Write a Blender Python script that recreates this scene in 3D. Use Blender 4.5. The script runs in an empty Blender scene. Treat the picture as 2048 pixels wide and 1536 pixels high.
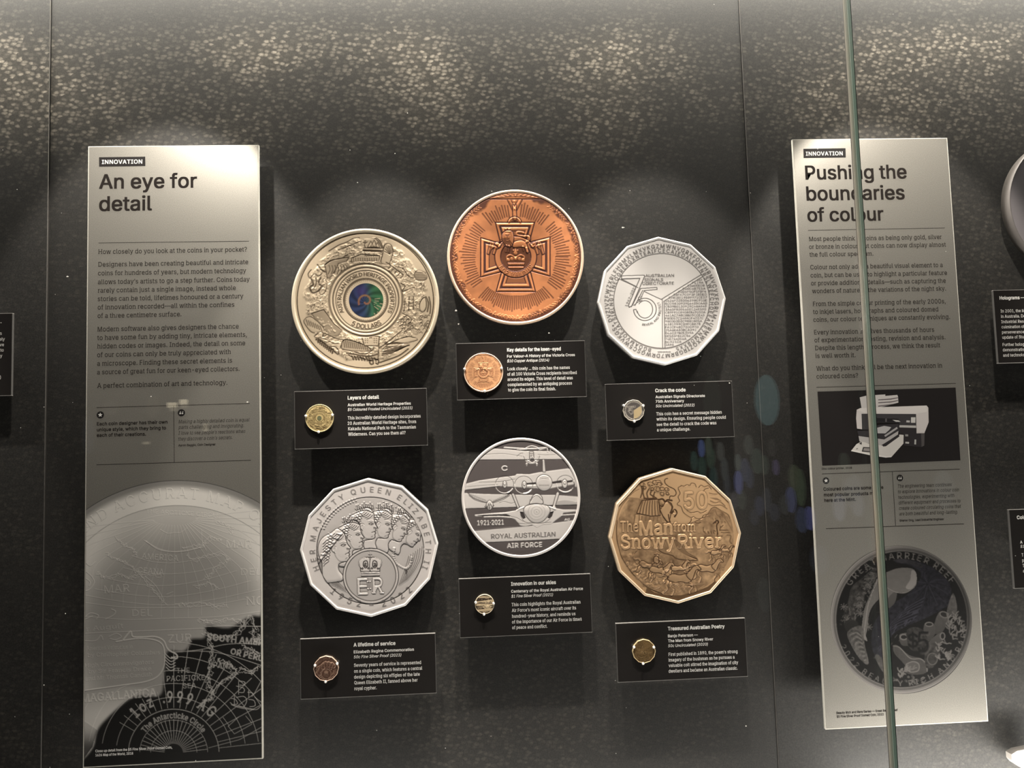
import bpy, bmesh, math, os
import numpy as np
from mathutils import Matrix, Vector

sc = bpy.context.scene
COL = sc.collection

# ------------------------------------------------------------------ camera
# world: X to the right along the wall, Y into the wall (wall at Y = 0), Z up, metres
FPX = 1538.0
RIGHT = np.array([0.99825944, -0.05100285, -0.02961096])
UP = np.array([0.02598105, -0.0704197, 0.99717905])
FWD = np.array([0.05294417, 0.99621272, 0.06897202])
CAM = np.array([0.0, -1.110, 1.40])
YF = -0.030                                   # front plane of panels, plates and medallions
cam_d = bpy.data.cameras.new('camera')
cam = bpy.data.objects.new('camera', cam_d)
COL.objects.link(cam)
cam.matrix_world = Matrix(((RIGHT[0], UP[0], -FWD[0], CAM[0]),
                           (RIGHT[1], UP[1], -FWD[1], CAM[1]),
                           (RIGHT[2], UP[2], -FWD[2], CAM[2]),
                           (0, 0, 0, 1)))
cam_d.sensor_width = 36.0
cam_d.lens = 36.0 * FPX / 2048.0
cam_d.clip_start = 0.01
sc.camera = cam

# ------------------------------------------------------------------ world, lights, exposure
wd = bpy.data.worlds.new('world')
sc.world = wd
wd.use_nodes = True
wd.node_tree.nodes['Background'].inputs[0].default_value = (0.55, 0.6, 0.65, 1)
wd.node_tree.nodes['Background'].inputs[1].default_value = 0.012
sc.view_settings.view_transform = 'Standard'
sc.view_settings.look = 'None'
sc.view_settings.gamma = 1.0
sc.view_settings.use_curve_mapping = False
sc.view_settings.exposure = 0.0

WARM = (1.0, 0.925, 0.83)


def spot(name, loc, target, power, size, blend, rad=0.012, col=WARM):
    d = bpy.data.lights.new(name, 'SPOT')
    d.energy = power
    d.color = col
    d.spot_size = math.radians(size)
    d.spot_blend = blend
    d.shadow_soft_size = rad
    o = bpy.data.objects.new(name, d)
    COL.objects.link(o)
    o.location = loc
    o.rotation_euler = (Vector(target) - Vector(loc)).to_track_quat('-Z', 'Y').to_euler()
    return o


LX = [-0.90, -0.43, -0.13, 0.06, 0.27, 0.62, 1.04]     # the case's row of spotlights
LZ, LY = 2.20, -0.325
LP = [22, 15, 23, 21, 23, 15, 22]
AXIS = [67, 58, 71, 71, 71, 58, 67]
HALF = [21, 27, 20, 20, 20, 26, 21]
LIGHT_Z = [LZ, 2.07, LZ, LZ, LZ, 2.07, LZ]
for x, p, ax, ha, lz in zip(LX, LP, AXIS, HALF, LIGHT_Z):
    spot('case_spotlight', (x, LY, lz), (x, 0.0, lz + LY * math.tan(math.radians(ax))), p, 2 * ha, 0.30)
for x, p in ((-0.15, 36), (0.07, 31), (0.29, 36)):   # narrow beams on the lower row of medallions
    spot('case_spotlight', (x, LY, LZ), (x, 0.0, 1.24), p, 19, 0.7)


def strip(name, loc, sx, sy, power, rot, col=WARM):
    d = bpy.data.lights.new(name, 'AREA')
    d.shape = 'RECTANGLE'
    d.size, d.size_y = sx, sy
    d.energy = power
    d.color = col
    o = bpy.data.objects.new(name, d)
    COL.objects.link(o)
    o.location = loc
    o.rotation_euler = rot
    return o


strip('top_wall_washer', (0.1, -0.048, 2.165), 2.9, 0.02, 30, (0.0, 0, 0), (1.0, 0.94, 0.84))
strip('bottom_wall_washer', (0.95, -0.09, 0.84), 0.8, 0.03, 6.0, (math.pi, 0, 0), (1.0, 0.95, 0.88))
strip('bottom_wall_washer', (0.1, -0.11, 0.76), 1.2, 0.03, 3.0, (math.pi, 0, 0), (1.0, 0.95, 0.88))


# ------------------------------------------------------------------ projection helpers (photo pixels, 2048 x 1536)
def at(px, py, y=YF):
    """the point of the plane Y = y that the photograph shows at that pixel"""
    d = FWD + RIGHT * ((px - 1024.0) / FPX) + UP * ((768.0 - py) / FPX)
    t = (y - CAM[1]) / d[1]
    return CAM + d * t


def atv(px, py, y=YF):
    px = np.asarray(px, float); py = np.asarray(py, float)
    d = FWD[None, :] + ((px - 1024.0) / FPX)[:, None] * RIGHT + ((768.0 - py) / FPX)[:, None] * UP
    t = (y - CAM[1]) / d[:, 1]
    return CAM[None, :] + d * t[:, None]


def topx(P):
    P = np.asarray(P, float)
    v = P - CAM
    z = v @ FWD
    return 1024 + FPX * (v @ RIGHT) / z, 768 - FPX * (v @ UP) / z


# ------------------------------------------------------------------ materials
MATS = {}


def mat(name, col, rough=0.5, metal=0.0, spec=0.5, bump=None, speck=None, attr=None, emit=None):
    if name in MATS:
        return MATS[name]
    m = bpy.data.materials.new(name)
    m.use_nodes = True
    nt = m.node_tree
    b = nt.nodes['Principled BSDF']
    b.inputs['Base Color'].default_value = (*col, 1)
    b.inputs['Roughness'].default_value = rough
    b.inputs['Metallic'].default_value = metal
    b.inputs['Specular IOR Level'].default_value = spec
    tc = nt.nodes.new('ShaderNodeTexCoord')
    if attr:
        a = nt.nodes.new('ShaderNodeVertexColor')
        a.layer_name = attr
        nt.links.new(a.outputs['Color'], b.inputs['Base Color'])
    if speck:
        # (scale, amount): fine grain of the surface's own colour
        n = nt.nodes.new('ShaderNodeTexNoise')
        n.inputs['Scale'].default_value = speck[0]
        n.inputs['Detail'].default_value = 3
        nt.links.new(tc.outputs['Object'], n.inputs['Vector'])
        r = nt.nodes.new('ShaderNodeMapRange')
        r.inputs[1].default_value = 0.3; r.inputs[2].default_value = 0.7
        r.inputs[3].default_value = 1 - speck[1]; r.inputs[4].default_value = 1 + speck[1]
        nt.links.new(n.outputs['Fac'], r.inputs[0])
        mx = nt.nodes.new('ShaderNodeMix'); mx.data_type = 'RGBA'; mx.blend_type = 'MULTIPLY'
        mx.inputs['Factor'].default_value = 1
        if attr:
            nt.links.new(a.outputs['Color'], mx.inputs[6])
        else:
            mx.inputs[6].default_value = (*col, 1)
        nt.links.new(r.outputs[0], mx.inputs[7])
        nt.links.new(mx.outputs[2], b.inputs['Base Color'])
    if bump:
        n2 = nt.nodes.new('ShaderNodeTexNoise')
        n2.inputs['Scale'].default_value = bump[0]
        n2.inputs['Detail'].default_value = 2
        nt.links.new(tc.outputs['Object'], n2.inputs['Vector'])
        bp = nt.nodes.new('ShaderNodeBump')
        bp.inputs['Strength'].default_value = bump[1]
        bp.inputs['Distance'].default_value = bump[2]
        nt.links.new(n2.outputs['Fac'], bp.inputs['Height'])
        nt.links.new(bp.outputs['Normal'], b.inputs['Normal'])
    if emit:
        b.inputs['Emission Color'].default_value = (*emit[0], 1)
        b.inputs['Emission Strength'].default_value = emit[1]
    MATS[name] = m
    return m


def wall_material():
    m = bpy.data.materials.new('flecked_wall_print')
    m.use_nodes = True
    nt = m.node_tree
    N, L = nt.nodes.new, nt.links.new
    b = nt.nodes['Principled BSDF']
    g = N('ShaderNodeNewGeometry')
    mp = N('ShaderNodeMapping')
    mp.inputs['Rotation'].default_value = (0, math.radians(-13), 0)
    mp.inputs['Scale'].default_value = (118, 1, 190)
    L(g.outputs['Position'], mp.inputs['Vector'])
    sx = N('ShaderNodeSeparateXYZ'); L(mp.outputs[0], sx.inputs[0])
    cx = N('ShaderNodeCombineXYZ'); L(sx.outputs[0], cx.inputs[0]); L(sx.outputs[2], cx.inputs[1])
    wn = N('ShaderNodeTexNoise'); wn.inputs['Scale'].default_value = 0.8; wn.inputs['Detail'].default_value = 2
    L(cx.outputs[0], wn.inputs['Vector'])
    ad = N('ShaderNodeMix'); ad.data_type = 'RGBA'; ad.blend_type = 'LINEAR_LIGHT'
    ad.inputs['Factor'].default_value = 0.30
    L(cx.outputs[0], ad.inputs[6]); L(wn.outputs['Color'], ad.inputs[7])
    v = N('ShaderNodeTexVoronoi'); v.voronoi_dimensions = '2D'; v.feature = 'F1'
    v.inputs['Scale'].default_value = 1.0
    v.inputs['Randomness'].default_value = 0.85
    L(ad.outputs[2], v.inputs['Vector'])
    r1 = N('ShaderNodeMapRange'); r1.interpolation_type = 'SMOOTHSTEP'
    r1.inputs[1].default_value = 0.66; r1.inputs[2].default_value = 0.12
    r1.inputs[3].default_value = 0; r1.inputs[4].default_value = 1
    L(v.outputs['Distance'], r1.inputs[0])
    sc_ = N('ShaderNodeSeparateColor'); L(v.outputs['Color'], sc_.inputs[0])
    p1 = N('ShaderNodeMath'); p1.operation = 'POWER'; p1.inputs[1].default_value = 1.5
    L(sc_.outputs[0], p1.inputs[0])
    f1 = N('ShaderNodeMath'); f1.operation = 'MULTIPLY'
    L(r1.outputs[0], f1.inputs[0]); L(p1.outputs[0], f1.inputs[1])
    # patches where the flecks crowd and the ground lightens, set by noise and X
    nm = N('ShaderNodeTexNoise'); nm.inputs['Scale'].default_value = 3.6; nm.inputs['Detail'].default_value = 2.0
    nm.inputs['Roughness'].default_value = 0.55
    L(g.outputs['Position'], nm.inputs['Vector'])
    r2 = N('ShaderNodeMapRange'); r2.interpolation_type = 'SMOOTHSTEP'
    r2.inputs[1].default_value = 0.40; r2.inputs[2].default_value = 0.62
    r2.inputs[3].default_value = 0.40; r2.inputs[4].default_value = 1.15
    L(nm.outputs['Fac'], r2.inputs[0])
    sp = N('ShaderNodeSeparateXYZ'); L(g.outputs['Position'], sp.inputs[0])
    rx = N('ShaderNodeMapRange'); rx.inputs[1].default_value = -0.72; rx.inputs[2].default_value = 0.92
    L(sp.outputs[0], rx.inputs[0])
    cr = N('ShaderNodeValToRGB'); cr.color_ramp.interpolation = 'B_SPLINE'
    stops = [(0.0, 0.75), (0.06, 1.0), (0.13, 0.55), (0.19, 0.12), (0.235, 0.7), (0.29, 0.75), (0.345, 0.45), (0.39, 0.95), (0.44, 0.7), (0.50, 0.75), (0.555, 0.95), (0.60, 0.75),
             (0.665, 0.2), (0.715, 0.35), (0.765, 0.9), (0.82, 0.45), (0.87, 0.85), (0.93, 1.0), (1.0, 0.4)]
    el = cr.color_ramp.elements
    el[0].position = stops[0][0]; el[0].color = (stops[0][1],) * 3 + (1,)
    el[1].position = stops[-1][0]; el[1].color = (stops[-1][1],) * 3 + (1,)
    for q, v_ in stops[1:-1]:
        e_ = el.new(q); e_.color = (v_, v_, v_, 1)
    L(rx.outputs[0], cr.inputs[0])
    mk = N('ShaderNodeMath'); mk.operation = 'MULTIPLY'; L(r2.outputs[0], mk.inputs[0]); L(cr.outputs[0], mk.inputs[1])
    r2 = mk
    # glare put into the colour: the flecks wash out towards the top
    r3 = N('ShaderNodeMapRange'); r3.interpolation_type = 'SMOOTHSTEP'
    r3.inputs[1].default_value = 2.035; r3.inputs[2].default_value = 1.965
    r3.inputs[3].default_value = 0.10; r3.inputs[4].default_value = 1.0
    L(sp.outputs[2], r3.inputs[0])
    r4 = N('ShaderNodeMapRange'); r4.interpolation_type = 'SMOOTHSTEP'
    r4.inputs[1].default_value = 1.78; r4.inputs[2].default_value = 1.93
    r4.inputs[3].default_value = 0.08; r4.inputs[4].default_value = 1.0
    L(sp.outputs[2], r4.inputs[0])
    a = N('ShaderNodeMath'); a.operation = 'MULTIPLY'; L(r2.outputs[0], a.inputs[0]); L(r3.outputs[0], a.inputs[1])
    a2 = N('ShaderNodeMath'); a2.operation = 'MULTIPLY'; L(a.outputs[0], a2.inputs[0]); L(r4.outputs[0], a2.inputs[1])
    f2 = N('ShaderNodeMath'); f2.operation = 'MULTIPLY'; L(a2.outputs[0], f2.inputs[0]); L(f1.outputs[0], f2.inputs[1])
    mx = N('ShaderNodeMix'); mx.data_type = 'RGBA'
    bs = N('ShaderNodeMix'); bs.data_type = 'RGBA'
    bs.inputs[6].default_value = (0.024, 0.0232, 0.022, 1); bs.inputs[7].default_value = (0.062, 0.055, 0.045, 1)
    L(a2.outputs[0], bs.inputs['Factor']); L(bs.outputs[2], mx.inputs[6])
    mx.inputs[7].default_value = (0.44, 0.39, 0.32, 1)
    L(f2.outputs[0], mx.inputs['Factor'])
    # fine grain
    n3 = N('ShaderNodeTexNoise'); n3.inputs['Scale'].default_value = 520; n3.inputs['Detail'].default_value = 2
    L(g.outputs['Position'], n3.inputs['Vector'])
    r5 = N('ShaderNodeMapRange'); r5.inputs[1].default_value = 0.3; r5.inputs[2].default_value = 0.7
    r5.inputs[3].default_value = 0.72; r5.inputs[4].default_value = 1.3
    L(n3.outputs['Fac'], r5.inputs[0])
    mm = N('ShaderNodeMix'); mm.data_type = 'RGBA'; mm.blend_type = 'MULTIPLY'; mm.inputs['Factor'].default_value = 1
    L(mx.outputs[2], mm.inputs[6]); L(r5.outputs[0], mm.inputs[7])
    L(mm.outputs[2], b.inputs['Base Color'])
    b.inputs['Roughness'].default_value = 0.55
    b.inputs['Specular IOR Level'].default_value = 0.35
    return m


# ------------------------------------------------------------------ mesh helpers
def mesh_obj(name, V, F, material=None, parent=None, smooth=False, cols=None):
    me = bpy.data.meshes.new(name)
    V = np.asarray(V, np.float32)
    if isinstance(F, np.ndarray):
        n, k = F.shape
        me.vertices.add(len(V)); me.vertices.foreach_set('co', V.ravel())
        me.loops.add(n * k); me.loops.foreach_set('vertex_index', F.ravel().astype(np.int32))
        me.polygons.add(n)
        me.polygons.foreach_set('loop_start', np.arange(0, n * k, k, dtype=np.int32))
        me.polygons.foreach_set('loop_total', np.full(n, k, np.int32))
        me.update(calc_edges=True)
    else:
        me.from_pydata(V.tolist(), [], F)
        me.update()
    if cols is not None:
        ca = me.color_attributes.new('tint', 'FLOAT_COLOR', 'POINT')
        c = np.ones((len(V), 4), np.float32); c[:, :3] = cols
        ca.data.foreach_set('color', c.ravel())
    if smooth:
        me.polygons.foreach_set('use_smooth', np.ones(len(me.polygons), bool))
    o = bpy.data.objects.new(name, me)
    COL.objects.link(o)
    if material:
        me.materials.append(material)
    if parent:
        o.parent = parent
        o.matrix_parent_inverse = parent.matrix_world.inverted()
    return o


def empty(name, loc):
    o = bpy.data.objects.new(name, None)
    COL.objects.link(o)
    o.location = loc
    o.empty_display_size = 0.02
    o.matrix_world = Matrix.Translation(loc)
    return o


def tag(o, label=None, cat=None, group=None, kind=None):
    if label: o['label'] = label
    if cat: o['category'] = cat
    if group: o['group'] = group
    if kind: o['kind'] = kind
    return o


def box_vf(x0, x1, y0, y1, z0, z1, bev=0.0):
    bm = bmesh.new()
    bmesh.ops.create_cube(bm, size=1)
    for v in bm.verts:
        v.co = Vector(((x0 + x1) / 2 + v.co.x * (x1 - x0), (y0 + y1) / 2 + v.co.y * (y1 - y0), (z0 + z1) / 2 + v.co.z * (z1 - z0)))
    if bev:
        bmesh.ops.bevel(bm, geom=list(bm.edges), offset=bev, segments=2, affect='EDGES', profile=0.6)
    V = [tuple(v.co) for v in bm.verts]
    F = [[v.index for v in f.verts] for f in bm.faces]
    bm.verts.index_update()
    F = [[v.index for v in f.verts] for f in bm.faces]
    bm.free()
    return V, F


def box(name, x0, x1, y0, y1, z0, z1, m, parent=None, bev=0.0):
    V, F = box_vf(x0, x1, y0, y1, z0, z1, bev)
    return mesh_obj(name, V, F, m, parent)


def lathe_y(name, cx, cz, prof, m, parent=None, n=24, smooth=True):
    """surface of revolution about the Y axis; prof = [(radius, y)]"""
    V, F = [], []
    for r, y in prof:
        for k in range(n):
            t = 2 * math.pi * k / n
            V.append((cx + r * math.cos(t), y, cz + r * math.sin(t)))
    for i in range(len(prof) - 1):
        for k in range(n):
            k2 = (k + 1) % n
            F.append([i * n + k, i * n + k2, (i + 1) * n + k2, (i + 1) * n + k])
    F.append(list(range(n)))
    F.append([(len(prof) - 1) * n + k for k in range(n - 1, -1, -1)])
    return mesh_obj(name, V, F, m, parent, smooth)


# ------------------------------------------------------------------ lettering
FONTS = {}


def get_font():
    if 'inter' not in FONTS:
        f = None
        try:
            p = os.path.join(bpy.utils.system_resource('DATAFILES'), 'fonts', 'Inter.woff2')
            if os.path.exists(p):
                f = bpy.data.fonts.load(p)
        except Exception:
            f = None
        FONTS['inter'] = f
    return FONTS['inter']


GL = {}


def _raw(s):
    """outlines of the letters as filled polygons: every outer contour with its own holes is one layer"""
    if ('raw', s) in GL: return GL[('raw', s)]
    cu = bpy.data.curves.new('t', 'FONT')
    f = get_font()
    if f: cu.font = f
    cu.body = s
    cu.size = 1.0
    o = bpy.data.objects.new('t', cu)
    COL.objects.link(o)
    dg = bpy.context.evaluated_depsgraph_get()
    c2 = o.evaluated_get(dg).to_curve(dg)
    loops = []
    for sp in c2.splines:
        pts = []
        B = sp.bezier_points
        n = len(B)
        for k in range(n):
            a, b = B[k], B[(k + 1) % n]
            p0, p1, p2, p3 = (np.array(q[:2]) for q in (a.co, a.handle_right, b.handle_left, b.co))
            d = p3 - p0
            fl = abs(d[0] * (p1 - p0)[1] - d[1] * (p1 - p0)[0]) + abs(d[0] * (p2 - p0)[1] - d[1] * (p2 - p0)[0])
            m = 1 if fl < 1e-5 else 3
            for q in range(m):
                t = q / m
                pts.append((1 - t) ** 3 * p0 + 3 * t * (1 - t) ** 2 * p1 + 3 * t * t * (1 - t) * p2 + t ** 3 * p3)
        P = [pts[0]]
        for q in pts[1:]:
            if np.hypot(*(q - P[-1])) > 1e-4: P.append(q)
        P = np.array(P)
        A = 0.5 * np.sum(P[:, 0] * np.roll(P[:, 1], -1) - P[:, 1] * np.roll(P[:, 0], -1))
        if len(P) > 2: loops.append((A, P))
    o.evaluated_get(dg).to_curve_clear()
    bpy.data.objects.remove(o)
    bpy.data.curves.remove(cu)
    if not loops:
        GL[('raw', s)] = (np.zeros((0, 3)), []); return GL[('raw', s)]
    sg = np.sign(max(loops, key=lambda l: abs(l[0]))[0])

    def inside(p, P):
        x, y = p; a = P; b = np.roll(P, -1, 0)
        c = (a[:, 1] > y) != (b[:, 1] > y)
        with np.errstate(divide='ignore', invalid='ignore'):
            xi = (b[:, 0] - a[:, 0]) * (y - a[:, 1]) / (b[:, 1] - a[:, 1]) + a[:, 0]
        return np.count_nonzero(c & (x < xi)) % 2 == 1
    outs = [P for A, P in loops if np.sign(A) == sg]
    holes = [P for A, P in loops if np.sign(A) != sg]
    V, T = [], []
    from mathutils.geometry import tessellate_polygon
    for li, O in enumerate(outs):
        hs = [H for H in holes if inside(H.mean(0) if inside(H.mean(0), H) else H[0], O)]
        polys = [O] + hs
        tri = tessellate_polygon([[Vector((q[0], q[1], 0)) for q in P] for P in polys])
        base = len(V)
        for P in polys:
            V += [(q[0], q[1], li) for q in P]
        for t in tri:
            a, b, c = (V[base + k] for k in t)
            ar = (b[0] - a[0]) * (c[1] - a[1]) - (b[1] - a[1]) * (c[0] - a[0])
            if abs(ar) < 1e-12: continue
            T.append([base + k for k in (t if ar > 0 else t[::-1])])
    if s == 'e':                                # this outline crosses itself: one layer per triangle
        V2, T2 = [], []
        for q, t in enumerate(T):
            T2.append([len(V2), len(V2) + 1, len(V2) + 2])
            V2 += [(V[k][0], V[k][1], 0.5 * q) for k in t]
        V, T = V2, T2
    GL[('raw', s)] = (np.array(V), T)
    return GL[('raw', s)]


def glyph(c, bold=0.0, shear=0.0, serif=False):
    """outline of one letter as (x, y, layer) points: a heavier weight is laid down in four slightly shifted layers"""
    key = (c, bold, shear, serif)
    if key in GL: return GL[key]
    adv = _raw(c + '|')[0][:, 0].max() - _raw('|')[0][:, 0].max()
    if c == ' ':
        GL[key] = (np.zeros((0, 3)), [], adv); return GL[key]
    V, T = _raw(c)
    if serif and len(V) and c not in ".,;:'’“”-—–?!()$…&·":
        cnt = {}
        for t in T:
            for i in range(len(t)):
                a, b = t[i], t[(i + 1) % len(t)]
                k = (min(a, b), max(a, b)); cnt[k] = cnt.get(k, 0) + 1
        V2 = V.tolist(); T2 = list(T)
        ymin = V[:, 1].min()
        for (a, b), n in cnt.items():
            if n != 1: continue
            (xa, ya), (xb, yb) = V[a][:2], V[b][:2]
            if abs(ya - yb) > 0.004 or not (0.03 < abs(xa - xb) < 0.09): continue
            if xa > xb: xa, xb = xb, xa
            y = (ya + yb) / 2
            near = lambda q: abs(y - q) < 0.015
            if near(0.0) or near(ymin): s = 1
            elif near(0.379) or near(0.509) or near(0.53): s = -1
            else: continue
            if s == 1 and c == 'u': continue
            e = 0.040
            x1 = xb + (0.004 if (s == -1 and c in 'hklbdiprmnuj1') else e)
            k0 = len(V2)
            V2 += [[xa - e, y, 3], [x1, y, 3], [x1, y + s * 0.032, 3], [xa - e, y + s * 0.032, 3]]
            T2.append([k0, k0 + 1, k0 + 2, k0 + 3] if s == 1 else [k0 + 3, k0 + 2, k0 + 1, k0])
        V, T = np.array(V2), T2
        adv += 0.014
    V3 = np.array(V, float)
    if bold:
        Vs, Ts = [], []
        for i, (dx, dy) in enumerate(((-1, -0.7), (1, -0.7), (-1, 0.7), (1, 0.7))):
            W = V3.copy(); W[:, 0] += dx * bold; W[:, 1] += dy * bold; W[:, 2] += 4 * i
            Ts += [[k + i * len(V3) for k in t] for t in T]
            Vs.append(W)
        V3, T = np.concatenate(Vs), Ts
        adv += bold * 0.8
    if shear:
        V3[:, 0] += shear * V3[:, 1]
    GL[key] = (V3, T, adv)
    return GL[key]


def line_vf(s, bold=0.0, shear=0.0, serif=False, track=0.0):
    Vs, Ts, x, n = [], [], 0.0, 0
    for c in s:
        V, T, adv = glyph(c, bold, shear, serif)
        if len(V):
            W = V.copy(); W[:, 0] += x
            Vs.append(W); Ts += [[i + n for i in t] for t in T]; n += len(V)
        x += adv + track
    V = np.concatenate(Vs) if Vs else np.zeros((0, 3))
    return V, Ts


class Print:
    """letters and rules printed on a flat face, gathered into one mesh"""
    def __init__(self, y):
        self.V, self.F, self.y = [], [], y

    def add(self, V2, T, y=None):
        n = sum(len(v) for v in self.V)
        y = self.y if y is None else y
        lay = V2[:, 2] * 2e-6 if V2.shape[1] > 2 else 0.0
        self.V.append(np.c_[V2[:, 0], np.full(len(V2), y) - lay, V2[:, 1]])
        self.F += [[i + n for i in t] for t in T]

    def line(self, s, xl, yb, xr, cap=None, bold=0.0, shear=0.0, serif=False, track=0.0, size=None):
        """xl/xr: pixels of the first and last letter on the baseline yb (pixels, at the left)"""
        V, T = line_vf(s, bold, shear, serif, track)
        P = at(xl, yb, self.y)
        x0, x1 = V[:, 0].min(), V[:, 0].max()
        if xr is not None:
            X1 = at(xr, yb - (xr - xl) * 0.02, self.y)[0]
            kx = (X1 - P[0]) / (x1 - x0)
        else:
            kx = size
        kz = kx if cap is None else cap
        W = np.c_[P[0] + (V[:, 0] - x0) * kx, P[2] + V[:, 1] * kz, V[:, 2]]
        self.add(W, T)
        return kx

    def bar(self, pa, pb, w):
        a, b = at(*pa, self.y), at(*pb, self.y)
        self.seg(a[[0, 2]], b[[0, 2]], w)

    def seg(self, a, b, w):
        d = b - a; d = d / (np.hypot(*d) + 1e-12); n = np.array([-d[1], d[0]]) * w / 2
        self.add(np.array([a - n, b - n, b + n, a + n]), [[0, 1, 2, 3]])

    def disc(self, px, py, r, n=28, star=None):
        P = at(px, py, self.y)
        t = np.arange(n) * 2 * math.pi / n
        self.add(np.c_[P[0] + r * np.cos(t), P[2] + r * np.sin(t)], [list(range(n))])

    def poly(self, pts, y=None):
        W = atv([p[0] for p in pts], [p[1] for p in pts], self.y)
        self.add(W[:, [0, 2]], [list(range(len(pts)))], y)

    def obj(self, name, m, parent):
        V = np.concatenate(self.V)
        return mesh_obj(name, V, self.F, m, parent)
# ------------------------------------------------------------------ the case: flecked back wall in three sheets, floor, lid
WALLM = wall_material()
GAPM = mat('joint_shadow_gap', (0.015, 0.014, 0.013), 0.6)
EDGEM = mat('sheet_cut_edge', (0.16, 0.15, 0.14), 0.6)
wall = box('wall_back', -2.2, 2.4, 0.012, 0.06, 0.2, 2.75, GAPM)
tag(wall, 'black backing wall behind the flecked wall sheets', kind='structure')
xs1 = at(99.5, 200, 0.0)[0]
xs2 = at(1488.3, 200, 0.0)[0]


def sheet(x0, x1, y):
    o = mesh_obj('wall_sheet', *box_vf(x0, x1, y, 0.012, 0.35, 2.6, 0.0002), WALLM, wall)
    return o


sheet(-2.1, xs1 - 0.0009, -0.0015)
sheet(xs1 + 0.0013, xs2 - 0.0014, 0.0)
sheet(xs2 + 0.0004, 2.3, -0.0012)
# bright cut edge of the sheets, seen inside the two joints
box('sheet_edge', xs1 - 0.0009, xs1 - 0.0004, -0.0009, 0.011, 0.36, 2.59, EDGEM, wall)
box('sheet_edge', xs2 - 0.0003, xs2 + 0.0003, -0.0006, 0.011, 0.36, 2.59, EDGEM, wall)

DARK = mat('black_paint', (0.02, 0.02, 0.02), 0.6)
tag(box('floor', -2.2, 2.4, -4.6, 0.06, 0.15, 0.2, mat('dark_carpet', (0.03, 0.03, 0.032), 0.9, bump=(300, 0.5, 0.002))), 'dark carpeted floor', kind='structure')
tag(box('ceiling', -2.2, 2.4, -0.46, 0.06, 2.62, 2.66, DARK), 'black lid of the display case', kind='structure')

# ------------------------------------------------------------------ the glass front: two laminated panes meeting edge to edge


def glass_material():
    m = bpy.data.materials.new('clear_laminated_glass')
    m.use_nodes = True
    nt = m.node_tree
    nt.nodes.remove(nt.nodes['Principled BSDF'])
    tr = nt.nodes.new('ShaderNodeBsdfTransparent'); tr.inputs[0].default_value = (0.985, 0.99, 0.985, 1)
    gl = nt.nodes.new('ShaderNodeBsdfGlossy'); gl.inputs['Roughness'].default_value = 0.0
    mx = nt.nodes.new('ShaderNodeMixShader'); mx.inputs[0].default_value = 0.042
    nt.links.new(tr.outputs[0], mx.inputs[1]); nt.links.new(gl.outputs[0], mx.inputs[2])
    nt.links.new(mx.outputs[0], nt.nodes['Material Output'].inputs[0])
    return m


GLASS = glass_material()
GY0, GY1 = -0.3900, -0.3745                    # front (visitor) face, back face
# the polished end of the right pane, seen through the thin gap
xe = at(1748.5, 768, GY0)[0]
pl = box('glass_pane', -2.15, xe - 0.0035, GY0, GY1, 0.25, 2.6, GLASS)
tag(pl, 'wide clear glass pane in front of the medallions, ending at the green glass edge', 'glass pane')
pr = empty('glass_pane', (xe, GY0, 0.25))
tag(pr, 'clear glass pane with thick green polished edge crossing the colour panel', 'glass pane')
box('pane', xe + 0.0002, 2.35, GY0, GY1, 0.25, 2.6, GLASS, pr)
bands = [(0.00, 0.34, (0.13, 0.20, 0.165), 0.25), (0.34, 0.42, (0.34, 0.42, 0.36), 0.25),
         (0.42, 0.58, (0.22, 0.25, 0.20), 0.3), (0.58, 0.74, (0.36, 0.36, 0.30), 0.25),
         (0.74, 0.93, (0.50, 0.47, 0.40), 0.25), (0.93, 1.0, (0.05, 0.045, 0.04), 0.4)]
for a, b_, c, r in bands:
    m = mat('glass_edge_%d' % int(a * 100), c, r, 0.0, 0.8)
    box('polished_edge_band', xe - 0.0004, xe + 0.0002, GY0 + (GY1 - GY0) * a, GY0 + (GY1 - GY0) * b_, 0.25, 2.6, m, pr)

# dust on the glass
rng = np.random.default_rng(5)
V, F = [], []
specks = [(135, 553, 2.6, 1.4), (1246, 455, 3.5, 1.5), (912, 621, 2.4, 2), (917, 648, 1.8, 1.5), (1098, 666, 2, 1.3), (1459, 766, 1.6, 1.4),
          (495, 804, 2, 1.5), (1492, 1452, 1.6, 1.3), (131, 1227, 1.2, 1), (88, 1370, 1.3, 1), (302, 793, 1, 1), (700, 300, 1, 1), (815, 226, 1.2, 1.0),
          (790, 307, 1.1, 1.0), (715, 365, 1.1, 1)]
for k in range(70):
    specks.append((rng.uniform(0, 2048), rng.uniform(0, 1536), rng.uniform(0.45, 1.0), rng.uniform(0.45, 0.9)))
for px, py, a, b_ in specks:
    P = at(px, py, GY0 - 0.0004)
    s = 0.00043
    n = len(V); q = rng.uniform(0, 3)
    for k in range(7):
        t = k * 2 * math.pi / 7
        rr = 1 + 0.3 * math.sin(3 * t + q)
        V.append((P[0] + a * s * rr * math.cos(t), P[1], P[2] + b_ * s * rr * math.sin(t)))
    F.append(list(range(n, n + 7)))
dm = bpy.data.materials.new('pale_dust')
dm.use_nodes = True
dm.node_tree.nodes.remove(dm.node_tree.nodes['Principled BSDF'])
tl = dm.node_tree.nodes.new('ShaderNodeBsdfTranslucent'); tl.inputs[0].default_value = (0.8, 0.78, 0.74, 1)
dm.node_tree.links.new(tl.outputs[0], dm.node_tree.nodes['Material Output'].inputs[0])
dust = mesh_obj('dust', V, F, dm, pl)
dust['kind'] = 'stuff'

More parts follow.
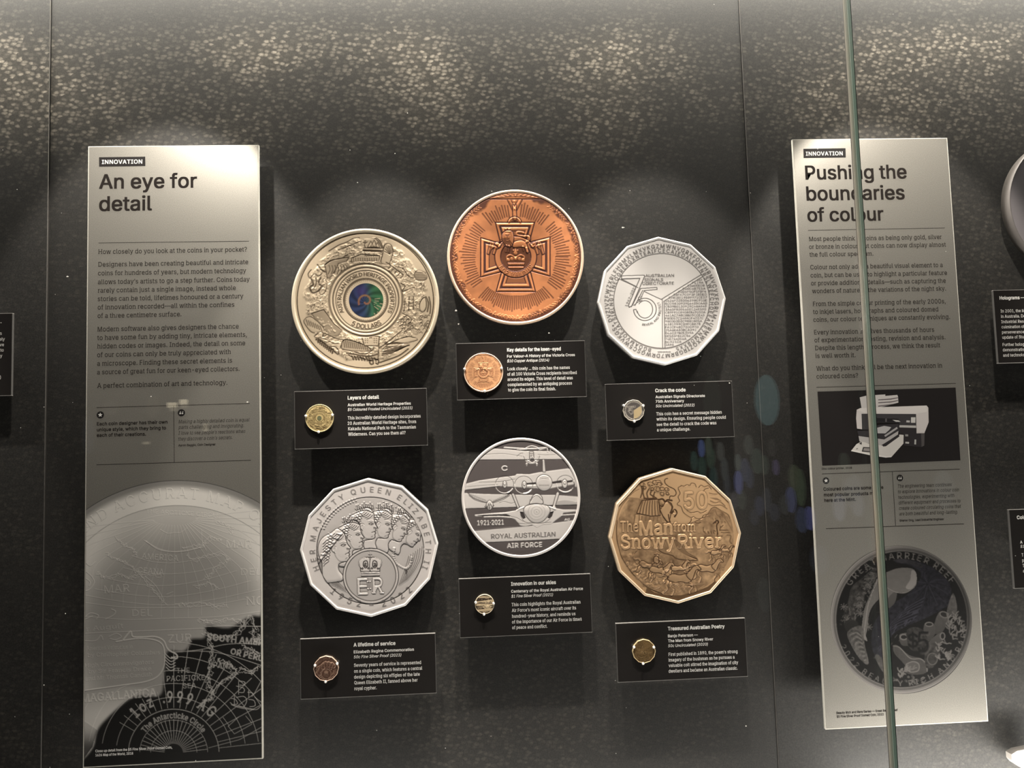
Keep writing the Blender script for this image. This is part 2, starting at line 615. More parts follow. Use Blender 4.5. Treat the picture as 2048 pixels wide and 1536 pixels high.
# ------------------------------------------------------------------ what the glass mirrors: the gallery's light display opposite the case
gal = empty('wall_front', (0, -4.2, 0.2))
tag(gal, 'dark gallery wall opposite the case, mirrored faintly in the glass', kind='structure')
box('wall_panel', -3.0, 4.6, -4.25, -4.2, 0.2, 3.2, mat('gallery_dark', (0.012, 0.013, 0.016), 0.8), gal)


def mirror_at(px, py, y=-4.18):
    P = at(px, py, GY0)
    d = P - CAM; d[1] = -d[1]
    return P + d * ((y - P[1]) / d[1])


ovals = [(1535, 800, 25, 52, (0.30, 0.50, 0.50), 0.85), (1425, 800, 18, 50, (0.3, 0.42, 0.3), 0.10),
         (1404, 897, 6, 18, (0.3, 0.42, 0.95), 0.8), (1418, 893, 7, 20, (0.45, 0.55, 0.42), 0.5), (1442, 903, 7, 19, (0.45, 0.47, 0.42), 0.45),
         (1389, 922, 7, 20, (0.2, 0.5, 0.42), 0.35), (1405, 935, 8, 22, (0.2, 0.5, 0.38), 0.35), (1422, 915, 9, 22, (0.3, 0.5, 0.35), 0.4),
         (1428, 955, 8, 22, (0.2, 0.5, 0.45), 0.3), (1450, 938, 7, 24, (0.4, 0.46, 0.45), 0.4), (1455, 968, 6, 22, (0.35, 0.42, 0.5), 0.3),
         (1477, 925, 6, 17, (0.45, 0.55, 0.5), 0.45), (1491, 940, 9, 24, (0.3, 0.36, 0.6), 0.4), (1498, 890, 9, 20, (0.45, 0.5, 0.42), 0.35),
         (1515, 922, 12, 26, (0.3, 0.42, 0.32), 0.4), (1478, 965, 8, 24, (0.35, 0.4, 0.95), 0.7), (1500, 955, 8, 22, (0.3, 0.36, 0.6), 0.3),
         (1530, 930, 8, 20, (0.35, 0.46, 0.35), 0.35), (1545, 895, 8, 18, (0.3, 0.28, 0.25), 0.22), (1553, 935, 6, 16, (0.45, 0.35, 0.7), 0.45),
         (1470, 1000, 7, 20, (0.4, 0.4, 0.5), 0.22), (1485, 1000, 8, 20, (0.35, 0.45, 0.35), 0.25), (1520, 1012, 9, 20, (0.3, 0.34, 0.6), 0.3),
         (1535, 1000, 8, 24, (0.35, 0.4, 0.5), 0.25), (1590, 955, 11, 26, (0.45, 0.55, 0.3), 0.35), (1602, 975, 10, 38, (0.35, 0.5, 0.28), 0.4),
         (1583, 1000, 10, 26, (0.3, 0.36, 0.8), 0.5), (1605, 1040, 12, 26, (0.3, 0.38, 0.7), 0.35), (1621, 1037, 10, 24, (0.35, 0.38, 1.0), 0.6),
         (1570, 1010, 9, 20, (0.35, 0.4, 0.4), 0.2), (1510, 1035, 9, 16, (0.3, 0.33, 0.5), 0.2), (1550, 1025, 10, 18, (0.3, 0.33, 0.5), 0.2),
         (1680, 1015, 12, 28, (0.45, 0.47, 0.6), 0.6), (1717, 1010, 12, 24, (0.42, 0.46, 0.55), 0.5), (1712, 975, 14, 26, (0.4, 0.45, 0.5), 0.3),
         (1700, 985, 13, 30, (0.4, 0.45, 0.5), 0.3), (1890, 980, 20, 40, (0.4, 0.44, 0.45), 0.28), (1655, 960, 9, 26, (0.45, 0.5, 0.45), 0.25),
         (1530, 1190, 14, 34, (0.32, 0.40, 0.36), 0.12), (1640, 1120, 18, 30, (0.34, 0.40, 0.55), 0.18), (1690, 925, 10, 20, (0.4, 0.5, 0.35), 0.3),
         (1780, 960, 20, 30, (0.35, 0.42, 0.3), 0.2), (176, 870, 10, 36, (0.4, 0.45, 0.55), 0.13), (305, 812, 14, 22, (0.6, 0.5, 0.35), 0.12),
         (220, 815, 14, 14, (0.6, 0.5, 0.4), 0.14)]
for i, (px, py, rx, ry, c, e) in enumerate(ovals):
    P = mirror_at(px, py)
    k = (P[1] - CAM[1] + 2 * (CAM[1] - GY0)) if False else abs((GY0 - CAM[1]) + (GY0 - P[1])) / FPX
    V = [(P[0] + rx * k * math.cos(t), P[1] + yy, P[2] + ry * k * math.sin(t)) for yy in (0.0, 0.01) for t in np.arange(20) * math.pi / 10]
    F = [list(range(20)), list(range(39, 19, -1))] + [[j, (j + 1) % 20, 20 + (j + 1) % 20, 20 + j] for j in range(20)]
    mesh_obj('glowing_disc', V, F, mat('glowing_disc_%d' % i, (0.1, 0.1, 0.1), 0.6, emit=(c, e * 1.4)), gal)
for px, py, w, h, e in ((343, 810, 9, 5, 3.2), (366, 804, 7, 5, 3.4), (410, 855, 4, 8, 1.2), (291, 886, 6, 2.5, 1.2), (345, 818, 6, 4, 0.9), (367, 812, 7, 4, 0.8)):
    P = mirror_at(px, py)
    k = abs((GY0 - CAM[1]) + (GY0 - P[1])) / FPX
    box('lamp', P[0] - w * k, P[0] + w * k, P[1], P[1] + 0.01, P[2] - h * k, P[2] + h * k,
        mat('gallery_lamp_%d' % px, (0.1, 0.1, 0.1), 0.6, emit=((1.0, 0.86, 0.6), e)), gal)
# ------------------------------------------------------------------ text panels
PANEL = mat('satin_silver_panel', (0.60, 0.57, 0.515), 0.37, 0.72, 0.5, speck=(1300, 0.26))
PEDGE = mat('clear_bright_edge', (0.85, 0.82, 0.74), 0.25)
INK = mat('dark_ink', (0.024, 0.019, 0.017), 0.7, spec=0.08)
INK2 = mat('soft_dark_ink', (0.042, 0.036, 0.032), 0.7, spec=0.08)
WHITE = mat('white_ink', (0.85, 0.83, 0.80), 0.5)
BLACKP = mat('black_print', (0.022, 0.019, 0.019), 0.5, spec=0.2)
BLACKPLATE = mat('black_acrylic', (0.020, 0.018, 0.017), 0.22, spec=0.5)
POST = mat('steel_standoff', (0.45, 0.45, 0.45), 0.35, 0.9)
Y1 = YF - 0.00008                                # printed layer
Y2 = YF - 0.00016                                # printed on the printed layer
PW, PH = 0.235, 0.8443


def panel(x0, z1, name, label):
    root = empty(name, (x0, YF, z1 - PH))
    tag(root, label, 'information panel')
    e = 0.0011
    box('board', x0 + e, x0 + PW - e, YF, YF + 0.005, z1 - PH + e, z1 - e, PANEL, root)
    # bright polished edges of the board
    box('edge', x0, x0 + PW, YF + 0.0003, YF + 0.005, z1 - e, z1, PEDGE, root)
    box('edge', x0, x0 + PW, YF + 0.0003, YF + 0.005, z1 - PH, z1 - PH + e, PEDGE, root)
    box('edge', x0, x0 + e, YF + 0.0003, YF + 0.005, z1 - PH + e, z1 - e, PEDGE, root)
    box('edge', x0 + PW - e, x0 + PW, YF + 0.0003, YF + 0.005, z1 - PH + e, z1 - e, PEDGE, root)
    for fx in (0.2, 0.8):
        for fz in (0.1, 0.9):
            lathe_y('standoff', x0 + PW * fx, z1 - PH * fz, [(0.008, YF + 0.005), (0.008, 0.0)], POST, root, 12)
    return root


PLX, PLZ = at(176.3, 292.6)[0], at(176.3, 292.6)[2]
PRX, PRZ = at(1585, 278.5)[0], at(1585, 278.5)[2]
pL = panel(PLX, PLZ, 'information_panel', 'tall silver information panel headed An eye for detail, globe relief print at its foot')
pR = panel(PRX, PRZ, 'information_panel', 'tall silver information panel headed Pushing the boundaries of colour, behind the glass edge')

CAPB = 0.0062                                   # body letters


def tagbox(p, corners, xl, yb, xr):
    b = Print(Y1); b.poly(corners)
    tg = b.obj('section_tag', BLACKP, p)
    t = Print(Y2); t.line('INNOVATION', xl, yb, xr, bold=0.022, track=0.02)
    t.obj('section_tag_lettering', WHITE, p)
    return tg


tagbox(pL, [(198, 314.5), (290.4, 313.3), (290.7, 332.2), (198.2, 333.4)], 203.6, 327.9, 284.6)
tagbox(pR, [(1606.7, 297.6), (1691, 296.4), (1691.6, 315.0), (1607.2, 316.2)], 1611.8, 311.2, 1685.6)

h = Print(Y1)
h.line('An eye for', 198, 377.3, 394, bold=0.016, track=-0.01)
h.line('detail', 198, 421.8, 304, bold=0.016, track=-0.01)
h.obj('heading', INK, pL)
h = Print(Y1)
h.line('Pushing the', 1611.2, 359.0, 1813.8, bold=0.016, track=-0.01)
h.line('boundaries', 1613.4, 401.0, 1809.8, bold=0.016, track=-0.01)
h.line('of colour', 1615.3, 443.0, 1767.9, bold=0.016, track=-0.01)
h.obj('heading', INK, pR)


def block(rows, p, name, m=INK2, y=Y1, cap=None, **k):
    t = Print(y)
    for s, xl, yb, xr in rows:
        t.line(s, xl, yb, xr, cap=cap, **k)
    return t.obj(name, m, p)


block([("How closely do you look at the coins in your pocket?", 196.5, 508, 493.8),
       ("Designers have been creating beautiful and intricate", 196.2, 533.4, 496.4),
       ("coins for hundreds of years, but modern technology", 196.0, 550.8, 492.7),
       ("allows today’s artists to go a step further. Coins today", 195.8, 568.4, 499.8),
       ("rarely contain just a single image, instead whole", 195.6, 585.3, 471.6),
       ("stories can be told, lifetimes honoured or a century", 195.4, 602.2, 487.1),
       ("of innovation recorded—all within the confines", 195.3, 619.0, 468.7),
       ("of a three centimetre surface.", 195.2, 636.0, 362.8),
       ("Modern software also gives designers the chance", 194.6, 663.0, 477.4),
       ("to have some fun by adding tiny, intricate elements,", 194.4, 680.0, 493.8),
       ("hidden codes or images. Indeed, the detail on some", 194.4, 697.0, 490.4),
       ("of our coins can only be truly appreciated with", 194.3, 714.2, 461.9),
       ("a microscope. Finding these secret elements is", 194.2, 731.6, 464.2),
       ("a source of great fun for our keen-eyed collectors.", 194.1, 748.8, 479),
       ("A perfect combination of art and technology.", 194.0, 776.0, 454.6)],
      pL, 'body_text', serif=True, cap=0.01270, bold=0.007)
block([("Most people think of coins as being only gold, silver", 1617.9, 482.3, 1883.5),
       ("or bronze in colour, but coins can now display almost", 1618.4, 497.9, 1891.9),
       ("the full colour spectrum.", 1619.2, 513.5, 1746.8),
       ("Colour not only adds a beautiful visual element to a", 1620.8, 538.9, 1885.8),
       ("coin, but can be used to highlight a particular feature", 1621.4, 554.9, 1894.2),
       ("or provide additional details—such as capturing the", 1622.4, 570.7, 1891.8),
       ("wonders of nature or the variations of the night sky.", 1624, 586.4, 1892),
       ("From the simple colour printing of the early 2000s,", 1625.7, 612.2, 1891.3),
       ("to inkjet lasers, holographs and coloured domed", 1626.2, 628.0, 1877.2),
       ("coins, our colour techniques are constantly evolving.", 1626.9, 643.7, 1900),
       ("Every innovation involves thousands of hours", 1628.5, 669.0, 1868.6),
       ("of experimentation, testing, revision and analysis.", 1629.2, 684.6, 1891),
       ("Despite this lengthy process, we think the result", 1630.3, 700.5, 1880.5),
       ("is well worth it.", 1631.2, 716.2, 1711.2),
       ("What do you think will be the next innovation in", 1632.4, 741.5, 1884.7),
       ("coloured coins?", 1633.2, 757.3, 1716.5)],
      pR, 'body_text', serif=True, cap=0.01270, bold=0.007)


def rules(p, segs):
    for a, b in segs:
        t = Print(Y1); t.bar(a, b, 0.00075)
        t.obj('rule', INK2, p)


rules(pL, [((197, 486), (498, 482.3)), ((193, 815.3), (499.5, 806.9)), ((347.3, 811.5), (348.6, 925.0)), ((193, 929.7), (501.8, 920.6))])
rules(pR, [((1615.9, 460.8), (1889.7, 455.9)), ((1633, 774.8), (1911.6, 767.0)), ((1644, 948), (1919.4, 938.5)),
           ((1784.6, 943.1), (1791.3, 1051.5)), ((1652, 1057.6), (1927.9, 1048.0))])


def icons(p, s, q, r):
    for (px, py), kind in ((s, 'star'), (q, 'quote')):
        b = Print(Y1); b.disc(px, py, r)
        o = b.obj('icon', BLACKP, p)
        t = Print(Y2)
        P = at(px, py)
        if kind == 'star':
            pts = []
            for k in range(10):
                a = math.pi / 2 + k * math.pi / 5
                rr = r * (0.66 if k % 2 == 0 else 0.30)
                pts.append([P[0] + rr * math.cos(a), P[2] + rr * math.sin(a)])
            pts.append([P[0], P[2]])
            t.add(np.array(pts), [[k, (k + 1) % 10, 10] for k in range(10)])
        else:
            for dx in (-0.34, 0.28):
                c = np.array([P[0] + dx * r, P[2] - 0.14 * r])
                a = np.arange(14) * 2 * math.pi / 14
                t.add(np.c_[c[0] + 0.25 * r * np.cos(a), c[1] + 0.25 * r * np.sin(a)], [list(range(14))])
                t.add(np.array([c + np.array(v) * r for v in ((-0.25, 0), (0.0, 0.0), (0.26, 0.54), (0.08, 0.54))]), [[0, 1, 2, 3]])
        t.obj('icon_mark', WHITE, p)


icons(pL, (200.6, 829.9), (362.8, 825.6), 0.0049)
icons(pR, (1652, 961.3), (1799.8, 956), 0.0047)

block([("Each coin designer has their own", 193.8, 851.0, 335), ("unique style, which they bring to", 193.7, 862.6, 332),
       ("each of their creations.", 193.6, 873.8, 292)], pL, 'fact_text', INK, bold=0.022, cap=0.0088)
block([("Making a highly detailed coin is equal", 356.6, 846.8, 499), ("parts challenging and invigorating.", 356.5, 858.0, 487.6),
       ("I love to see people’s reactions when", 356.6, 869.6, 490.4), ("they discover a coin’s secrets.", 356.6, 881.2, 464.9)],
      pL, 'quotation', INK2, shear=0.22, serif=True, cap=0.0095)
block([("Aaron Baggio, Coin Designer", 356.8, 892.8, 431)], pL, 'caption', INK, bold=0.02, cap=0.0058)
block([("Disc colour printer, 2018", 1644, 939.4, 1703.9)], pR, 'caption', INK, bold=0.015, cap=0.0052)
block([("Coloured coins are some of the", 1647, 981.6, 1767), ("most popular products made", 1648, 993.0, 1761),
       ("here at the Mint.", 1648.8, 1004.0, 1711.6)], pR, 'fact_text', INK, bold=0.022, cap=0.0088)
block([("The engineering team continues", 1796, 975.8, 1903.7), ("to explore innovations in colour coin", 1796.4, 986.7, 1918.4),
       ("technologies, experimenting with", 1797, 998.0, 1909), ("different equipment and processes to", 1797.7, 1009, 1921.3),
       ("create coloured circulating coins that", 1798.4, 1020, 1922.3), ("are both beautiful and long-lasting.", 1799, 1031.2, 1915.8)],
      pR, 'quotation', INK2, shear=0.22, serif=True, cap=0.0092)
block([("Sharon Ong, Lead Industrial Engineer", 1799.4, 1043.4, 1888)], pR, 'caption', INK, bold=0.02, cap=0.0056)
block([("Beauty Rich and Rare Series — Great Barrier Reef", 1673, 1428.2, 1795.8),
       ("$5 Fine Silver Proof Domed Coin, 2022", 1673.6, 1435.6, 1767.7)], pR, 'caption', INK, bold=0.02, cap=0.0060)

# ------------------------------------------------------------------ photograph of the printing machine on the right panel (flat print)
ph = Print(Y1)
ph.poly([(1634.9, 783.3), (1911.2, 775.2), (1920.9, 920.6), (1644.6, 931.5)])
po = ph.obj('printer_photograph', BLACKP, pR)


def C7(pts):
    return [(1600 + x / 4.9556, 770 + y / 4.9556) for x, y in pts]


PR = [  # flat tones of the photograph, drawn back to front
    ((0.72, 0.68, 0.66), [(592, 122), (660, 105), (845, 93), (845, 108), (965, 98), (972, 118), (975, 175), (780, 225), (610, 232)]),
    ((0.16, 0.13, 0.14), [(775, 143), (900, 134), (972, 122), (972, 130), (900, 145), (775, 152)]),
    ((0.16, 0.13, 0.14), [(775, 172), (900, 163), (972, 150), (972, 158), (900, 173), (775, 181)]),
    ((0.16, 0.13, 0.14), [(775, 205), (880, 192), (930, 186), (850, 205), (775, 215)]),
    ((0.75, 0.70, 0.68), [(562, 245), (600, 228), (780, 220), (1255, 203), (1272, 225), (1275, 370), (1232, 480), (1155, 482), (1150, 300), (612, 300), (622, 440), (565, 432), (556, 330)]),
    ((0.85, 0.80, 0.77), [(562, 245), (600, 228), (780, 220), (1255, 203), (1262, 265), (1150, 285), (640, 275)]),
    ((0.06, 0.055, 0.06), [(610, 285), (1150, 288), (1155, 480), (990, 470), (985, 375), (770, 370), (690, 445), (615, 440)]),
    ((0.02, 0.018, 0.02), [(690, 325), (975, 335), (985, 370), (700, 365)]),
    ((0.13, 0.12, 0.125), [(845, 332), (860, 332), (860, 366), (845, 366)]),
    ((0.7, 0.68, 0.66), [(915, 345), (975, 350), (998, 366), (950, 364)]),
    ((0.6, 0.58, 0.57), [(1055, 350), (1090, 352), (1088, 372), (1053, 370)]),
    ((0.75, 0.73, 0.70), [(1100, 320), (1145, 320), (1143, 375), (1100, 374)]),
    ((0.62, 0.6, 0.58), [(985, 398), (1150, 402), (1150, 425), (985, 420)]),
    ((0.035, 0.03, 0.033), [(985, 425), (1155, 428), (1155, 480), (1235, 478), (1232, 600), (1200, 615), (1030, 600), (1025, 490), (985, 490)]),
    ((0.10, 0.09, 0.09), [(1200, 480), (1235, 478), (1232, 600), (1205, 614)]),
    ((0.55, 0.54, 0.52), [(1045, 562), (1082, 565), (1080, 582), (1043, 579)]),
    ((0.55, 0.54, 0.52), [(1135, 540), (1152, 541), (1150, 590), (1133, 588)]),
    ((0.35, 0.34, 0.33), [(1043, 488), (1072, 490), (1072, 510), (1043, 508)]),
    ((0.045, 0.04, 0.045), [(568, 455), (690, 450), (780, 395), (975, 385), (985, 460), (835, 540), (580, 500)]),
    ((0.60, 0.58, 0.58), [(700, 440), (835, 405), (905, 418), (885, 445), (845, 480), (710, 478)]),
    ((0.50, 0.48, 0.48), [(835, 500), (960, 415), (968, 432), (845, 515)]),
    ((0.55, 0.52, 0.51), [(580, 505), (835, 540), (975, 455), (972, 490), (845, 575), (800, 600), (590, 560)]),
    ((0.78, 0.74, 0.70), [(505, 655), (560, 585), (610, 560), (700, 585), (820, 600), (990, 490), (1027, 495), (1025, 580), (905, 715), (850, 720), (690, 695)]),
    ((0.03, 0.028, 0.03), [(818, 590), (980, 488), (985, 510), (850, 608), (822, 610)]),
    ((0.07, 0.06, 0.065), [(585, 582), (612, 562), (612, 592)]),
    ((0.05, 0.045, 0.045), [(612, 660), (625, 615), (695, 618), (698, 668)]),
    ((0.35, 0.32, 0.31), [(625, 650), (635, 625), (690, 628), (692, 658)]),
    ((0.90, 0.86, 0.82), [(505, 655), (515, 640), (700, 680), (855, 705), (905, 702), (900, 716), (850, 720), (690, 695)]),
    ((0.28, 0.26, 0.25), [(558, 628), (575, 625), (572, 636), (556, 638)]),
]
for i, (c, pts) in enumerate(PR):
    t = Print(Y1 - 0.000012 * (i + 1)); t.poly(C7(pts))
    t.obj('printed_shape', mat('print_tone_%d_%d' % (int(c[0] * 100), int(c[2] * 100)), c, 0.45), po)

# ------------------------------------------------------------------ black caption plates
PLW, PLH = 0.183, 0.0801
PEDG2 = mat('plate_edge', (0.42, 0.40, 0.38), 0.25)
PEDG3 = mat('plate_side_edge', (0.13, 0.125, 0.12), 0.25)  # same edge material; the sides' weaker light is put into the colour


def plate(x0, z1, label, w=PLW, h=PLH, group='caption plates under the large medallions', pins=None):
    root = empty('caption_plate', (x0, YF, z1 - h))
    tag(root, label, 'caption plate', group)
    e = 0.0006
    box('board', x0 + e, x0 + w - e, YF, YF + 0.004, z1 - h + e, z1 - e, BLACKPLATE, root)
    for a in ((x0, x0 + w, z1 - e, z1), (x0, x0 + w, z1 - h, z1 - h + e), (x0, x0 + e, z1 - h + e, z1 - e), (x0 + w - e, x0 + w, z1 - h + e, z1 - e)):
        box('edge', a[0], a[1], YF + 0.0001, YF + 0.004, a[2], a[3], PEDG2 if a[1] - a[0] > 0.1 else PEDG3, root)
    for fx in (0.15, 0.85):
        lathe_y('standoff', x0 + w * fx, z1 - h / 2, [(0.006, YF + 0.004), (0.006, 0.0)], POST, root, 12)
    return root


def cent(c):
    """corner pixels -> mean top-left of a plate of the standard size"""
    P = [at(*q) for q in c]
    x = (P[0][0] + P[3][0] + P[1][0] + P[2][0] - 2 * PLW) / 4
    z = (P[0][2] + P[1][2] + P[2][2] + P[3][2] + 2 * PLH) / 4
    return x, z


PC = [[(587, 782), (855.4, 778.2), (856, 891.8), (588.5, 896)], [(913.7, 686.8), (1168, 682.7), (1169.3, 793.5), (917.8, 798.3)],
      [(1208.5, 769.6), (1463.4, 762.1), (1471.2, 873), (1213.5, 879.7)], [(599.8, 1277.9), (871.6, 1266), (873.1, 1387.6), (600.6, 1398.5)],
      [(918.2, 1155), (1180, 1147.1), (1183.9, 1267.2), (920.3, 1276.3)], [(1231.8, 1242.6), (1492.2, 1238.8), (1494.9, 1357.3), (1233.7, 1362.6)]]
PLB = ['black caption plate titled Layers of detail, with a small gold coin', 'black caption plate titled Key details for the keen-eyed, with a copper coin',
       'black caption plate titled Crack the code, with a small twelve-sided coin', 'black caption plate titled A lifetime of service, with a small dark coin',
       'black caption plate titled Innovation in our skies, with a small striped coin', 'black caption plate titled Treasured Australian Poetry, with a small bronze coin']
PT = [  # (title), (bold lines), (italic), (body)
    ([("Layers of detail", 695.4, 799, 758.1)], [("Australian World Heritage Properties", 695.4, 812.5, 821.7)], [("$5 Coloured Frosted Uncirculated (2023)", 695.4, 821.9, 825)],
     [("This incredibly detailed design incorporates", 695.4, 839, 841.3), ("20 Australian World Heritage sites, from", 695.4, 849.8, 832.5),
      ("Kakadu National Park to the Tasmanian", 696, 860.7, 832), ("Wilderness. Can you see them all?", 696, 871.6, 811.1)]),
    ([("Key details for the keen-eyed", 1014.2, 703.2, 1121.8)], [("For Valour–A History of the Victoria Cross", 1014.2, 715.3, 1149.8)], [("$10 Copper Antique (2014)", 1014.4, 724.6, 1098.3)],
     [("Look closely … this coin has the names", 1014.8, 740.8, 1139.7), ("of all 100 Victoria Cross recipients inscribed", 1014.8, 751.4, 1153.6),
      ("around its edges. This level of detail was", 1015.1, 761.8, 1145.7), ("complemented by an antiquing process", 1015.5, 772.3, 1144), ("to give the coin its final finish.", 1016.2, 782.8, 1111.6)]),
    ([("Crack the code", 1310.5, 784.4, 1371.3)], [("Australian Signals Directorate", 1311.2, 796.5, 1410), ("75th Anniversary", 1311.4, 805.6, 1368.1)], [("50c Uncirculated (2022)", 1311.9, 814.7, 1389)],
     [("This coin has a secret message hidden", 1312.6, 830.8, 1443.8), ("within its design. Ensuring people could", 1312.9, 841.2, 1452),
      ("see the detail to crack the code was", 1313.3, 852, 1432.9), ("a unique challenge.", 1314, 862.7, 1380.5)]),
    ([("A lifetime of service", 707.2, 1293.3, 791)], [("Elizabeth Regina Commemoration", 707.5, 1306.7, 827.9)], [("50c Fine Silver Proof (2023)", 707.7, 1316.8, 802.7)],
     [("Seventy years of service is represented", 708, 1333.8, 842.5), ("on a single coin, which features a central", 708.2, 1345.5, 844.5),
      ("design depicting six effigies of the late", 708.3, 1357.2, 839.6), ("Queen Elizabeth II, fanned above her", 708.6, 1368.8, 835.4), ("royal cypher.", 708.7, 1380.4, 753.5)]),
    ([("Innovation in our skies", 1022.1, 1171.4, 1112)], [("Centenary of the Royal Australian Air Force", 1022.5, 1185.5, 1166)], [("$1 Fine Silver Proof (2021)", 1022.8, 1195.3, 1106)],
     [("This coin highlights the Royal Australian", 1023.2, 1212.5, 1161.3), ("Air Force’s most iconic aircraft over its", 1023.6, 1224, 1152.3),
      ("hundred-year history, and reminds us", 1023.9, 1235.7, 1151), ("of the importance of our Air Force in times", 1024.1, 1247, 1163.6), ("of peace and conflict.", 1024.4, 1258.3, 1094.9)]),
    ([("Treasured Australian Poetry", 1335.8, 1260.8, 1449.4)], [("Banjo Paterson —", 1336, 1274.8, 1395.7), ("The Man from Snowy River", 1336.2, 1284.6, 1426.5)], [("50c Uncirculated (2020)", 1336.4, 1294.4, 1415.9)],
     [("First published in 1890, the poem’s strong", 1336.9, 1312, 1475.7), ("imagery of the bushman as he pursues a", 1337, 1323.1, 1469.5),
      ("valuable colt stirred the imagination of city", 1337.2, 1334.2, 1476.8), ("dwellers and became an Australian classic.", 1337.4, 1345.5, 1475.4)])]
PLATES = []
for c, lb, (t1, t2, t3, t4) in zip(PC, PLB, PT):
    x, z = cent(c)
    p = plate(x, z, lb)
    PLATES.append((p, x, z))
    block(t1, p, 'title', WHITE, bold=0.028, cap=0.0094)
    block(t2, p, 'subtitle', WHITE, bold=0.018, cap=0.0074)
    block(t3, p, 'subtitle', WHITE, bold=0.010, shear=0.2, cap=0.0074)
    block(t4, p, 'body_text', WHITE, serif=True, bold=0.008, cap=0.0086)

# plates cut by the picture's border
q = at(1985.9, 580.4)
p = plate(q[0], q[2], 'black caption plate beginning Holograms, below the grey disc at the right border', 0.183, 0.108, None)
t = Print(Y1); t.line('Holograms —', 1999.3, 599.1, 2049.5, bold=0.028, cap=0.0094); t.obj('title', WHITE, p)
t = Print(Y1)
for i, (s, xl, yb) in enumerate((("In 2001, the Mint", 2001.5, 625), ("in Australia. De", 2002.1, 635.7), ("Industrial Rese", 2002.7, 646.3), ("culmination of", 2003.4, 656.7),
                                 ("perseverance. C", 2004, 667.2), ("update of Stuar", 2004.6, 677.5), ("Further holog", 2005.2, 692.2), ("demonstrating", 2005.9, 702.7), ("and technolog", 2006.5, 713.4))):
    t.line(s, xl, yb, None, size=0.0073, cap=0.0086, serif=True)
t.obj('body_text', WHITE, p)
q = at(2017.6, 1019.5)
p = plate(q[0], q[2], 'black caption plate beginning Col, at the right border below the Holograms plate', 0.183, 0.112, None)
t = Print(Y1); t.line('Colour', 2033.9, 1038.2, None, size=0.0088, cap=0.0094, bold=0.028)
t.obj('title', WHITE, p)
t = Print(Y1); t.line('A', 2040.4, 1086.9, None, size=0.007, cap=0.0074, bold=0.018); t.obj('subtitle', WHITE, p)
t = Print(Y1); t.line('$1', 2041, 1095.5, None, size=0.007, cap=0.0074, shear=0.2); t.obj('subtitle', WHITE, p)
for i, s in enumerate(("T", "p", "T", "a")):
    t = Print(Y1)
    t.line(s, 2043.3 + i, 1113 + i * 10.6, None, size=0.0073, cap=0.0086, serif=True)
    t.obj('body_text', WHITE, p)
q = at(25.2, 626.0)
p = plate(q[0] - 0.183, q[2], 'black caption plate cut off by the left border of the picture', 0.183, 0.1135, None)
t = Print(Y1)
for s, x, yb in (("an", 3.5, 669.8), ("ely", 9.8, 681.2), ("ve", 7.9, 692.2), ("to", 7.3, 703.0), ("y", 4.6, 714.6), (")", 1.6, 757.4)):
    V, T = line_vf(s, 0.0, 0.0, True)
    P = at(x, yb, Y1)
    t.add(np.c_[P[0] + (V[:, 0] - V[:, 0].max()) * 0.0073, P[2] + V[:, 1] * 0.0086, V[:, 2]], T)
t.obj('body_text', WHITE, p)
# ------------------------------------------------------------------ relief engine
# A medallion's design is drawn as a height field (and a map of its patina) in the units of a crop of the photograph,
# and then becomes a real relief mesh on the medallion's face.
KS = 0.42                                       # field samples per crop unit


def smooth_pts(P, closed=False, m=5):
    P = np.asarray(P, float)
    if len(P) < 3: return P
    n = len(P); out = []
    rng_ = range(n if closed else n - 1)
    for i in rng_:
        p0 = P[(i - 1) % n] if (closed or i > 0) else P[i]
        p1 = P[i]; p2 = P[(i + 1) % n]
        p3 = P[(i + 2) % n] if (closed or i + 2 < n) else p2
        for k in range(m):
            t = k / m
            out.append(0.5 * ((2 * p1) + (-p0 + p2) * t + (2 * p0 - 5 * p1 + 4 * p2 - p3) * t * t + (-p0 + 3 * p1 - 3 * p2 + p3) * t ** 3))
    if not closed: out.append(P[-1])
    return np.array(out)


def blur(A, r):
    r = max(1, int(r))
    for ax in (0, 1):
        for _ in range(2):
            c = np.cumsum(np.pad(A, [(r + 1, r) if a == ax else (0, 0) for a in (0, 1)], mode='edge'), axis=ax)
            n = A.shape[ax]
            A = (np.take(c, np.arange(2 * r + 1, 2 * r + 1 + n), axis=ax) - np.take(c, np.arange(0, n), axis=ax)) / (2 * r + 1)
    return A


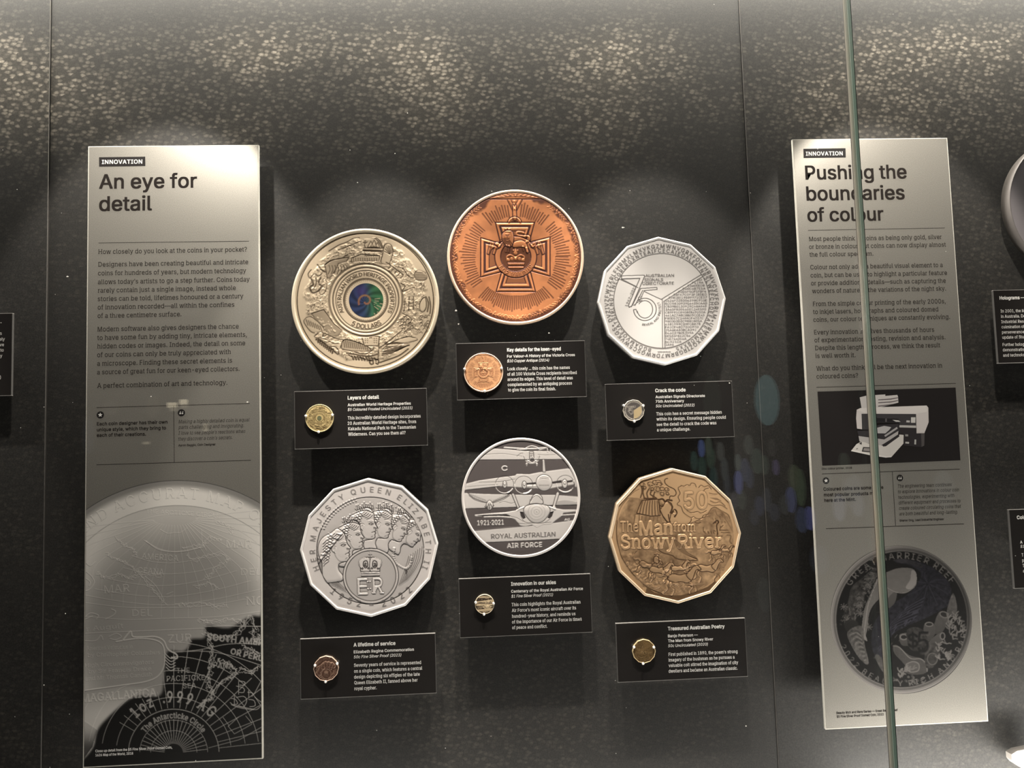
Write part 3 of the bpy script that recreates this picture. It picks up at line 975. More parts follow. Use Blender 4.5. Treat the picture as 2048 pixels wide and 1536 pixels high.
class Relief:
    def __init__(self, ox, oy, s, w=1650, h=1560, ks=KS):
        self.ox, self.oy, self.s, self.ks = ox, oy, s, ks
        self.W, self.Hh = int(w * ks), int(h * ks)
        self.H = np.zeros((self.Hh, self.W)); self.T = np.zeros_like(self.H); self.F = np.zeros_like(self.H)
        self.yy, self.xx = np.mgrid[0:self.Hh, 0:self.W] / ks

    def _bb(self, P, w):
        k = self.ks
        x0 = max(0, int((P[:, 0].min() - w) * k)); x1 = min(self.W, int((P[:, 0].max() + w) * k) + 2)
        y0 = max(0, int((P[:, 1].min() - w) * k)); y1 = min(self.Hh, int((P[:, 1].max() + w) * k) + 2)
        return slice(y0, max(y0, y1)), slice(x0, max(x0, x1))

    def dist(self, P, w, closed=False):
        """distance to a polyline inside its padded box"""
        P = np.asarray(P, float)
        bb = self._bb(P, w)
        D = np.full(self.xx[bb].shape, 1e9)
        X0, Y0 = bb[1].start, bb[0].start
        n = len(P)
        if n == 1:
            return bb, np.hypot(self.xx[bb] - P[0, 0], self.yy[bb] - P[0, 1])
        for i in range(n if closed else n - 1):
            a, b = P[i], P[(i + 1) % n]
            sb = self._bb(np.array([a, b]), w)
            sl = (slice(sb[0].start - Y0, sb[0].stop - Y0), slice(sb[1].start - X0, sb[1].stop - X0))
            x, y = self.xx[sb] - a[0], self.yy[sb] - a[1]
            d = b - a; L = d @ d + 1e-9
            t = np.clip((x * d[0] + y * d[1]) / L, 0, 1)
            dd = np.hypot(x - t * d[0], y - t * d[1])
            D[sl] = np.minimum(D[sl], dd)
        return bb, D

    def stroke(self, P, w, h, t=0.0, mode='add', closed=False, sm=False, f=None):
        """ridge (h > 0) or groove (h < 0) of half-width w; t adds patina"""
        if sm: P = smooth_pts(P, closed)
        bb, D = self.dist(P, w + 2, closed)
        q = np.clip(1 - (D / w) ** 2, 0, 1)
        p = np.sqrt(q)
        if mode == 'add': self.H[bb] += h * p
        elif mode == 'max': self.H[bb] = np.maximum(self.H[bb], h * p)
        elif mode == 'set': self.H[bb] = np.where(D < w, h * p, self.H[bb])
        if t > 0: self.T[bb] = np.maximum(self.T[bb], t * np.clip(2.6 * (1 - (D / (w * 1.3)) ** 2), 0, 1))
        if t < 0: self.T[bb] *= np.where(D < w, 1 + t * q, 1)
        if f is not None: self.F[bb] = np.where(D < w, f, self.F[bb])

    def mask(self, P):
        P = np.asarray(P, float)
        bb = self._bb(P, 2)
        x, y = self.xx[bb], self.yy[bb]
        M = np.zeros(x.shape, bool)
        n = len(P)
        for i in range(n):
            a, b = P[i], P[(i + 1) % n]
            if a[1] == b[1]: continue
            c = (a[1] > y) != (b[1] > y)
            M ^= c & (x < (b[0] - a[0]) * (y - a[1]) / (b[1] - a[1]) + a[0])
        return bb, M

    def fill(self, P, h, bev=12, mode='add', sm=False, t=None, f=None, outline=None, base=0.0, round_=True):
        """raised shape: height h reached over the bevel width; outline = patina of its edge"""
        if sm: P = smooth_pts(P, True)
        P = np.asarray(P, float)
        bb, M = self.mask(P)
        _, D = self.dist(P, 2, True)
        bb2, D2 = self.dist(P, bev + 4, True)
        # bring D2 to bb
        sy = slice(bb[0].start - bb2[0].start, bb[0].start - bb2[0].start + M.shape[0])
        sx = slice(bb[1].start - bb2[1].start, bb[1].start - bb2[1].start + M.shape[1])
        D = D2[sy, sx]
        q = np.clip(D / bev, 0, 1)
        p = np.sqrt(np.clip(1 - (1 - q) ** 2, 0, 1)) if round_ else q
        hh = base + h * p
        if mode == 'add': self.H[bb] += np.where(M, hh, 0)
        elif mode == 'set': self.H[bb] = np.where(M, hh, self.H[bb])
        elif mode == 'max': self.H[bb] = np.where(M, np.maximum(self.H[bb], hh), self.H[bb])
        if t is not None: self.T[bb] = np.where(M, t, self.T[bb])
        if f is not None: self.F[bb] = np.where(M, f, self.F[bb])
        if outline: self.stroke(P, 4.5, -0.25 * abs(h), t=outline, closed=True)

    def disc(self, cx, cy, r, h, bev=6, mode='add', t=None, f=None):
        bb = self._bb(np.array([[cx - r, cy - r], [cx + r, cy + r]]), 3)
        D = r - np.hypot(self.xx[bb] - cx, self.yy[bb] - cy)
        q = np.clip(D / bev, 0, 1); M = D > 0
        p = np.sqrt(np.clip(1 - (1 - q) ** 2, 0, 1))
        if mode == 'add': self.H[bb] += np.where(M, h * p, 0)
        elif mode == 'set': self.H[bb] = np.where(M, h * p, self.H[bb])
        else: self.H[bb] = np.where(M, np.maximum(self.H[bb], h * p), self.H[bb])
        if t is not None: self.T[bb] = np.where(M, t, self.T[bb])
        if f is not None: self.F[bb] = np.where(M, f, self.F[bb])

    def ell(self, cx, cy, rx, ry, a=0, n=28, a0=0, a1=360):
        t = np.radians(np.linspace(a0, a1, n + 1)[:n if a1 - a0 == 360 else n + 1])
        x, y = rx * np.cos(t), ry * np.sin(t)
        c, s = math.cos(math.radians(a)), math.sin(math.radians(a))
        return np.c_[cx + x * c - y * s, cy + x * s + y * c]

    def noise(self, scale, seed, oct_=3):
        r = np.random.default_rng(seed)
        N = np.zeros_like(self.H); amp = 1.0; tot = 0
        for o in range(oct_):
            g = r.standard_normal((int(self.Hh / self.ks / scale) + 4, int(self.W / self.ks / scale) + 4))
            x, y = self.xx / scale, self.yy / scale
            ix, iy = x.astype(int), y.astype(int)
            fx, fy = x - ix, y - iy
            fx = fx * fx * (3 - 2 * fx); fy = fy * fy * (3 - 2 * fy)
            N += amp * ((g[iy, ix] * (1 - fx) + g[iy, ix + 1] * fx) * (1 - fy) + (g[iy + 1, ix] * (1 - fx) + g[iy + 1, ix + 1] * fx) * fy)
            tot += amp; amp *= 0.5; scale /= 2
        return N / tot

    def text(self, s, M2, h, bold=0.0, t=0.0, serif=False, groove=False, shear=0.0, f=None, outline=0.0, mode='add'):
        """s laid out by M2: function (x, y in em units) -> crop units, drawn as filled letters"""
        V, T = line_vf(s, 0, shear, serif)
        if not len(V): return
        P = M2(V[:, :2])
        bb = self._bb(P, 6)
        Mk = np.zeros(self.xx[bb].shape, bool)
        X0, Y0 = bb[1].start, bb[0].start
        for tr in T:
            for k in range(1, len(tr) - 1):
                a, b, c = P[tr[0]], P[tr[k]], P[tr[k + 1]]
                sb = self._bb(np.array([a, b, c]), 0.5)
                sl = (slice(sb[0].start - Y0, sb[0].stop - Y0), slice(sb[1].start - X0, sb[1].stop - X0))
                x, y = self.xx[sb], self.yy[sb]
                d1 = (b[0] - a[0]) * (y - a[1]) - (b[1] - a[1]) * (x - a[0])
                d2 = (c[0] - b[0]) * (y - b[1]) - (c[1] - b[1]) * (x - b[0])
                d3 = (a[0] - c[0]) * (y - c[1]) - (a[1] - c[1]) * (x - c[0])
                Mk[sl] |= ((d1 >= 0) & (d2 >= 0) & (d3 >= 0)) | ((d1 <= 0) & (d2 <= 0) & (d3 <= 0))
        A = Mk.astype(float)
        if bold:
            r = max(1, int(round(bold * self.ks)))
            A = np.clip(blur(A, r) * 2.2, 0, 1)
        if outline:
            O = np.clip(blur(A, max(1, int(round(5 * self.ks)))) * 3, 0, 1)
            self.T[bb] = np.maximum(self.T[bb], outline * np.clip(O - A, 0, 1))
            self.T[bb] *= 1 - A
            self.H[bb] -= 0.3 * abs(h) * np.clip(O - A, 0, 1)
        if mode == 'set': self.H[bb] = self.H[bb] * (1 - A) + h * A
        else: self.H[bb] += h * A
        if t: self.T[bb] = np.maximum(self.T[bb], t * A)
        if f is not None: self.F[bb] = np.where(A > 0.5, f, self.F[bb])

    def line_text(self, s, x0, y0, x1, y1, size, h, **k):
        """baseline from (x0, y0) to (x1, y1); size = crop units per em-unit vertically"""
        V, _ = line_vf(s, 0, 0, k.get('serif', False))
        a, b = V[:, 0].min(), V[:, 0].max()
        L = math.hypot(x1 - x0, y1 - y0); ux, uy = (x1 - x0) / L, (y1 - y0) / L
        kx = L / (b - a)

        def M2(Q):
            X = (Q[:, 0] - a) * kx; Y = Q[:, 1] * size
            return np.c_[x0 + X * ux + Y * uy, y0 + X * uy - Y * ux]
        self.text(s, M2, h, **k)

    def arc_text(self, s, cx, cy, r, a0, a1, size, h, inward=False, **k):
        """letters along a circle; angles in degrees, clockwise from 3 o'clock in image sense; a0 -> a1 is reading direction
        inward=False: tops of the letters point outward"""
        sr = k.get('serif', False)
        adv = [glyph(c, 0, 0, sr)[2] for c in s]
        tot = sum(adv); x = 0.0
        for c, ad in zip(s, adv):
            if c != ' ':
                V, _, _ = glyph(c, 0, 0, sr)
                mid = ad / 2
                th = math.radians(a0 + (a1 - a0) * (x + mid) / tot)
                sgn = 1 if a1 > a0 else -1
                tx, ty = -math.sin(th) * sgn, math.cos(th) * sgn
                nx, ny = (-math.cos(th), -math.sin(th)) if inward else (math.cos(th), math.sin(th))
                px, py = cx + r * math.cos(th), cy + r * math.sin(th)
                w = k.get('kx', 1.0)

                def M2(Q):
                    X = (Q[:, 0] - mid) * size * w; Y = Q[:, 1] * size
                    return np.c_[px + X * tx + Y * nx, py + X * ty + Y * ny]
                kk = {a: b for a, b in k.items() if a != 'kx'}
                self.text(c, M2, h, **kk)
            x += ad

    def sample(self, A, px, py):
        u = (np.asarray(px) - self.ox) * self.s * self.ks; v = (np.asarray(py) - self.oy) * self.s * self.ks
        u = np.clip(u, 0, self.W - 1.001); v = np.clip(v, 0, self.Hh - 1.001)
        iu, iv = u.astype(int), v.astype(int); fu, fv = u - iu, v - iv
        return (A[iv, iu] * (1 - fu) + A[iv, iu + 1] * fu) * (1 - fv) + (A[iv + 1, iu] * (1 - fu) + A[iv + 1, iu + 1] * fu) * fv

    def img(self, x, y):
        return self.ox + x / self.s, self.oy + y / self.s


def coin_metal(name, rough, metal, grain=0.06):
    """the metal takes its colour from the tint laid on the mesh; frosted and polished areas differ in gloss (alpha of the tint)"""
    m = bpy.data.materials.new(name)
    m.use_nodes = True
    nt = m.node_tree; b = nt.nodes['Principled BSDF']
    a = nt.nodes.new('ShaderNodeVertexColor'); a.layer_name = 'tint'
    nt.links.new(a.outputs['Color'], b.inputs['Base Color'])
    r = nt.nodes.new('ShaderNodeMapRange')
    r.inputs[3].default_value = rough; r.inputs[4].default_value = 0.12
    nt.links.new(a.outputs['Alpha'], r.inputs[0])
    tc = nt.nodes.new('ShaderNodeTexCoord'); n = nt.nodes.new('ShaderNodeTexNoise')
    n.inputs['Scale'].default_value = 700; n.inputs['Detail'].default_value = 2
    nt.links.new(tc.outputs['Object'], n.inputs['Vector'])
    ad = nt.nodes.new('ShaderNodeMath'); ad.operation = 'MULTIPLY_ADD'; ad.inputs[1].default_value = grain
    nt.links.new(n.outputs['Fac'], ad.inputs[0]); nt.links.new(r.outputs[0], ad.inputs[2])
    nt.links.new(ad.outputs[0], b.inputs['Roughness'])
    b.inputs['Metallic'].default_value = metal
    return m


def outline_fn(kind, R, rot=0.0):
    if kind == 'round':
        return lambda t: np.full_like(t, R)
    n = 12
    ap = R * math.cos(math.pi / n)

    def f(t):
        q = np.mod(t - rot + math.pi / n, 2 * math.pi / n) - math.pi / n     # angle from the nearest corner
        q = math.pi / n - np.abs(q)
        r = ap / np.cos(q)
        return np.minimum(r, R * 0.9985)
    return f


def medallion(name, label, cat, cx, cz, out, rel, colf, material, y=YF, thick=0.012, depth=1.0, rim=0.0075, rim_h=0.0012,
              rim_col=(0.8, 0.8, 0.8), side_col=(0.5, 0.5, 0.5), group=None, nt=640, nr=170, fw=None, post=True, back=0.0):
    """disc at (cx, cz); faces the visitor (-Y).  out(theta) = outline radius"""
    root = empty(name, (cx, y, cz))
    tag(root, label, cat, group)
    th = np.linspace(0, 2 * math.pi, nt, endpoint=False)
    R = out(th)
    Rin = R - rim
    # face: polar grid inside the rim
    rho = np.concatenate([[0.0], (np.arange(1, nr + 1) / nr) ** 0.86])
    X = cx + rho[:, None] * Rin[None, :] * np.cos(th)[None, :]
    Z = cz + rho[:, None] * Rin[None, :] * np.sin(th)[None, :]
    # sample through the photograph's projection at the face plane
    if fw is None:
        px, py = topx(np.c_[X.ravel(), np.full(X.size, y), Z.ravel()])
    else:
        px, py = fw(X.ravel(), Z.ravel())
    Hs = rel.sample(rel.H, px, py) * 1e-3 * depth
    Ts = rel.sample(rel.T, px, py); Fs = rel.sample(rel.F, px, py)
    edge = np.clip((1 - rho[:, None]) * 40, 0, 1) * np.ones_like(X)
    Yv = y - Hs * edge.ravel()
    V = np.c_[X.ravel(), Yv, Z.ravel()]
    i = np.arange(nr)[:, None] * nt; k = np.arange(nt)[None, :]; k2 = (k + 1) % nt
    Fq = np.stack([i + k, i + k2, i + nt + k2, i + nt + k], -1).reshape(-1, 4)
    C, al = colf(np.clip(Ts, 0, 1), np.clip(Fs, 0, 1), px, py)
    o = mesh_obj('face', V, Fq.astype(np.int32), material, root, smooth=True)
    ca = o.data.color_attributes.new('tint', 'FLOAT_COLOR', 'POINT')
    ca.data.foreach_set('color', np.c_[C, al].astype(np.float32).ravel())
    # rim: raised lip with bevels, then the side, then the back
    prof = [(-rim, 0.0002), (-rim * 0.93, -rim_h), (-rim * 0.25, -rim_h), (0.0, -rim_h * 0.1), (0.0, thick), (-0.05 * float(R.min()), thick)]
    Vr, Cr = [], []
    for dr, dy in prof:
        rr = R + dr
        Vr.append(np.c_[cx + rr * np.cos(th), np.full(nt, y + dy), cz + rr * np.sin(th)])
    Vr = np.concatenate(Vr)
    ii = np.arange(len(prof) - 1)[:, None] * nt
    Fr = np.stack([ii + k, ii + k2, ii + nt + k2, ii + nt + k], -1).reshape(-1, 4)
    o2 = mesh_obj('rim', Vr, Fr.astype(np.int32), material, root)
    ca = o2.data.color_attributes.new('tint', 'FLOAT_COLOR', 'POINT')
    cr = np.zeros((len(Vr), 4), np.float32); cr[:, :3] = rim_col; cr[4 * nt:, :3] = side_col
    ca.data.foreach_set('color', cr.ravel())
    n = 32
    if post:
        pr_ = min(0.02, float(R.min()) * 0.45)
        lathe_y('standoff', cx, cz, [(pr_, y + thick), (pr_, back)], POST, root, 20)
    tb = np.linspace(0, 2 * math.pi, 96, endpoint=False); Rb = out(tb) * 0.97
    Vb = np.c_[cx + Rb * np.cos(tb), np.full(96, y + thick), cz + Rb * np.sin(tb)]
    mesh_obj('back_plate', Vb, [list(range(95, -1, -1))], POST, root)
    return root


def centre_round(l, r, t, b):
    """circle of the plane YF whose picture has these extreme pixels: centre and radius"""
    P = [at(l, (t + b) / 2), at(r, (t + b) / 2), at((l + r) / 2, t), at((l + r) / 2, b)]
    cx = (P[0][0] + P[1][0]) / 2; cz = (P[2][2] + P[3][2]) / 2
    return cx, cz, ((P[1][0] - P[0][0]) + (P[2][2] - P[3][2])) / 4


def centre_poly(pts):
    W = np.array([at(x, y) for x, y in pts])[:, [0, 2]]
    c = W.mean(0)
    R = np.hypot(*(W - c).T).mean()
    a = np.arctan2(W[:, 1] - c[1], W[:, 0] - c[0])
    d = np.mod(a + math.pi / 12, math.pi / 6) - math.pi / 12
    return c[0], c[1], R, float(np.mean(d))


def lerp(a, b, t):
    a, b = np.array(a), np.array(b)
    return a[None, :] * (1 - t[:, None]) + b[None, :] * t[:, None]
# ------------------------------------------------------------------ medallion 1: pale gold, ring of landscapes round a coloured centre
def rot_pts(P, cx, cy, deg):
    c, s = math.cos(math.radians(deg)), math.sin(math.radians(deg))
    P = np.asarray(P, float) - (cx, cy)
    return np.c_[P[:, 0] * c - P[:, 1] * s + cx, P[:, 0] * s + P[:, 1] * c + cy]


def ring(R, cx, cy, r, w, h, t=0.0, n=120, a0=0, a1=360, mode='add'):
    P = R.ell(cx, cy, r, r * 0.985, 0, n, a0, a1)
    R.stroke(P, w, h, t=t, closed=(a1 - a0 == 360), mode=mode)


R1 = Relief(560, 440, 4.8, 1640, 1540)
cx, cy = 821, 775
rr = np.hypot(R1.xx - cx, (R1.yy - cy) * 1.015)
ann = ((rr > 362) & (rr < 585 + 22 * R1.noise(60, 2, 2))).astype(float)
ann = blur(ann, 3)
n1 = R1.noise(46, 11, 4); n2 = R1.noise(26, 12, 3)
ridg = 1 - np.abs(n1) * 2.2
R1.H += ann * (0.75 + 0.55 * np.clip(ridg, -1, 1) + 0.35 * np.abs(n2))
R1.T += ann * np.clip((np.abs(n1) < 0.06) * 0.75 + (np.abs(n2) < 0.06) * 0.4 + 0.1 * (n1 < -0.25), 0, 0.85)
S = lambda *p, w=5, h=-0.5, t=0.75, sm=True, closed=False: R1.stroke(list(p), w, h, t=t, sm=sm, closed=closed)
# harbour: sails and bridge arch above a wharf
R1.fill([(800, 180), (990, 180), (975, 310), (790, 305)], 0.5, 20, 'set', t=0.05)
for a in ((838, 265, 872, 205, 900, 262), (868, 265, 905, 192, 930, 264), (905, 268, 938, 215, 958, 268)):
    R1.fill([(a[0], a[1]), (a[2], a[3]), (a[4], a[5])], 0.7, 14, outline=0.8)
S((912, 180), (945, 210), (965, 245), (978, 270)); S((925, 176), (960, 206), (985, 262))
S((805, 272), (980, 274), sm=False); S((800, 290), (985, 300), w=7, t=0.95, sm=False); S((805, 302), (975, 312), sm=False)
S((818, 200), (812, 245), (820, 268)); S((800, 215), (818, 225), (835, 212))
# exhibition building and gables below the wharf
R1.fill([(780, 330), (960, 345), (950, 395), (800, 400), (682, 405), (690, 365)], 0.55, 14, 'set', t=0.1, outline=0.7)
for x in range(705, 940, 22):
    S((x, 368), (x, 396), w=4, sm=False, t=0.6)
for x in (812, 835, 858, 880, 903):
    S((x, 350), (x + 8, 338), (x + 16, 352), w=3.5, t=0.6)
# flower and rock pinnacle
R1.fill([(970, 415), (985, 330), (1005, 240), (1060, 235), (1085, 300), (1070, 370), (1040, 430)], 0.7, 18, 'set', sm=True, t=0.1, outline=0.85)
for k in range(8):
    a = math.radians(200 + k * 20)
    S((1050, 330), (1050 + 50 * math.cos(a), 330 + 75 * math.sin(a)), w=4, t=0.6, sm=False)
# mountains at the upper left
R1.fill([(430, 430), (470, 400), (560, 370), (660, 360), (640, 400), (560, 420), (540, 470), (480, 560), (455, 560)], 0.6, 16, 'set', t=0.35, outline=0.9)
S((440, 430), (500, 385), (580, 375), (650, 335), (700, 320)); S((470, 300), (560, 245), (640, 215), (700, 180), (760, 172)); S((560, 290), (640, 262), (690, 240), (780, 205))
for x in range(470, 640, 28):
    S((x, 440), (x + 10, 480), (x - 5, 520), w=5, t=0.7)
# eucalypt and animals on the left
for q in range(14):
    a = 2.2 + q * 0.12
    x, y = cx + 500 * math.cos(a + 0.5), cy + 480 * math.sin(a + 0.5)
S((300, 480), (270, 520), (290, 560), (330, 520), (370, 540), (400, 520)); S((360, 430), (400, 480), (430, 500), w=7, t=0.85)
S((390, 560), (370, 610), (400, 640), (360, 690), (310, 700), (290, 650), (320, 620), (300, 570), w=8, t=0.8)
S((345, 560), (350, 610), (330, 650), w=6)
R1.fill([(420, 570), (450, 600), (440, 680), (400, 720), (380, 690), (410, 640)], 0.6, 12, sm=True, outline=0.6)
# pleated escarpment lower left
R1.fill([(300, 900), (420, 860), (520, 1000), (600, 1060), (560, 1110), (470, 1130), (430, 1040), (380, 1000)], 0.5, 14, 'set', t=0.42, outline=0.8)
for q in range(60):
    r_ = np.random.default_rng(q)
    x, y = r_.uniform(340, 560), r_.uniform(890, 1100)
    if (x - 300) * 0.95 + 880 - 60 < y < (x - 300) * 0.95 + 980:
        R1.disc(x, y, 9, 0.35, 6, t=0.3)
R1.fill([(232, 960), (300, 930), (420, 1040), (400, 1075), (310, 1080), (245, 1010)], 0.5, 12, 'set', sm=True, t=0.12, outline=0.7)
for q in range(7):
    S((250 + q * 22, 960 + q * 10), (268 + q * 22, 1010 + q * 9), w=6, t=0.6, sm=False)
S((330, 1120), (380, 1080), (420, 1090), (410, 1120), (440, 1110)); S((340, 1130), (420, 1140), (500, 1180), (560, 1190), w=4)
for q in range(9):
    S((345 + q * 17, 1150 + q * 13), (372 + q * 17, 1140 + q * 13), (365 + q * 17, 1178 + q * 13), w=6, t=0.9)
S((490, 1215), (540, 1225), (565, 1270), (550, 1290), (500, 1240), w=6); S((430, 1090), (540, 1140), (600, 1150), w=5)
# cliffs, convict building and bottom lettering-like fringe
R1.fill([(590, 1210), (620, 1150), (760, 1180), (860, 1230), (850, 1260), (700, 1260), (600, 1240)], 0.6, 12, 'set', sm=True, t=0.3, outline=0.85)
for q in range(12):
    S((610 + q * 20, 1160 + q * 4), (622 + q * 20, 1225 + q * 2), w=6, t=0.7, sm=False)
R1.fill([(785, 1125), (955, 1120), (945, 1210), (810, 1210)], 0.8, 12, 'set', t=0.12, outline=0.9)
for x in (820, 840, 905, 925):
    for y in (1140, 1160, 1180):
        R1.disc(x, y, 6, -0.3, 3, t=0.7)
R1.fill([(855, 1118), (885, 1118), (885, 1140), (855, 1140)], -0.6, 5, t=0.95)
S((600, 1250), (700, 1265), (820, 1290), (900, 1240), w=6); S((640, 1280), (760, 1300), (860, 1310), (940, 1290), w=7, t=0.85)
S((660, 1300), (700, 1320), (760, 1320), (820, 1340), (880, 1330), (940, 1345), w=6)
for q in range(9):
    S((690 + q * 27, 1310 + 2 * q), (705 + q * 27, 1340 + 2 * q), w=7, t=0.85, sm=False)
S((855, 1350), (870, 1385), (895, 1380), (885, 1350), (860, 1360), w=6, t=0.9); S((915, 1345), (945, 1350), (940, 1385), (920, 1375), w=6, t=0.9)
# leaf, water and lily pads at the lower right
S((950, 1200), (945, 1290), (940, 1340), w=6); S((960, 1230), (1090, 1130), (1200, 1040), (1230, 1020), w=6, t=0.8, sm=False)
R1.fill([(985, 1250), (1080, 1170), (1230, 1120), (1320, 1150), (1180, 1190)], 0.5, 18, 'set', sm=True, t=0.02, outline=0.6)
R1.fill([(1010, 1200), (1090, 1172), (1180, 1180), (1240, 1186), (1120, 1192)], -0.5, 8, sm=True, t=0.95)
for q in range(6):
    S((980 + q * 8, 1300 - q * 16), (1080 + q * 18, 1280 - q * 12), (1180 + q * 12, 1225 - q * 4), w=6, t=0.8)
S((960, 1370), (1050, 1340), (1150, 1300), (1230, 1240), w=7, t=0.8)
# city blocks at the right
for q in range(4):
    for p_ in range(3):
        x, y = 1130 + p_ * 30 + q * 20, 985 + q * 30 - p_ * 26
        R1.fill([(x, y), (x + 26, y - 12), (x + 30, y + 14), (x + 6, y + 26)], 0.5, 6, 'set', t=0.08, outline=0.55)
S((1200, 760), (1190, 880), w=5, sm=False); S((1240, 740), (1235, 870), w=5, sm=False); S((1280, 740), (1280, 860), w=5, sm=False)
for y in (770, 800, 830):
    S((1240, y), (1280, y), w=4, sm=False)
# penguin, ferns, turtle
R1.fill([(1365, 760), (1395, 750), (1405, 830), (1380, 880), (1345, 870), (1340, 810)], 0.9, 16, 'set', sm=True, t=0.0, outline=0.75)
S((1400, 740), (1425, 800), (1415, 880), w=7); S((1430, 740), (1445, 820), (1440, 900), w=6)
for q in range(26):
    r_ = np.random.default_rng(100 + q)
    x, y = r_.uniform(1200, 1420), r_.uniform(920, 1090)
    if x + y * 0.55 > 1790: S((x, y), (x + 12, y - 14), (x + 24, y - 4), w=4, t=0.6)
S((1180, 900), (1260, 950), (1240, 1000)); S((1160, 610), (1200, 640), (1170, 690), (1250, 660), (1290, 650), w=5); S((1110, 450), (1180, 470), (1230, 540), (1280, 560))
R1.fill([(1290, 530), (1310, 490), (1360, 490), (1400, 520), (1410, 560), (1370, 590), (1310, 580)], 0.9, 22, 'set', sm=True, t=0.45, outline=0.6)
for q in range(5):
    S((1300, 508 + q * 17), (1400, 505 + q * 17), w=4, t=0.6, sm=False)
for q in range(5):
    S((1020 + q * 30, 410 + q * 22), (1060 + q * 30, 440 + q * 22), (1040 + q * 30, 470 + q * 22), w=6, t=0.7)
# rings round the centre
flat = (rr < 362)
R1.H = np.where(flat, 0.35, R1.H); R1.T = np.where(flat, 0.0, R1.T)
for r_, w_, h_, t_ in ((352, 9, -0.5, 0.6), (334, 11, 0.7, 0.0), (316, 6, -0.5, 0.75), (300, 6, 0.3, 0.0), (288, 4, -0.4, 0.75), (212, 5, -0.5, 0.9), (200, 5, -0.3, 0.7)):
    ring(R1, 824, 772, r_, w_, h_, t=t_)
R1.arc_text('AUSTRALIAN WORLD HERITAGE PROPERTIES', 824, 772, 236, 152, 388, 74, 0.5, kx=0.95, t=0.85, bold=1.5)
R1.arc_text('5 DOLLARS', 824, 772, 272, 122, 55, 88, 0.5, inward=True, kx=0.95, t=0.85, bold=2)
for q in range(60):
    a = 2 * math.pi * q / 60
    R1.disc(824 + 188 * math.cos(a), 772 + 186 * math.sin(a), 3.5, 0.25, 3, t=0.6)
ring(R1, 819, 777, 655, 5, -0.5, t=0.85)


def hsv(h, s, v):
    i = np.floor(h * 6).astype(int) % 6; f = h * 6 - np.floor(h * 6)
    p, q, t = v * (1 - s), v * (1 - f * s), v * (1 - (1 - f) * s)
    return np.choose(i, [v, q, p, p, t, v]), np.choose(i, [t, v, v, q, p, p]), np.choose(i, [p, p, t, v, v, q])


def col1(T, F, px, py):
    C = lerp((0.70, 0.565, 0.405), (0.06, 0.036, 0.018), T ** 0.75)
    return C, np.zeros(len(T))


def colour_centre(parent, c_px, c_py, r_px):
    """the printed spiral in the centre of the first medallion"""
    P = at(c_px, c_py, YF); rad = r_px / FPX * (-YF * 0 + 1.19)
    n, m = 120, 40
    V, C = [], []
    for i in range(m + 1):
        for k in range(n):
            r, t = i / m, 2 * math.pi * k / n
            V.append((P[0] + rad * r * math.cos(t), YF - 0.0006, P[2] + rad * r * math.sin(t)))
            x, y = r * math.cos(t), r * math.sin(t)
            x2, y2 = x + 0.02, y + 0.05
            rr_, tt = math.hypot(x2, y2), math.atan2(y2, x2)
            sw = 0.5 + 0.5 * math.sin(tt * 9 + 3.2 * math.log(rr_ + 0.05) * 2.0)
            right = 1 / (1 + math.exp(-(x - 0.15) * 9))
            bot = 1 / (1 + math.exp((y - 0.1) * 4))
            base = np.array([0.035, 0.055, 0.14]) * (1 - right) + np.array([0.05, 0.17, 0.075]) * right
            base = base * (0.55 + 0.8 * sw)
            vio = math.exp(-((x + 0.25) ** 2 + (y - 0.55) ** 2) / 0.12)
            base = base * (1 - 0.6 * vio) + np.array([0.12, 0.08, 0.32]) * 0.6 * vio
            sp = math.exp(-((rr_ - (0.10 + 0.055 * ((tt + 2.6) % (2 * math.pi)))) / 0.055) ** 2)
            base = base * (1 - sp) + np.array([0.42, 0.20 + 0.1 * y, 0.10]) * sp
            ray = 1 if (x > 0.45 and ((tt * 5.1) % 1) > 0.82 and bot > 0.5) else 0
            if ray: base = np.array([0.62, 0.52, 0.34])
            C.append(base * 0.5)
    F = []
    for i in range(m):
        for k in range(n):
            k2 = (k + 1) % n
            F.append([i * n + k, i * n + k2, (i + 1) * n + k2, (i + 1) * n + k])
    return mesh_obj('coloured_centre', V, np.array(F, np.int32), mat('hologram_print', (0.1, 0.1, 0.2), 0.35, attr='tint'), parent, False, np.array(C))


M1 = coin_metal('pale_gold', 0.45, 0.4)
x1, z1, r1 = centre_round(582.5, 878.8, 457.7, 747.3)
med1 = medallion('large_medallion', 'large pale gold medallion with landscapes ringing a coloured blue and green centre', 'medallion', x1, z1,
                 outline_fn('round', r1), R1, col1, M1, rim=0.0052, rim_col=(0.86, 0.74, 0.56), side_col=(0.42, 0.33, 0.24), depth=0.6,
                 group='large medallions on the wall')
colour_centre(med1, 560 + 828 / 4.8, 440 + 770 / 4.8, 149 / 4.8)

# ------------------------------------------------------------------ medallion 2: antique copper, cross and lion
R2 = Relief(870, 360, 4.956, 1600, 1550)
cx, cy = 798, 765
rr = np.hypot(R2.xx - cx, R2.yy - cy)
nz = R2.noise(70, 21, 3)
R2.T += 0.16 * np.clip(R2.noise(120, 22, 3) + 0.2, 0, 1)
R2.T += 0.03 * np.sin(R2.yy * 0.55 + 3 * nz)                       # brushed streaks
scal = 585 + 14 * np.cos(np.arctan2(R2.yy - cy, R2.xx - cx) * 13) + 22 * nz
low = np.clip((rr - scal) / 26, 0, 1)
R2.T = np.maximum(R2.T, low * 0.82)
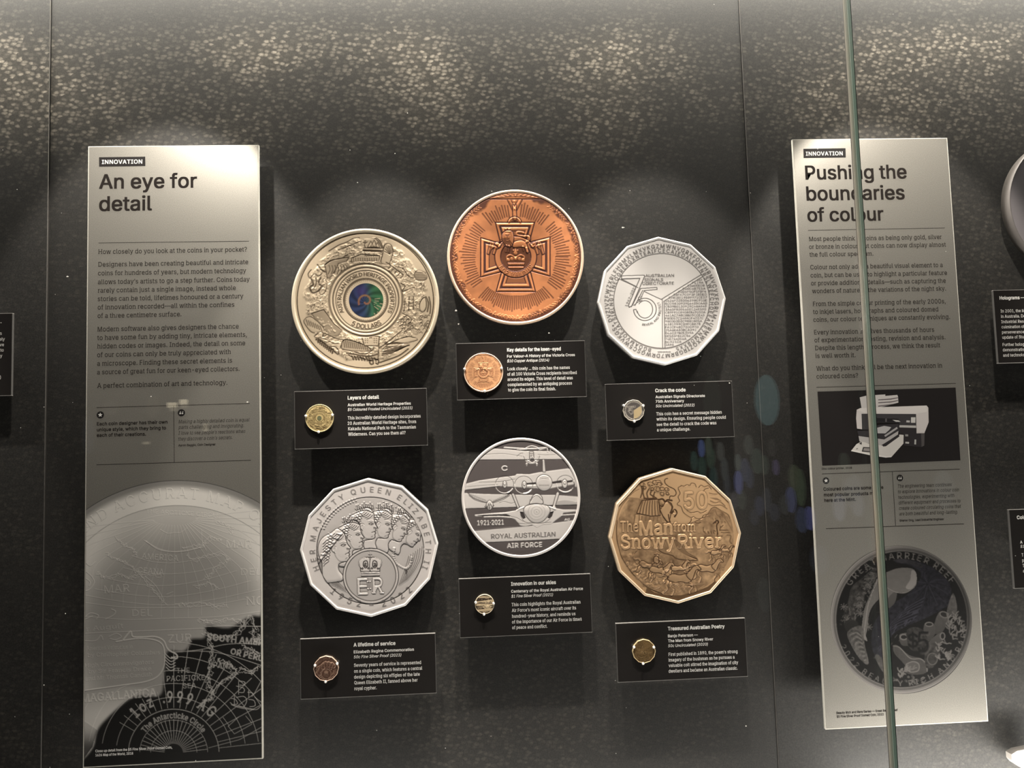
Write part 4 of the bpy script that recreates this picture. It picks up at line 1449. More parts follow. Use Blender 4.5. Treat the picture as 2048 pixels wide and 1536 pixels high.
# exergue at the top with its leaves
R2.fill([(500, 190), (560, 150), (640, 118), (720, 102), (800, 97), (880, 102), (960, 120), (1030, 148), (1090, 190)], 0.3, 8, 'set', t=0.15, base=0.2)
R2.stroke([(500, 190), (1075, 190)], 5, -0.7, t=0.95)
for sx in (-1, 1):
    for k in range(5):
        x = 798 + sx * (50 + k * 42); y = 150 + k * 6
        R2.stroke([(x, y), (x + sx * 30, y - 16)], 6, 0.5, t=0.55); R2.stroke([(x, y + 5), (x + sx * 34, y + 12)], 6, 0.5, t=0.55)
    R2.stroke([(798, 160), (798 + sx * 250, 178)], 4, 0.4, t=0.5)
R2.stroke([(775, 125), (798, 165), (821, 125)], 6, 0.6, t=0.5)
# wreath along the rim
for i, (x, y) in enumerate([(360, 335), (225, 535), (190, 775), (245, 1010), (375, 1200), (590, 1330), (820, 1370), (1050, 1315), (1240, 1190), (1370, 975), (1410, 755), (1370, 520), (1215, 320)]):
    a = math.atan2(y - cy, x - cx)
    ux, uy = math.cos(a), math.sin(a); tx, ty = -uy, ux
    P = lambda u, v: (x + u * ux + v * tx, y + u * uy + v * ty)
    R2.stroke([P(18, -20), P(-26, 0), P(18, 20)], 5, 0.8, t=-0.9)
    R2.stroke([P(4, -16), P(6, 16)], 4, 0.6, t=-0.9)
    for s_ in (-1, 1):
        for k in range(3):
            v0 = s_ * (34 + k * 28)
            R2.stroke([P(-6 - v0 * v0 * 0.0009 * 1, v0), P(-24 - v0 * v0 * 0.0009, v0 + s_ * 20)], 5, 0.7, t=-0.7)
            R2.stroke([P(2 - v0 * v0 * 0.0009, v0), P(12 - v0 * v0 * 0.0009, v0 + s_ * 22)], 5, 0.7, t=-0.7)
        R2.stroke([P(0, s_ * 22), P(-4, s_ * 60), P(-12, s_ * 108)], 3.5, 0.5, t=-0.8)
# the names: radial lines of tiny lettering
rg = np.random.default_rng(3)
a = 0.0
while a < 360:
    d = (a + 180) % 360
    skip = any(abs((a - g + 180) % 360 - 180) < wg for g, wg in ((268, 6.5), (226, 4), (313, 4), (138, 4), (43, 4)))
    if not skip:
        ins = 398 + 8 * abs(math.cos(math.radians(a))) + rg.uniform(-8, 8)
        out_ = rg.uniform(505, 560)
        if 205 < a < 335: ins, out_ = ins + 4, rg.uniform(500, 545)
        if 50 < a < 130: ins, out_ = 385 + 40 * abs(math.cos(math.radians(a))) * 0 + abs(a - 90) * 0.6, rg.uniform(495, 540)
        c_, s_ = math.cos(math.radians(a)), math.sin(math.radians(a))
        r_ = ins
        while r_ < out_:
            r2_ = min(out_, r_ + rg.uniform(26, 70))
            R2.stroke([(cx + r_ * c_, cy + r_ * s_), (cx + r2_ * c_, cy + r2_ * s_)], 6.5, -0.45, t=0.62)
            r_ = r2_ + 7
    a += 3.15 if not (50 < a < 130) else 2.55
rip = 0.5 + 0.5 * np.sin(rr * 0.9)
zone = (rr > 380) & (rr < 565)
R2.H += np.where(zone & (R2.T > 0.4), 0.22 * rip, 0)
# bar, ring and V that carry the cross
R2.stroke([(735, 200), (785, 290)], 11, 1.0, t=0.0); R2.stroke([(848, 200), (792, 290)], 11, 1.0)
R2.stroke([(715, 196), (770, 310)], 4, -0.5, t=0.9); R2.stroke([(868, 196), (808, 310)], 4, -0.5, t=0.9)
R2.stroke([(757, 205), (785, 262), (820, 205)], 4, -0.5, t=0.8)
R2.disc(787, 215, 14, 0.8, 6)
R2.stroke([(766, 245), (772, 395)], 4, -0.6, t=0.95); R2.stroke([(806, 245), (812, 395)], 4, -0.6, t=0.95)
R2.stroke([(783, 240), (790, 398)], 12, 1.5)
R2.stroke(R2.ell(789, 428, 56, 52, 0, 20, 180, 360), 9, 1.1); R2.stroke(R2.ell(789, 428, 70, 66, 0, 20, 185, 355), 4, -0.5, t=0.9)
R2.fill(R2.ell(789, 428, 40, 36, 0, 20, 180, 360), -0.3, 5, t=0.7)
# the cross, arm by arm
arm = [(665, 655), (607, 430), (978, 430), (915, 655), (797, 765)]
for k in range(4):
    R2.fill(rot_pts(arm, 797, 765, 90 * k), 1.1, 14, 'set', t=0.0)
for k in range(4):
    g = lambda P: rot_pts(P, 797, 765, 90 * k)
    R2.stroke(g([(655, 650), (598, 421), (988, 421), (925, 650)]), 5, -0.9, t=0.95)
    R2.stroke(g([(690, 640), (632, 452), (953, 452), (892, 640)]), 4, -0.5, t=0.55)
    R2.stroke(g([(697, 640), (646, 462), (939, 462), (884, 640)]), 9, -1.0, t=0.95)
    R2.stroke(g([(712, 640), (668, 484), (917, 484), (870, 640)]), 9, 0.5, t=-0.95)
    R2.fill(g([(735, 650), (692, 505), (893, 505), (850, 650)]), -0.5, 5, t=0.45, round_=False)
    R2.stroke(g([(735, 640), (692, 505), (893, 505), (850, 640)]), 4, -0.4, t=0.9)
# scroll with FOR VALOUR
R2.disc(800, 765, 205, 1.7, 10, 'set', t=0.08)
R2.stroke(R2.ell(800, 765, 208, 206, 0, 60), 5, -0.9, t=0.95, closed=True)
R2.disc(800, 760, 146, 0.7, 8, 'set', t=0.72)
R2.stroke(R2.ell(800, 760, 150, 150, 0, 60), 5, -0.2, t=0.9, closed=True)
R2.arc_text('FOR VALOUR', 800, 765, 196, 152, 26, 82, 0.7, inward=True, kx=0.8, t=0.0, outline=0.8)
for sx in (-1, 1):
    q = lambda x, y: (800 + sx * (x - 800), y)
    for d_ in (0, 52):
        P = [q(1018 - d_, 610), q(1052 - d_, 612), q(1085 - d_, 735), q(1060 - d_, 745), q(1040 - d_, 690), q(1000 - d_, 668)]
        R2.fill(P, 0.9, 10, 'add', t=0.12, outline=0.9)
    R2.stroke([q(1036, 625), q(1064, 735)], 4, -0.5, t=0.7); R2.stroke([q(972, 640), q(1004, 735)], 4, -0.5, t=0.7)
    R2.fill([q(935, 640), q(990, 612), q(1010, 640), q(965, 680)], 1.0, 10, t=0.05, outline=0.9)
# crown
for k in range(5):
    x = 725 + k * 37
    R2.disc(x, 790 - 14 * math.cos((k - 2) * 0.9), 17, 0.9, 10, t=0.0)
R2.stroke([(722, 795), (712, 765), (745, 745), (785, 765), (797, 790)], 9, 1.0, t=-1, sm=True)
R2.stroke([(872, 795), (885, 765), (850, 745), (812, 765), (797, 790)], 9, 1.0, t=-1, sm=True)
R2.disc(798, 725, 20, 1.1, 10, t=0.0); R2.stroke([(798, 680), (798, 740)], 8, 0.9, t=-1); R2.stroke([(775, 700), (822, 700)], 8, 0.9, t=-1)
R2.fill([(715, 820), (892, 820), (882, 850), (725, 850)], 0.9, 10, t=0.15, outline=0.8)
R2.fill([(722, 858), (882, 858), (882, 880), (722, 880)], 1.0, 8, t=0.0, outline=0.8)
for k in range(8):
    R2.disc(735 + k * 19, 835, 6, 0.4, 4, t=0.6)
# lion
R2.fill([(765, 640), (790, 612), (850, 598), (890, 610), (912, 640), (925, 690), (935, 720), (905, 722), (890, 680), (850, 668), (800, 672), (770, 668)], 1.5, 26, 'max', sm=True, t=0.0, outline=0.9, base=1.2)
R2.fill([(665, 545), (690, 510), (735, 500), (770, 520), (782, 570), (775, 630), (755, 665), (720, 670), (685, 640), (665, 600)], 1.6, 26, 'max', sm=True, t=0.12, outline=0.9, base=1.2)
for k in range(9):
    a_ = math.radians(40 + k * 18)
    R2.stroke([(718 + 26 * math.cos(a_), 585 + 26 * math.sin(a_)), (718 + 64 * math.cos(a_), 600 + 72 * math.sin(a_))], 5, -0.45, t=0.7)
R2.disc(716, 558, 30, 0.7, 18, t=0.05)
R2.stroke([(697, 548), (710, 553)], 4, -0.4, t=0.9); R2.stroke([(722, 553), (736, 547)], 4, -0.4, t=0.9)
R2.stroke([(716, 556), (714, 574), (722, 578)], 4, 0.3, t=0.6); R2.stroke([(700, 588), (718, 594), (734, 586)], 4, -0.3, t=0.8)
R2.stroke([(683, 505), (690, 482), (704, 498), (716, 476), (730, 498), (748, 482), (752, 510)], 7, 1.0, t=0.1)
R2.stroke([(690, 512), (750, 514)], 7, 0.8, t=0.1)
for P in ([(708, 655), (704, 712)], [(730, 660), (728, 712)], [(905, 680), (915, 722)], [(870, 668), (878, 700)]):
    R2.stroke(P, 12, 1.4, t=0.0); R2.stroke([(P[0][0] + 15, P[0][1]), (P[1][0] + 15, P[1][1])], 4, -0.4, t=0.85)
R2.stroke([(905, 618), (935, 590), (920, 560), (880, 560), (840, 555), (808, 545), (815, 520), (850, 518), (880, 528)], 11, 1.3, t=-0.8, sm=True)
R2.stroke([(918, 628), (950, 595), (935, 548), (885, 545), (830, 540)], 4, -0.4, t=0.9, sm=True)
ring(R2, 798, 765, 648, 6, -0.5, t=0.6)


def col2(T, F, px, py):
    C = lerp((0.76, 0.295, 0.122), (0.07, 0.018, 0.014), T ** 0.75)
    low_ = np.clip((T - 0.7) * 3, 0, 1)[:, None]
    C = C * (1 - 0.35 * low_) + np.array([0.10, 0.055, 0.07]) * 0.35 * low_
    return C, np.zeros(len(T))


M2 = coin_metal('antique_copper', 0.45, 0.4)
x2, z2, r2 = centre_round(895.2, 1166.6, 378.8, 650.0)
med2 = medallion('large_medallion', 'large orange copper medallion with a crowned lion on a cross, top of the middle column', 'medallion', x2, z2,
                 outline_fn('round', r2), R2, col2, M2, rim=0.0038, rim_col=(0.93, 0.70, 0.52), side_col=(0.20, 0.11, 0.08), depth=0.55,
                 group='large medallions on the wall')

# ------------------------------------------------------------------ medallion 3: white silver, ring of code letters and a 75
R3 = Relief(1170, 460, 5.297, 1650, 1540)
cx, cy = 812, 752
R3.arc_text('DVZIVZFWZXRLFHRMXLMXVKGZMWNVGRXFOLFHRMVCVXFGRLM•URMWXQZIRGBRM7DRWGSC5WVKGS•', cx, cy, 560, 157, 515, 84, 0.45, kx=0.95, t=0.8, bold=1)
R3.arc_text('BGOAMVOEJATSIRLNGTTNEOGRERGXNTEAIFCECAIEOALEKFNRSLWEFCHDEEAEE7NMDRXX5', cx, cy, 514, 101.5, 434, 78, 0.45, kx=0.95, t=0.8, bold=1)
rr = np.hypot(R3.xx - cx, R3.yy - cy)
R3.H += np.where(rr < 507, -0.35, 0)
ring(R3, cx, cy, 508, 3.5, -0.25, t=0.85)
low = R3.ell(cx, cy, 509, 509, 0, 60, 10, 170); R3.stroke(low, 5, -0.2, t=0.75)
L3 = lambda *p, w=4, t=0.8: R3.stroke(list(p), w, -0.3, t=t)
L3((808, 737), (1228, 476)); L3((835, 757), (1246, 495)); L3((820, 742), (822, 1258)); L3((838, 757), (848, 1262))
L3((808, 737), (628, 652)); L3((560, 612), (365, 520)); L3((545, 600), (385, 520)); L3((820, 742), (808, 737)); L3((565, 720), (585, 760)); L3((365, 520), (350, 540))
R3.stroke([(362, 518), (350, 540)], 4, -0.2, t=0.6)
seven = [(386, 487), (628, 480), (632, 492), (495, 808), (468, 820), (460, 802), (582, 514), (388, 520)]
R3.fill(seven, 0.35, 8); R3.stroke(seven, 4, -0.35, t=0.9, closed=True)
five = [(608, 612), (762, 610), (764, 630), (640, 640), (590, 722), (578, 716), (612, 632), (530, 800), (515, 805), (590, 625)]
L3((590, 620), (762, 610), (764, 632), (628, 642), (575, 760)); L3((590, 620), (505, 795)); L3((612, 640), (530, 800)); L3((505, 795), (490, 815))
bowl = list(R3.ell(635, 842, 120, 118, 0, 40, -128, 178)); R3.stroke(bowl, 4, -0.35, t=0.9)
R3.stroke(R3.ell(635, 842, 82, 92, 0, 40, -140, 168), 4, -0.35, t=0.85)
L3((515, 845), (540, 842)); L3((515, 800), (560, 765), (605, 745)); L3((540, 842), (556, 880)); R3.stroke([(565, 715), (605, 710)], 4, -0.3, t=0.5)
R3.line_text('AUSTRALIAN', 640, 499, 942, 496, 62, 0.4, t=0.75, bold=2)
R3.line_text('SIGNALS', 630, 543, 828, 541, 62, 0.4, t=0.75, bold=2)
R3.line_text('DIRECTORATE', 612, 582, 942, 578, 62, 0.4, t=0.75, bold=2)
R3.line_text('1947–2022', 446, 812, 540, 592, 46, 0.4, t=0.7, bold=2)
R3.arc_text('REVEAL AND PROTECT', 635, 842, 172, 101, -30, 46, 0.35, inward=True, t=0.8, bold=2)
rg = np.random.default_rng(9)
y = 540.0
while y < 1240:
    xr = cx + math.sqrt(max(0, 488 ** 2 - (y - 8 - cy) ** 2)) - 8
    xl = 852 if y > 745 else 862 + 1.58 * (745 - y)
    n = int((xr - xl) / 22)
    if n >= 2:
        R3.line_text(''.join(rg.choice(list('0123456789ABCDEF'), n)), xl, y, xr, y - 4, 44, 0.35, t=0.72, bold=2)
    y += 31.3
R3.line_text('20200', 770, 1302, 905, 1302, 36, 0.35, t=0.8)
for k in range(14):
    R3.disc(775 + k * 10, 1294, 6, -0.2, 3, t=0.6)


def col3(T, F, px, py):
    return lerp((0.84, 0.80, 0.775), (0.06, 0.05, 0.045), T ** 0.75), np.zeros(len(T))


M3 = coin_metal('frosted_silver', 0.5, 0.25)
V3 = [(780, 75), (1130, 155), (1390, 385), (1490, 725), (1420, 1065), (1190, 1320), (845, 1430), (490, 1355), (235, 1110), (130, 775), (205, 435), (440, 185)]
x3, z3, r3, ro3 = centre_poly([(1170 + a / 5.297, 460 + b / 5.297) for a, b in V3])
med3 = medallion('large_medallion', 'large white silver twelve-sided medallion with code letters and an outlined 75', 'medallion', x3, z3,
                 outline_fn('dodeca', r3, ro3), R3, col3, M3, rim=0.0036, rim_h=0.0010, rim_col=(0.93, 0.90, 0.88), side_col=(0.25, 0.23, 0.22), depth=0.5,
                 group='large medallions on the wall')
# ------------------------------------------------------------------ medallion 4: silver, six portraits fanned over a royal cypher
R4 = Relief(580, 940, 4.956, 1600, 1550)
cx, cy = 795, 800
rr = np.hypot(R4.xx - cx, R4.yy - cy)
inn = rr < 530
R4.H += np.where(inn, -0.5, 0); R4.F += np.where(inn, 0.55, 0)
R4.stroke(R4.ell(cx, cy, 531, 531, 0, 90, 5, 175), 5, -0.6, t=0.95)
R4.stroke(R4.ell(cx, cy, 531, 531, 0, 90, 175, 365), 3.5, -0.4, t=0.6)
# drapery at both sides
for k in range(7):
    R4.stroke([(262 + k * 16, 850 + k * 14), (290 + k * 18, 960 + k * 12), (350 + k * 22, 1070 + k * 10), (420 + k * 25, 1140 + k * 12)], 8, 0.6, t=0.0, sm=True)
    R4.stroke([(270 + k * 16, 850 + k * 14), (298 + k * 18, 960 + k * 12), (358 + k * 22, 1068 + k * 10), (428 + k * 25, 1138 + k * 12)], 4, -0.4, t=0.5, sm=True)
    R4.stroke([(1318 - k * 22, 760 + k * 16), (1300 - k * 24, 880 + k * 14), (1240 - k * 20, 1000 + k * 10), (1170 - k * 14, 1085 + k * 10)], 7, 0.55, t=0.0, sm=True)
    R4.stroke([(1310 - k * 22, 760 + k * 16), (1292 - k * 24, 880 + k * 14), (1232 - k * 20, 1000 + k * 10), (1162 - k * 14, 1085 + k * 10)], 3.5, -0.4, t=0.5, sm=True)
HEAD = [(-165, -170), (-110, -200), (-62, -178), (-36, -136), (-32, -88), (-24, -44), (0, 0), (-19, 13), (-15, 30), (-29, 42), (-17, 56), (-27, 72), (-24, 98), (-46, 118), (-88, 124), (-132, 136),
        (-140, 190), (-110, 250), (-130, 290), (-290, 285), (-300, 200), (-290, 100), (-312, 20), (-300, -70), (-250, -135)]
NOSE = [(603, 775, -8, 1.05), (736, 672, -4, 0.92), (868, 572, 0, 0.98), (1016, 588, 14, 0.92), (1160, 640, 26, 0.88), (1288, 700, 36, 0.84)]
for i in range(5, -1, -1):
    x, y, ang, s_ = NOSE[i]
    P = rot_pts([(x + a * s_, y + b * s_) for a, b in HEAD], x, y, ang)
    G = lambda pts: rot_pts([(x + a * s_, y + b * s_) for a, b in pts], x, y, ang)
    bb, Mk = R4.mask(smooth_pts(P, True))
    Mk &= inn[bb]
    R4.T[bb] = np.where(Mk, 0.0, R4.T[bb])
    R4.fill(P, 1.5, 34, 'set', sm=True, t=0.0, f=0.25, base=0.1)
    R4.stroke(smooth_pts(P, True), 4, -0.5, t=0.75, closed=True)
    # features: brow, eye, nostril, lips, cheek, jaw
    R4.stroke(G([(-34, -62), (-60, -74), (-92, -66)]), 6, 0.5, sm=True)
    R4.stroke(G([(-42, -40), (-66, -48), (-88, -38)]), 4, -0.5, t=0.8, sm=True)
    R4.stroke(G([(-44, -34), (-64, -28), (-84, -34)]), 3.5, -0.4, t=0.6, sm=True)
    R4.disc(*G([(-58, -38)])[0], 5, 0.3, 4, t=0.7)
    R4.stroke(G([(-20, 4), (-36, -4), (-34, 12)]), 4, -0.4, t=0.6, sm=True)
    R4.stroke(G([(-20, 42), (-44, 44), (-58, 50)]), 3.5, -0.5, t=0.75, sm=True)
    R4.stroke(G([(-46, 84), (-62, 92)]), 4, -0.3, t=0.4)
    R4.disc(*G([(-84, 30)])[0], 46, 0.16, 46)
    R4.stroke(G([(-60, 122), (-120, 108), (-152, 60), (-160, 10)]), 5, -0.3, t=0.28, sm=True)
    # ear and waved hair
    R4.stroke(G([(-150, 20), (-172, -6), (-160, -34), (-140, -24), (-146, 6)]), 6, 0.6, sm=True, t=0.0)
    R4.stroke(G([(-158, 26), (-182, -4), (-168, -42), (-138, -34)]), 3.5, -0.4, t=0.6, sm=True)
    for k in range(9):
        a0 = -150 + k * 22
        q = [(-120 - 95 * math.cos(math.radians(a0 - 90)) * 0.0 - 70 - k * 9, -168 + k * 26), (-150 - k * 9, -128 + k * 26), (-205 - k * 7, -118 + k * 28), (-252 - k * 3, -84 + k * 26)]
        R4.stroke(G(q), 8, 0.5, sm=True); R4.stroke(G([(a, b + 11) for a, b in q]), 3.5, -0.45, t=0.55, sm=True)
    for k in range(5):
        q = [(-52 - k * 20, -136 - k * 8), (-74 - k * 20, -110 - k * 10), (-108 - k * 20, -96 - k * 12)]
        R4.stroke(G(q), 7, 0.45, sm=True); R4.stroke(G([(a, b + 10) for a, b in q]), 3.5, -0.4, t=0.5, sm=True)
    if i in (1, 2, 3, 4, 5):                    # tiara of leaf points
        for k in range(9):
            bx, by = -44 - k * 20, -172 - 14 * math.sin(k * 0.55)
            h_ = 58 + 14 * math.sin(k * 1.9)
            R4.stroke(G([(bx, by), (bx - 14, by - h_)]), 6, 0.9, t=0.0)
            R4.stroke(G([(bx + 8, by), (bx - 6, by - h_ + 4)]), 3.5, -0.5, t=0.75)
            R4.stroke(G([(bx - 6, by - 22), (bx - 24, by - 34)]), 4, 0.7, t=0.3)
            R4.disc(*G([(bx - 14, by - h_ - 6)])[0], 6, 0.8, 4)
        R4.stroke(G([(-50, -160), (-110, -186), (-180, -172), (-250, -140)]), 6, 0.7, sm=True); R4.stroke(G([(-50, -150), (-110, -176), (-180, -162), (-250, -130)]), 3.5, -0.4, t=0.75, sm=True)
    else:                                       # laurel on the first head
        for k in range(8):
            a_, b_ = -60 - k * 36, -150 + k * 34
            R4.stroke(G([(a_, b_), (a_ - 24, b_ + 6), (a_ - 46, b_ + 32)]), 8, 0.8, sm=True); R4.stroke(G([(a_ + 2, b_ + 10), (a_ - 40, b_ + 40)]), 3.5, -0.5, t=0.75)
            R4.stroke(G([(a_ - 10, b_ + 8), (a_ - 44, b_ - 4)]), 7, 0.7); R4.stroke(G([(a_ - 10, b_ + 15), (a_ - 46, b_ + 4)]), 3.5, -0.4, t=0.7)
# parts of the heads that would cross the inner circle are trimmed back to the lettered border
outm = rr > 533
R4.H = np.where(outm, 0.0, R4.H); R4.T = np.where(outm, 0.0, R4.T); R4.F = np.where(outm, 0.0, R4.F)
R4.stroke(R4.ell(cx, cy, 531, 531, 0, 120, 0, 360), 4, -0.4, t=0.85)
# bead rows and pearls
for k in range(16):
    t_ = k / 15
    a_ = math.radians(205 + t_ * 48)
    R4.disc(cx + 540 * math.cos(a_) + 6, cy + 540 * math.sin(a_), 9, 0.8, 6, t=0.1); R4.disc(cx + 540 * math.cos(a_) + 10, cy + 552 * math.sin(a_) + 22, 4, 0, 3, t=0.9)
    R4.disc(cx + 515 * math.cos(a_) + 6, cy + 515 * math.sin(a_), 9, 0.8, 6, t=0.1); R4.disc(cx + 515 * math.cos(a_) + 13, cy + 515 * math.sin(a_) + 8, 5, 0, 3, t=0.9)
for k in range(9):
    a_ = math.radians(285 + k * 5)
    R4.disc(cx + 500 * math.cos(a_), cy + 500 * math.sin(a_), 8, 0.8, 6, t=0.1); R4.disc(cx + 500 * math.cos(a_) + 8, cy + 500 * math.sin(a_) + 8, 5, 0, 3, t=0.9)
pe = smooth_pts([(1032, 775), (1024, 850), (1045, 915), (1095, 955), (1150, 975), (1190, 935), (1205, 865)], False, 6)
for q in pe[::2]:
    R4.disc(q[0] + 5, q[1] + 7, 12, 0, 4, t=0.8); R4.disc(q[0], q[1], 12, 0.9, 10, t=0.0)
R4.fill([(1140, 985), (1165, 985), (1160, 1030), (1148, 1035)], 0.5, 8, t=0.85); R4.stroke([(1155, 1030), (1150, 1080)], 7, 0.6, t=0.4)
# medallion with the crown and cypher
R4.disc(800, 1050, 274, 0.9, 10, 'set', t=0.0, f=0.2)
R4.disc(800, 1050, 250, 0.25, 5, 'set', t=0.0, f=0.75)
R4.stroke(R4.ell(800, 1050, 250, 250, 0, 80), 4, -0.4, t=0.75, closed=True)
R4.stroke(R4.ell(800, 1050, 275, 275, 0, 80), 4, -0.3, t=0.85, closed=True)
for sx in (-1, 1):
    q = lambda P: [(795 + sx * (a - 795), b) for a, b in P]
    R4.fill(q([(797, 880), (840, 868), (885, 880), (908, 915), (890, 975), (882, 1010), (800, 1012)]), 0.9, 16, sm=True, t=0.0, outline=0.8, f=0.1)
    for k in range(12):
        a_ = math.radians(-95 + k * 14)
        x_, y_ = 852 + 56 * math.cos(a_), 922 + 52 * math.sin(a_)
        R4.disc(795 + sx * (x_ - 795), y_, 5, 0.7, 4, t=0.0); R4.disc(795 + sx * (x_ + 4 - 795), y_ + 5, 3.5, 0, 2, t=0.9)
    R4.stroke(q([(832, 900), (858, 910), (862, 950), (840, 972), (820, 950), (822, 915)]), 5, -0.5, t=0.85, sm=True, closed=True)
    for x_, y_ in ((842, 930), (852, 950), (835, 955), (812, 975), (872, 978)):
        R4.stroke(q([(x_ - 10, y_), (x_ + 10, y_)]), 4, -0.5, t=0.9); R4.stroke(q([(x_, y_ - 11), (x_, y_ + 10)]), 4, -0.5, t=0.9)
R4.stroke([(795, 880), (795, 1000)], 9, 0.9, t=0.0); R4.disc(795, 862, 17, 1.0, 8, t=0.15); R4.stroke([(776, 868), (814, 868)], 4, -0.4, t=0.95)
R4.stroke([(795, 820), (795, 848)], 7, 0.8, t=0.3); R4.stroke([(782, 834), (808, 834)], 7, 0.8, t=0.3)
R4.fill([(705, 1008), (888, 1008), (885, 1048), (710, 1052)], 0.9, 10, t=0.0, f=0.1)
R4.stroke([(704, 1008), (888, 1006)], 4, -0.5, t=0.8); R4.stroke([(708, 1030), (886, 1028)], 3.5, -0.4, t=0.7); R4.stroke([(708, 1054), (886, 1050)], 5, -0.5, t=0.95)
R4.line_text('E', 672, 1236, 772, 1233, 315, 1.1, serif=True, bold=0, t=0, outline=0.7, f=0)
R4.line_text('R', 812, 1224, 932, 1222, 305, 1.1, serif=True, bold=0, t=0, outline=0.7, f=0)
R4.line_text('II', 765, 1182, 806, 1180, 160, 1.2, serif=True, bold=0, t=0, outline=0.8, f=0)
R4.arc_text('HER MAJESTY QUEEN ELIZABETH II', 797, 768, 548, 154, 383, 106, 0.5, kx=1.0, t=0.62, bold=1)
R4.arc_text('1952 – 2022', 797, 768, 600, 135, 43, 128, 0.5, inward=True, kx=0.9, t=0.72, bold=1)


def col4(T, F, px, py):
    C = lerp((0.86, 0.81, 0.795), (0.05, 0.04, 0.038), T ** 0.75)
    C *= (1 - 0.36 * F)[:, None] * np.array([1.0, 0.985, 0.97])
    return C, np.zeros(len(T))


V4 = [(780, 88), (1115, 155), (1370, 385), (1468, 715), (1385, 1085), (1145, 1335), (800, 1457), (445, 1385), (195, 1150), (97, 805), (185, 450), (440, 190)]
x4, z4, r4, ro4 = centre_poly([(580 + a / 4.956, 940 + b / 4.956) for a, b in V4])
med4 = medallion('large_medallion', 'large silver twelve-sided medallion with six fanned queen portraits and a crowned cypher', 'medallion', x4, z4,
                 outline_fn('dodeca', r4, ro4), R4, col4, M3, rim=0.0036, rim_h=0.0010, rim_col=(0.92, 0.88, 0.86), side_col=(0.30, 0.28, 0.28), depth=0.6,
                 group='large medallions on the wall')

# ------------------------------------------------------------------ medallion 5: silver proof, aircraft on polished and frosted bands
R5 = Relief(900, 860, 5.69, 1650, 1540)
FR = lambda P, h=0.6, bev=10, **k: R5.fill(P, h, bev, 'set', t=0.0, f=1.0, **k)
# frosted bands between mirror-polished stripes
FR([(480, 210), (640, 220), (860, 240), (1160, 240), (1330, 330), (1180, 335), (320, 340)], 0.4)
FR([(150, 620), (330, 575), (540, 545), (740, 520), (760, 500), (900, 505), (1000, 485), (1100, 470), (1340, 438), (1400, 450), (1460, 600), (1440, 620), (1400, 600), (1160, 640), (1130, 660), (1000, 665), (730, 650), (560, 640), (160, 685)], 0.5)
FR([(140, 715), (400, 730), (700, 735), (900, 740), (1200, 740), (1470, 760), (1470, 850), (1150, 858), (700, 880), (140, 895)], 0.4)
FR([(270, 1150), (640, 1115), (1000, 1085), (1420, 1025), (1420, 1100), (1300, 1240), (1250, 1240), (380, 1280)], 0.4)
R5.stroke([(270, 1143), (640, 1108), (900, 1092)], 5, 0.5); R5.stroke([(330, 343), (1310, 338)], 4, -0.4, t=0.6); R5.stroke([(160, 690), (560, 645)], 4, -0.4, t=0.6)
R5.stroke([(150, 900), (760, 880)], 4, -0.4, t=0.6); R5.stroke([(900, 868), (1470, 855)], 4, -0.4, t=0.6); R5.stroke([(400, 1284), (1250, 1245)], 4, -0.4, t=0.7)
D5 = lambda *p, w=4, h=-0.35, t=0.6, sm=True: R5.stroke(list(p), w, h, t=t, sm=sm)
F5 = lambda *p, w=6, h=0.6, sm=False: R5.stroke(list(p), w, h, t=-1, sm=sm, f=1.0)
# biplane at the top
F5((620, 200), (760, 210), (860, 215), (1000, 212), (1110, 196), w=9); F5((860, 212), (895, 190), (935, 183), (985, 195), (1010, 215), w=6, sm=True)
F5((1108, 200), (1112, 250), w=6); F5((1135, 205), (1150, 250), w=6); F5((1010, 230), (1100, 205), w=5); F5((760, 228), (870, 222), w=5)
D5((700, 222), (860, 238), (1000, 236), (1160, 240), w=3); D5((880, 235), (975, 230), w=4)
R5.fill([(903, 250), (950, 250), (955, 330), (905, 330)], 0.8, 10, 'set', t=0.1, f=1.0, outline=0.7); D5((912, 270), (945, 270)); R5.disc(928, 290, 12, 0.3, 8, t=0.5)
R5.stroke(R5.ell(932, 290, 90, 92, 0, 40, 0, 180), 5, 0.5, f=1.0); D5((838, 300), (860, 350), w=3); D5((1022, 290), (1005, 345), w=3)
F5((880, 345), (935, 378), (985, 345), w=7); F5((935, 300), (890, 360), w=4); F5((935, 300), (980, 360), w=4); F5((872, 375), (872, 405), w=5); F5((988, 375), (988, 405), w=5); F5((862, 385), (882, 385), w=4); F5((978, 385), (998, 385), w=4)
D5((760, 300), (800, 270), (830, 265), w=3); D5((1000, 280), (1090, 285), (1200, 280), w=3, t=0.35); D5((400, 280), (600, 270), (820, 300), w=3, t=0.3)
# transport aircraft, engines and propeller arcs
D5((330, 595), (560, 590), (740, 560), w=3, t=0.4); D5((180, 650), (540, 620), w=3, t=0.3); F5((880, 640), (1000, 635), (1140, 655), (1300, 625), (1400, 610), w=12, h=0.5)
R5.fill([(870, 605), (985, 595), (985, 618), (870, 622)], -0.3, 4, t=0.95, f=0); R5.fill([(1160, 590), (1270, 572), (1270, 600), (1165, 612)], -0.3, 4, t=0.95, f=0); R5.fill([(1330, 580), (1400, 568), (1395, 590), (1335, 600)], -0.3, 4, t=0.9, f=0)
FR([(1052, 340), (1075, 335), (1088, 480), (1055, 480)], 0.9, 10, outline=0.5)
R5.disc(1070, 600, 92, 1.6, 60, 'set', t=0.03, f=1.0); R5.stroke(R5.ell(1070, 600, 92, 92), 4, -0.4, t=0.5, closed=True)
for y_ in (545, 560): D5((1020, y_), (1070, y_ - 8), (1120, y_), w=4, t=0.35)
for k in range(10): D5((1015 + k * 12, 625), (1020 + k * 11, 640), w=3, t=0.4, sm=False)
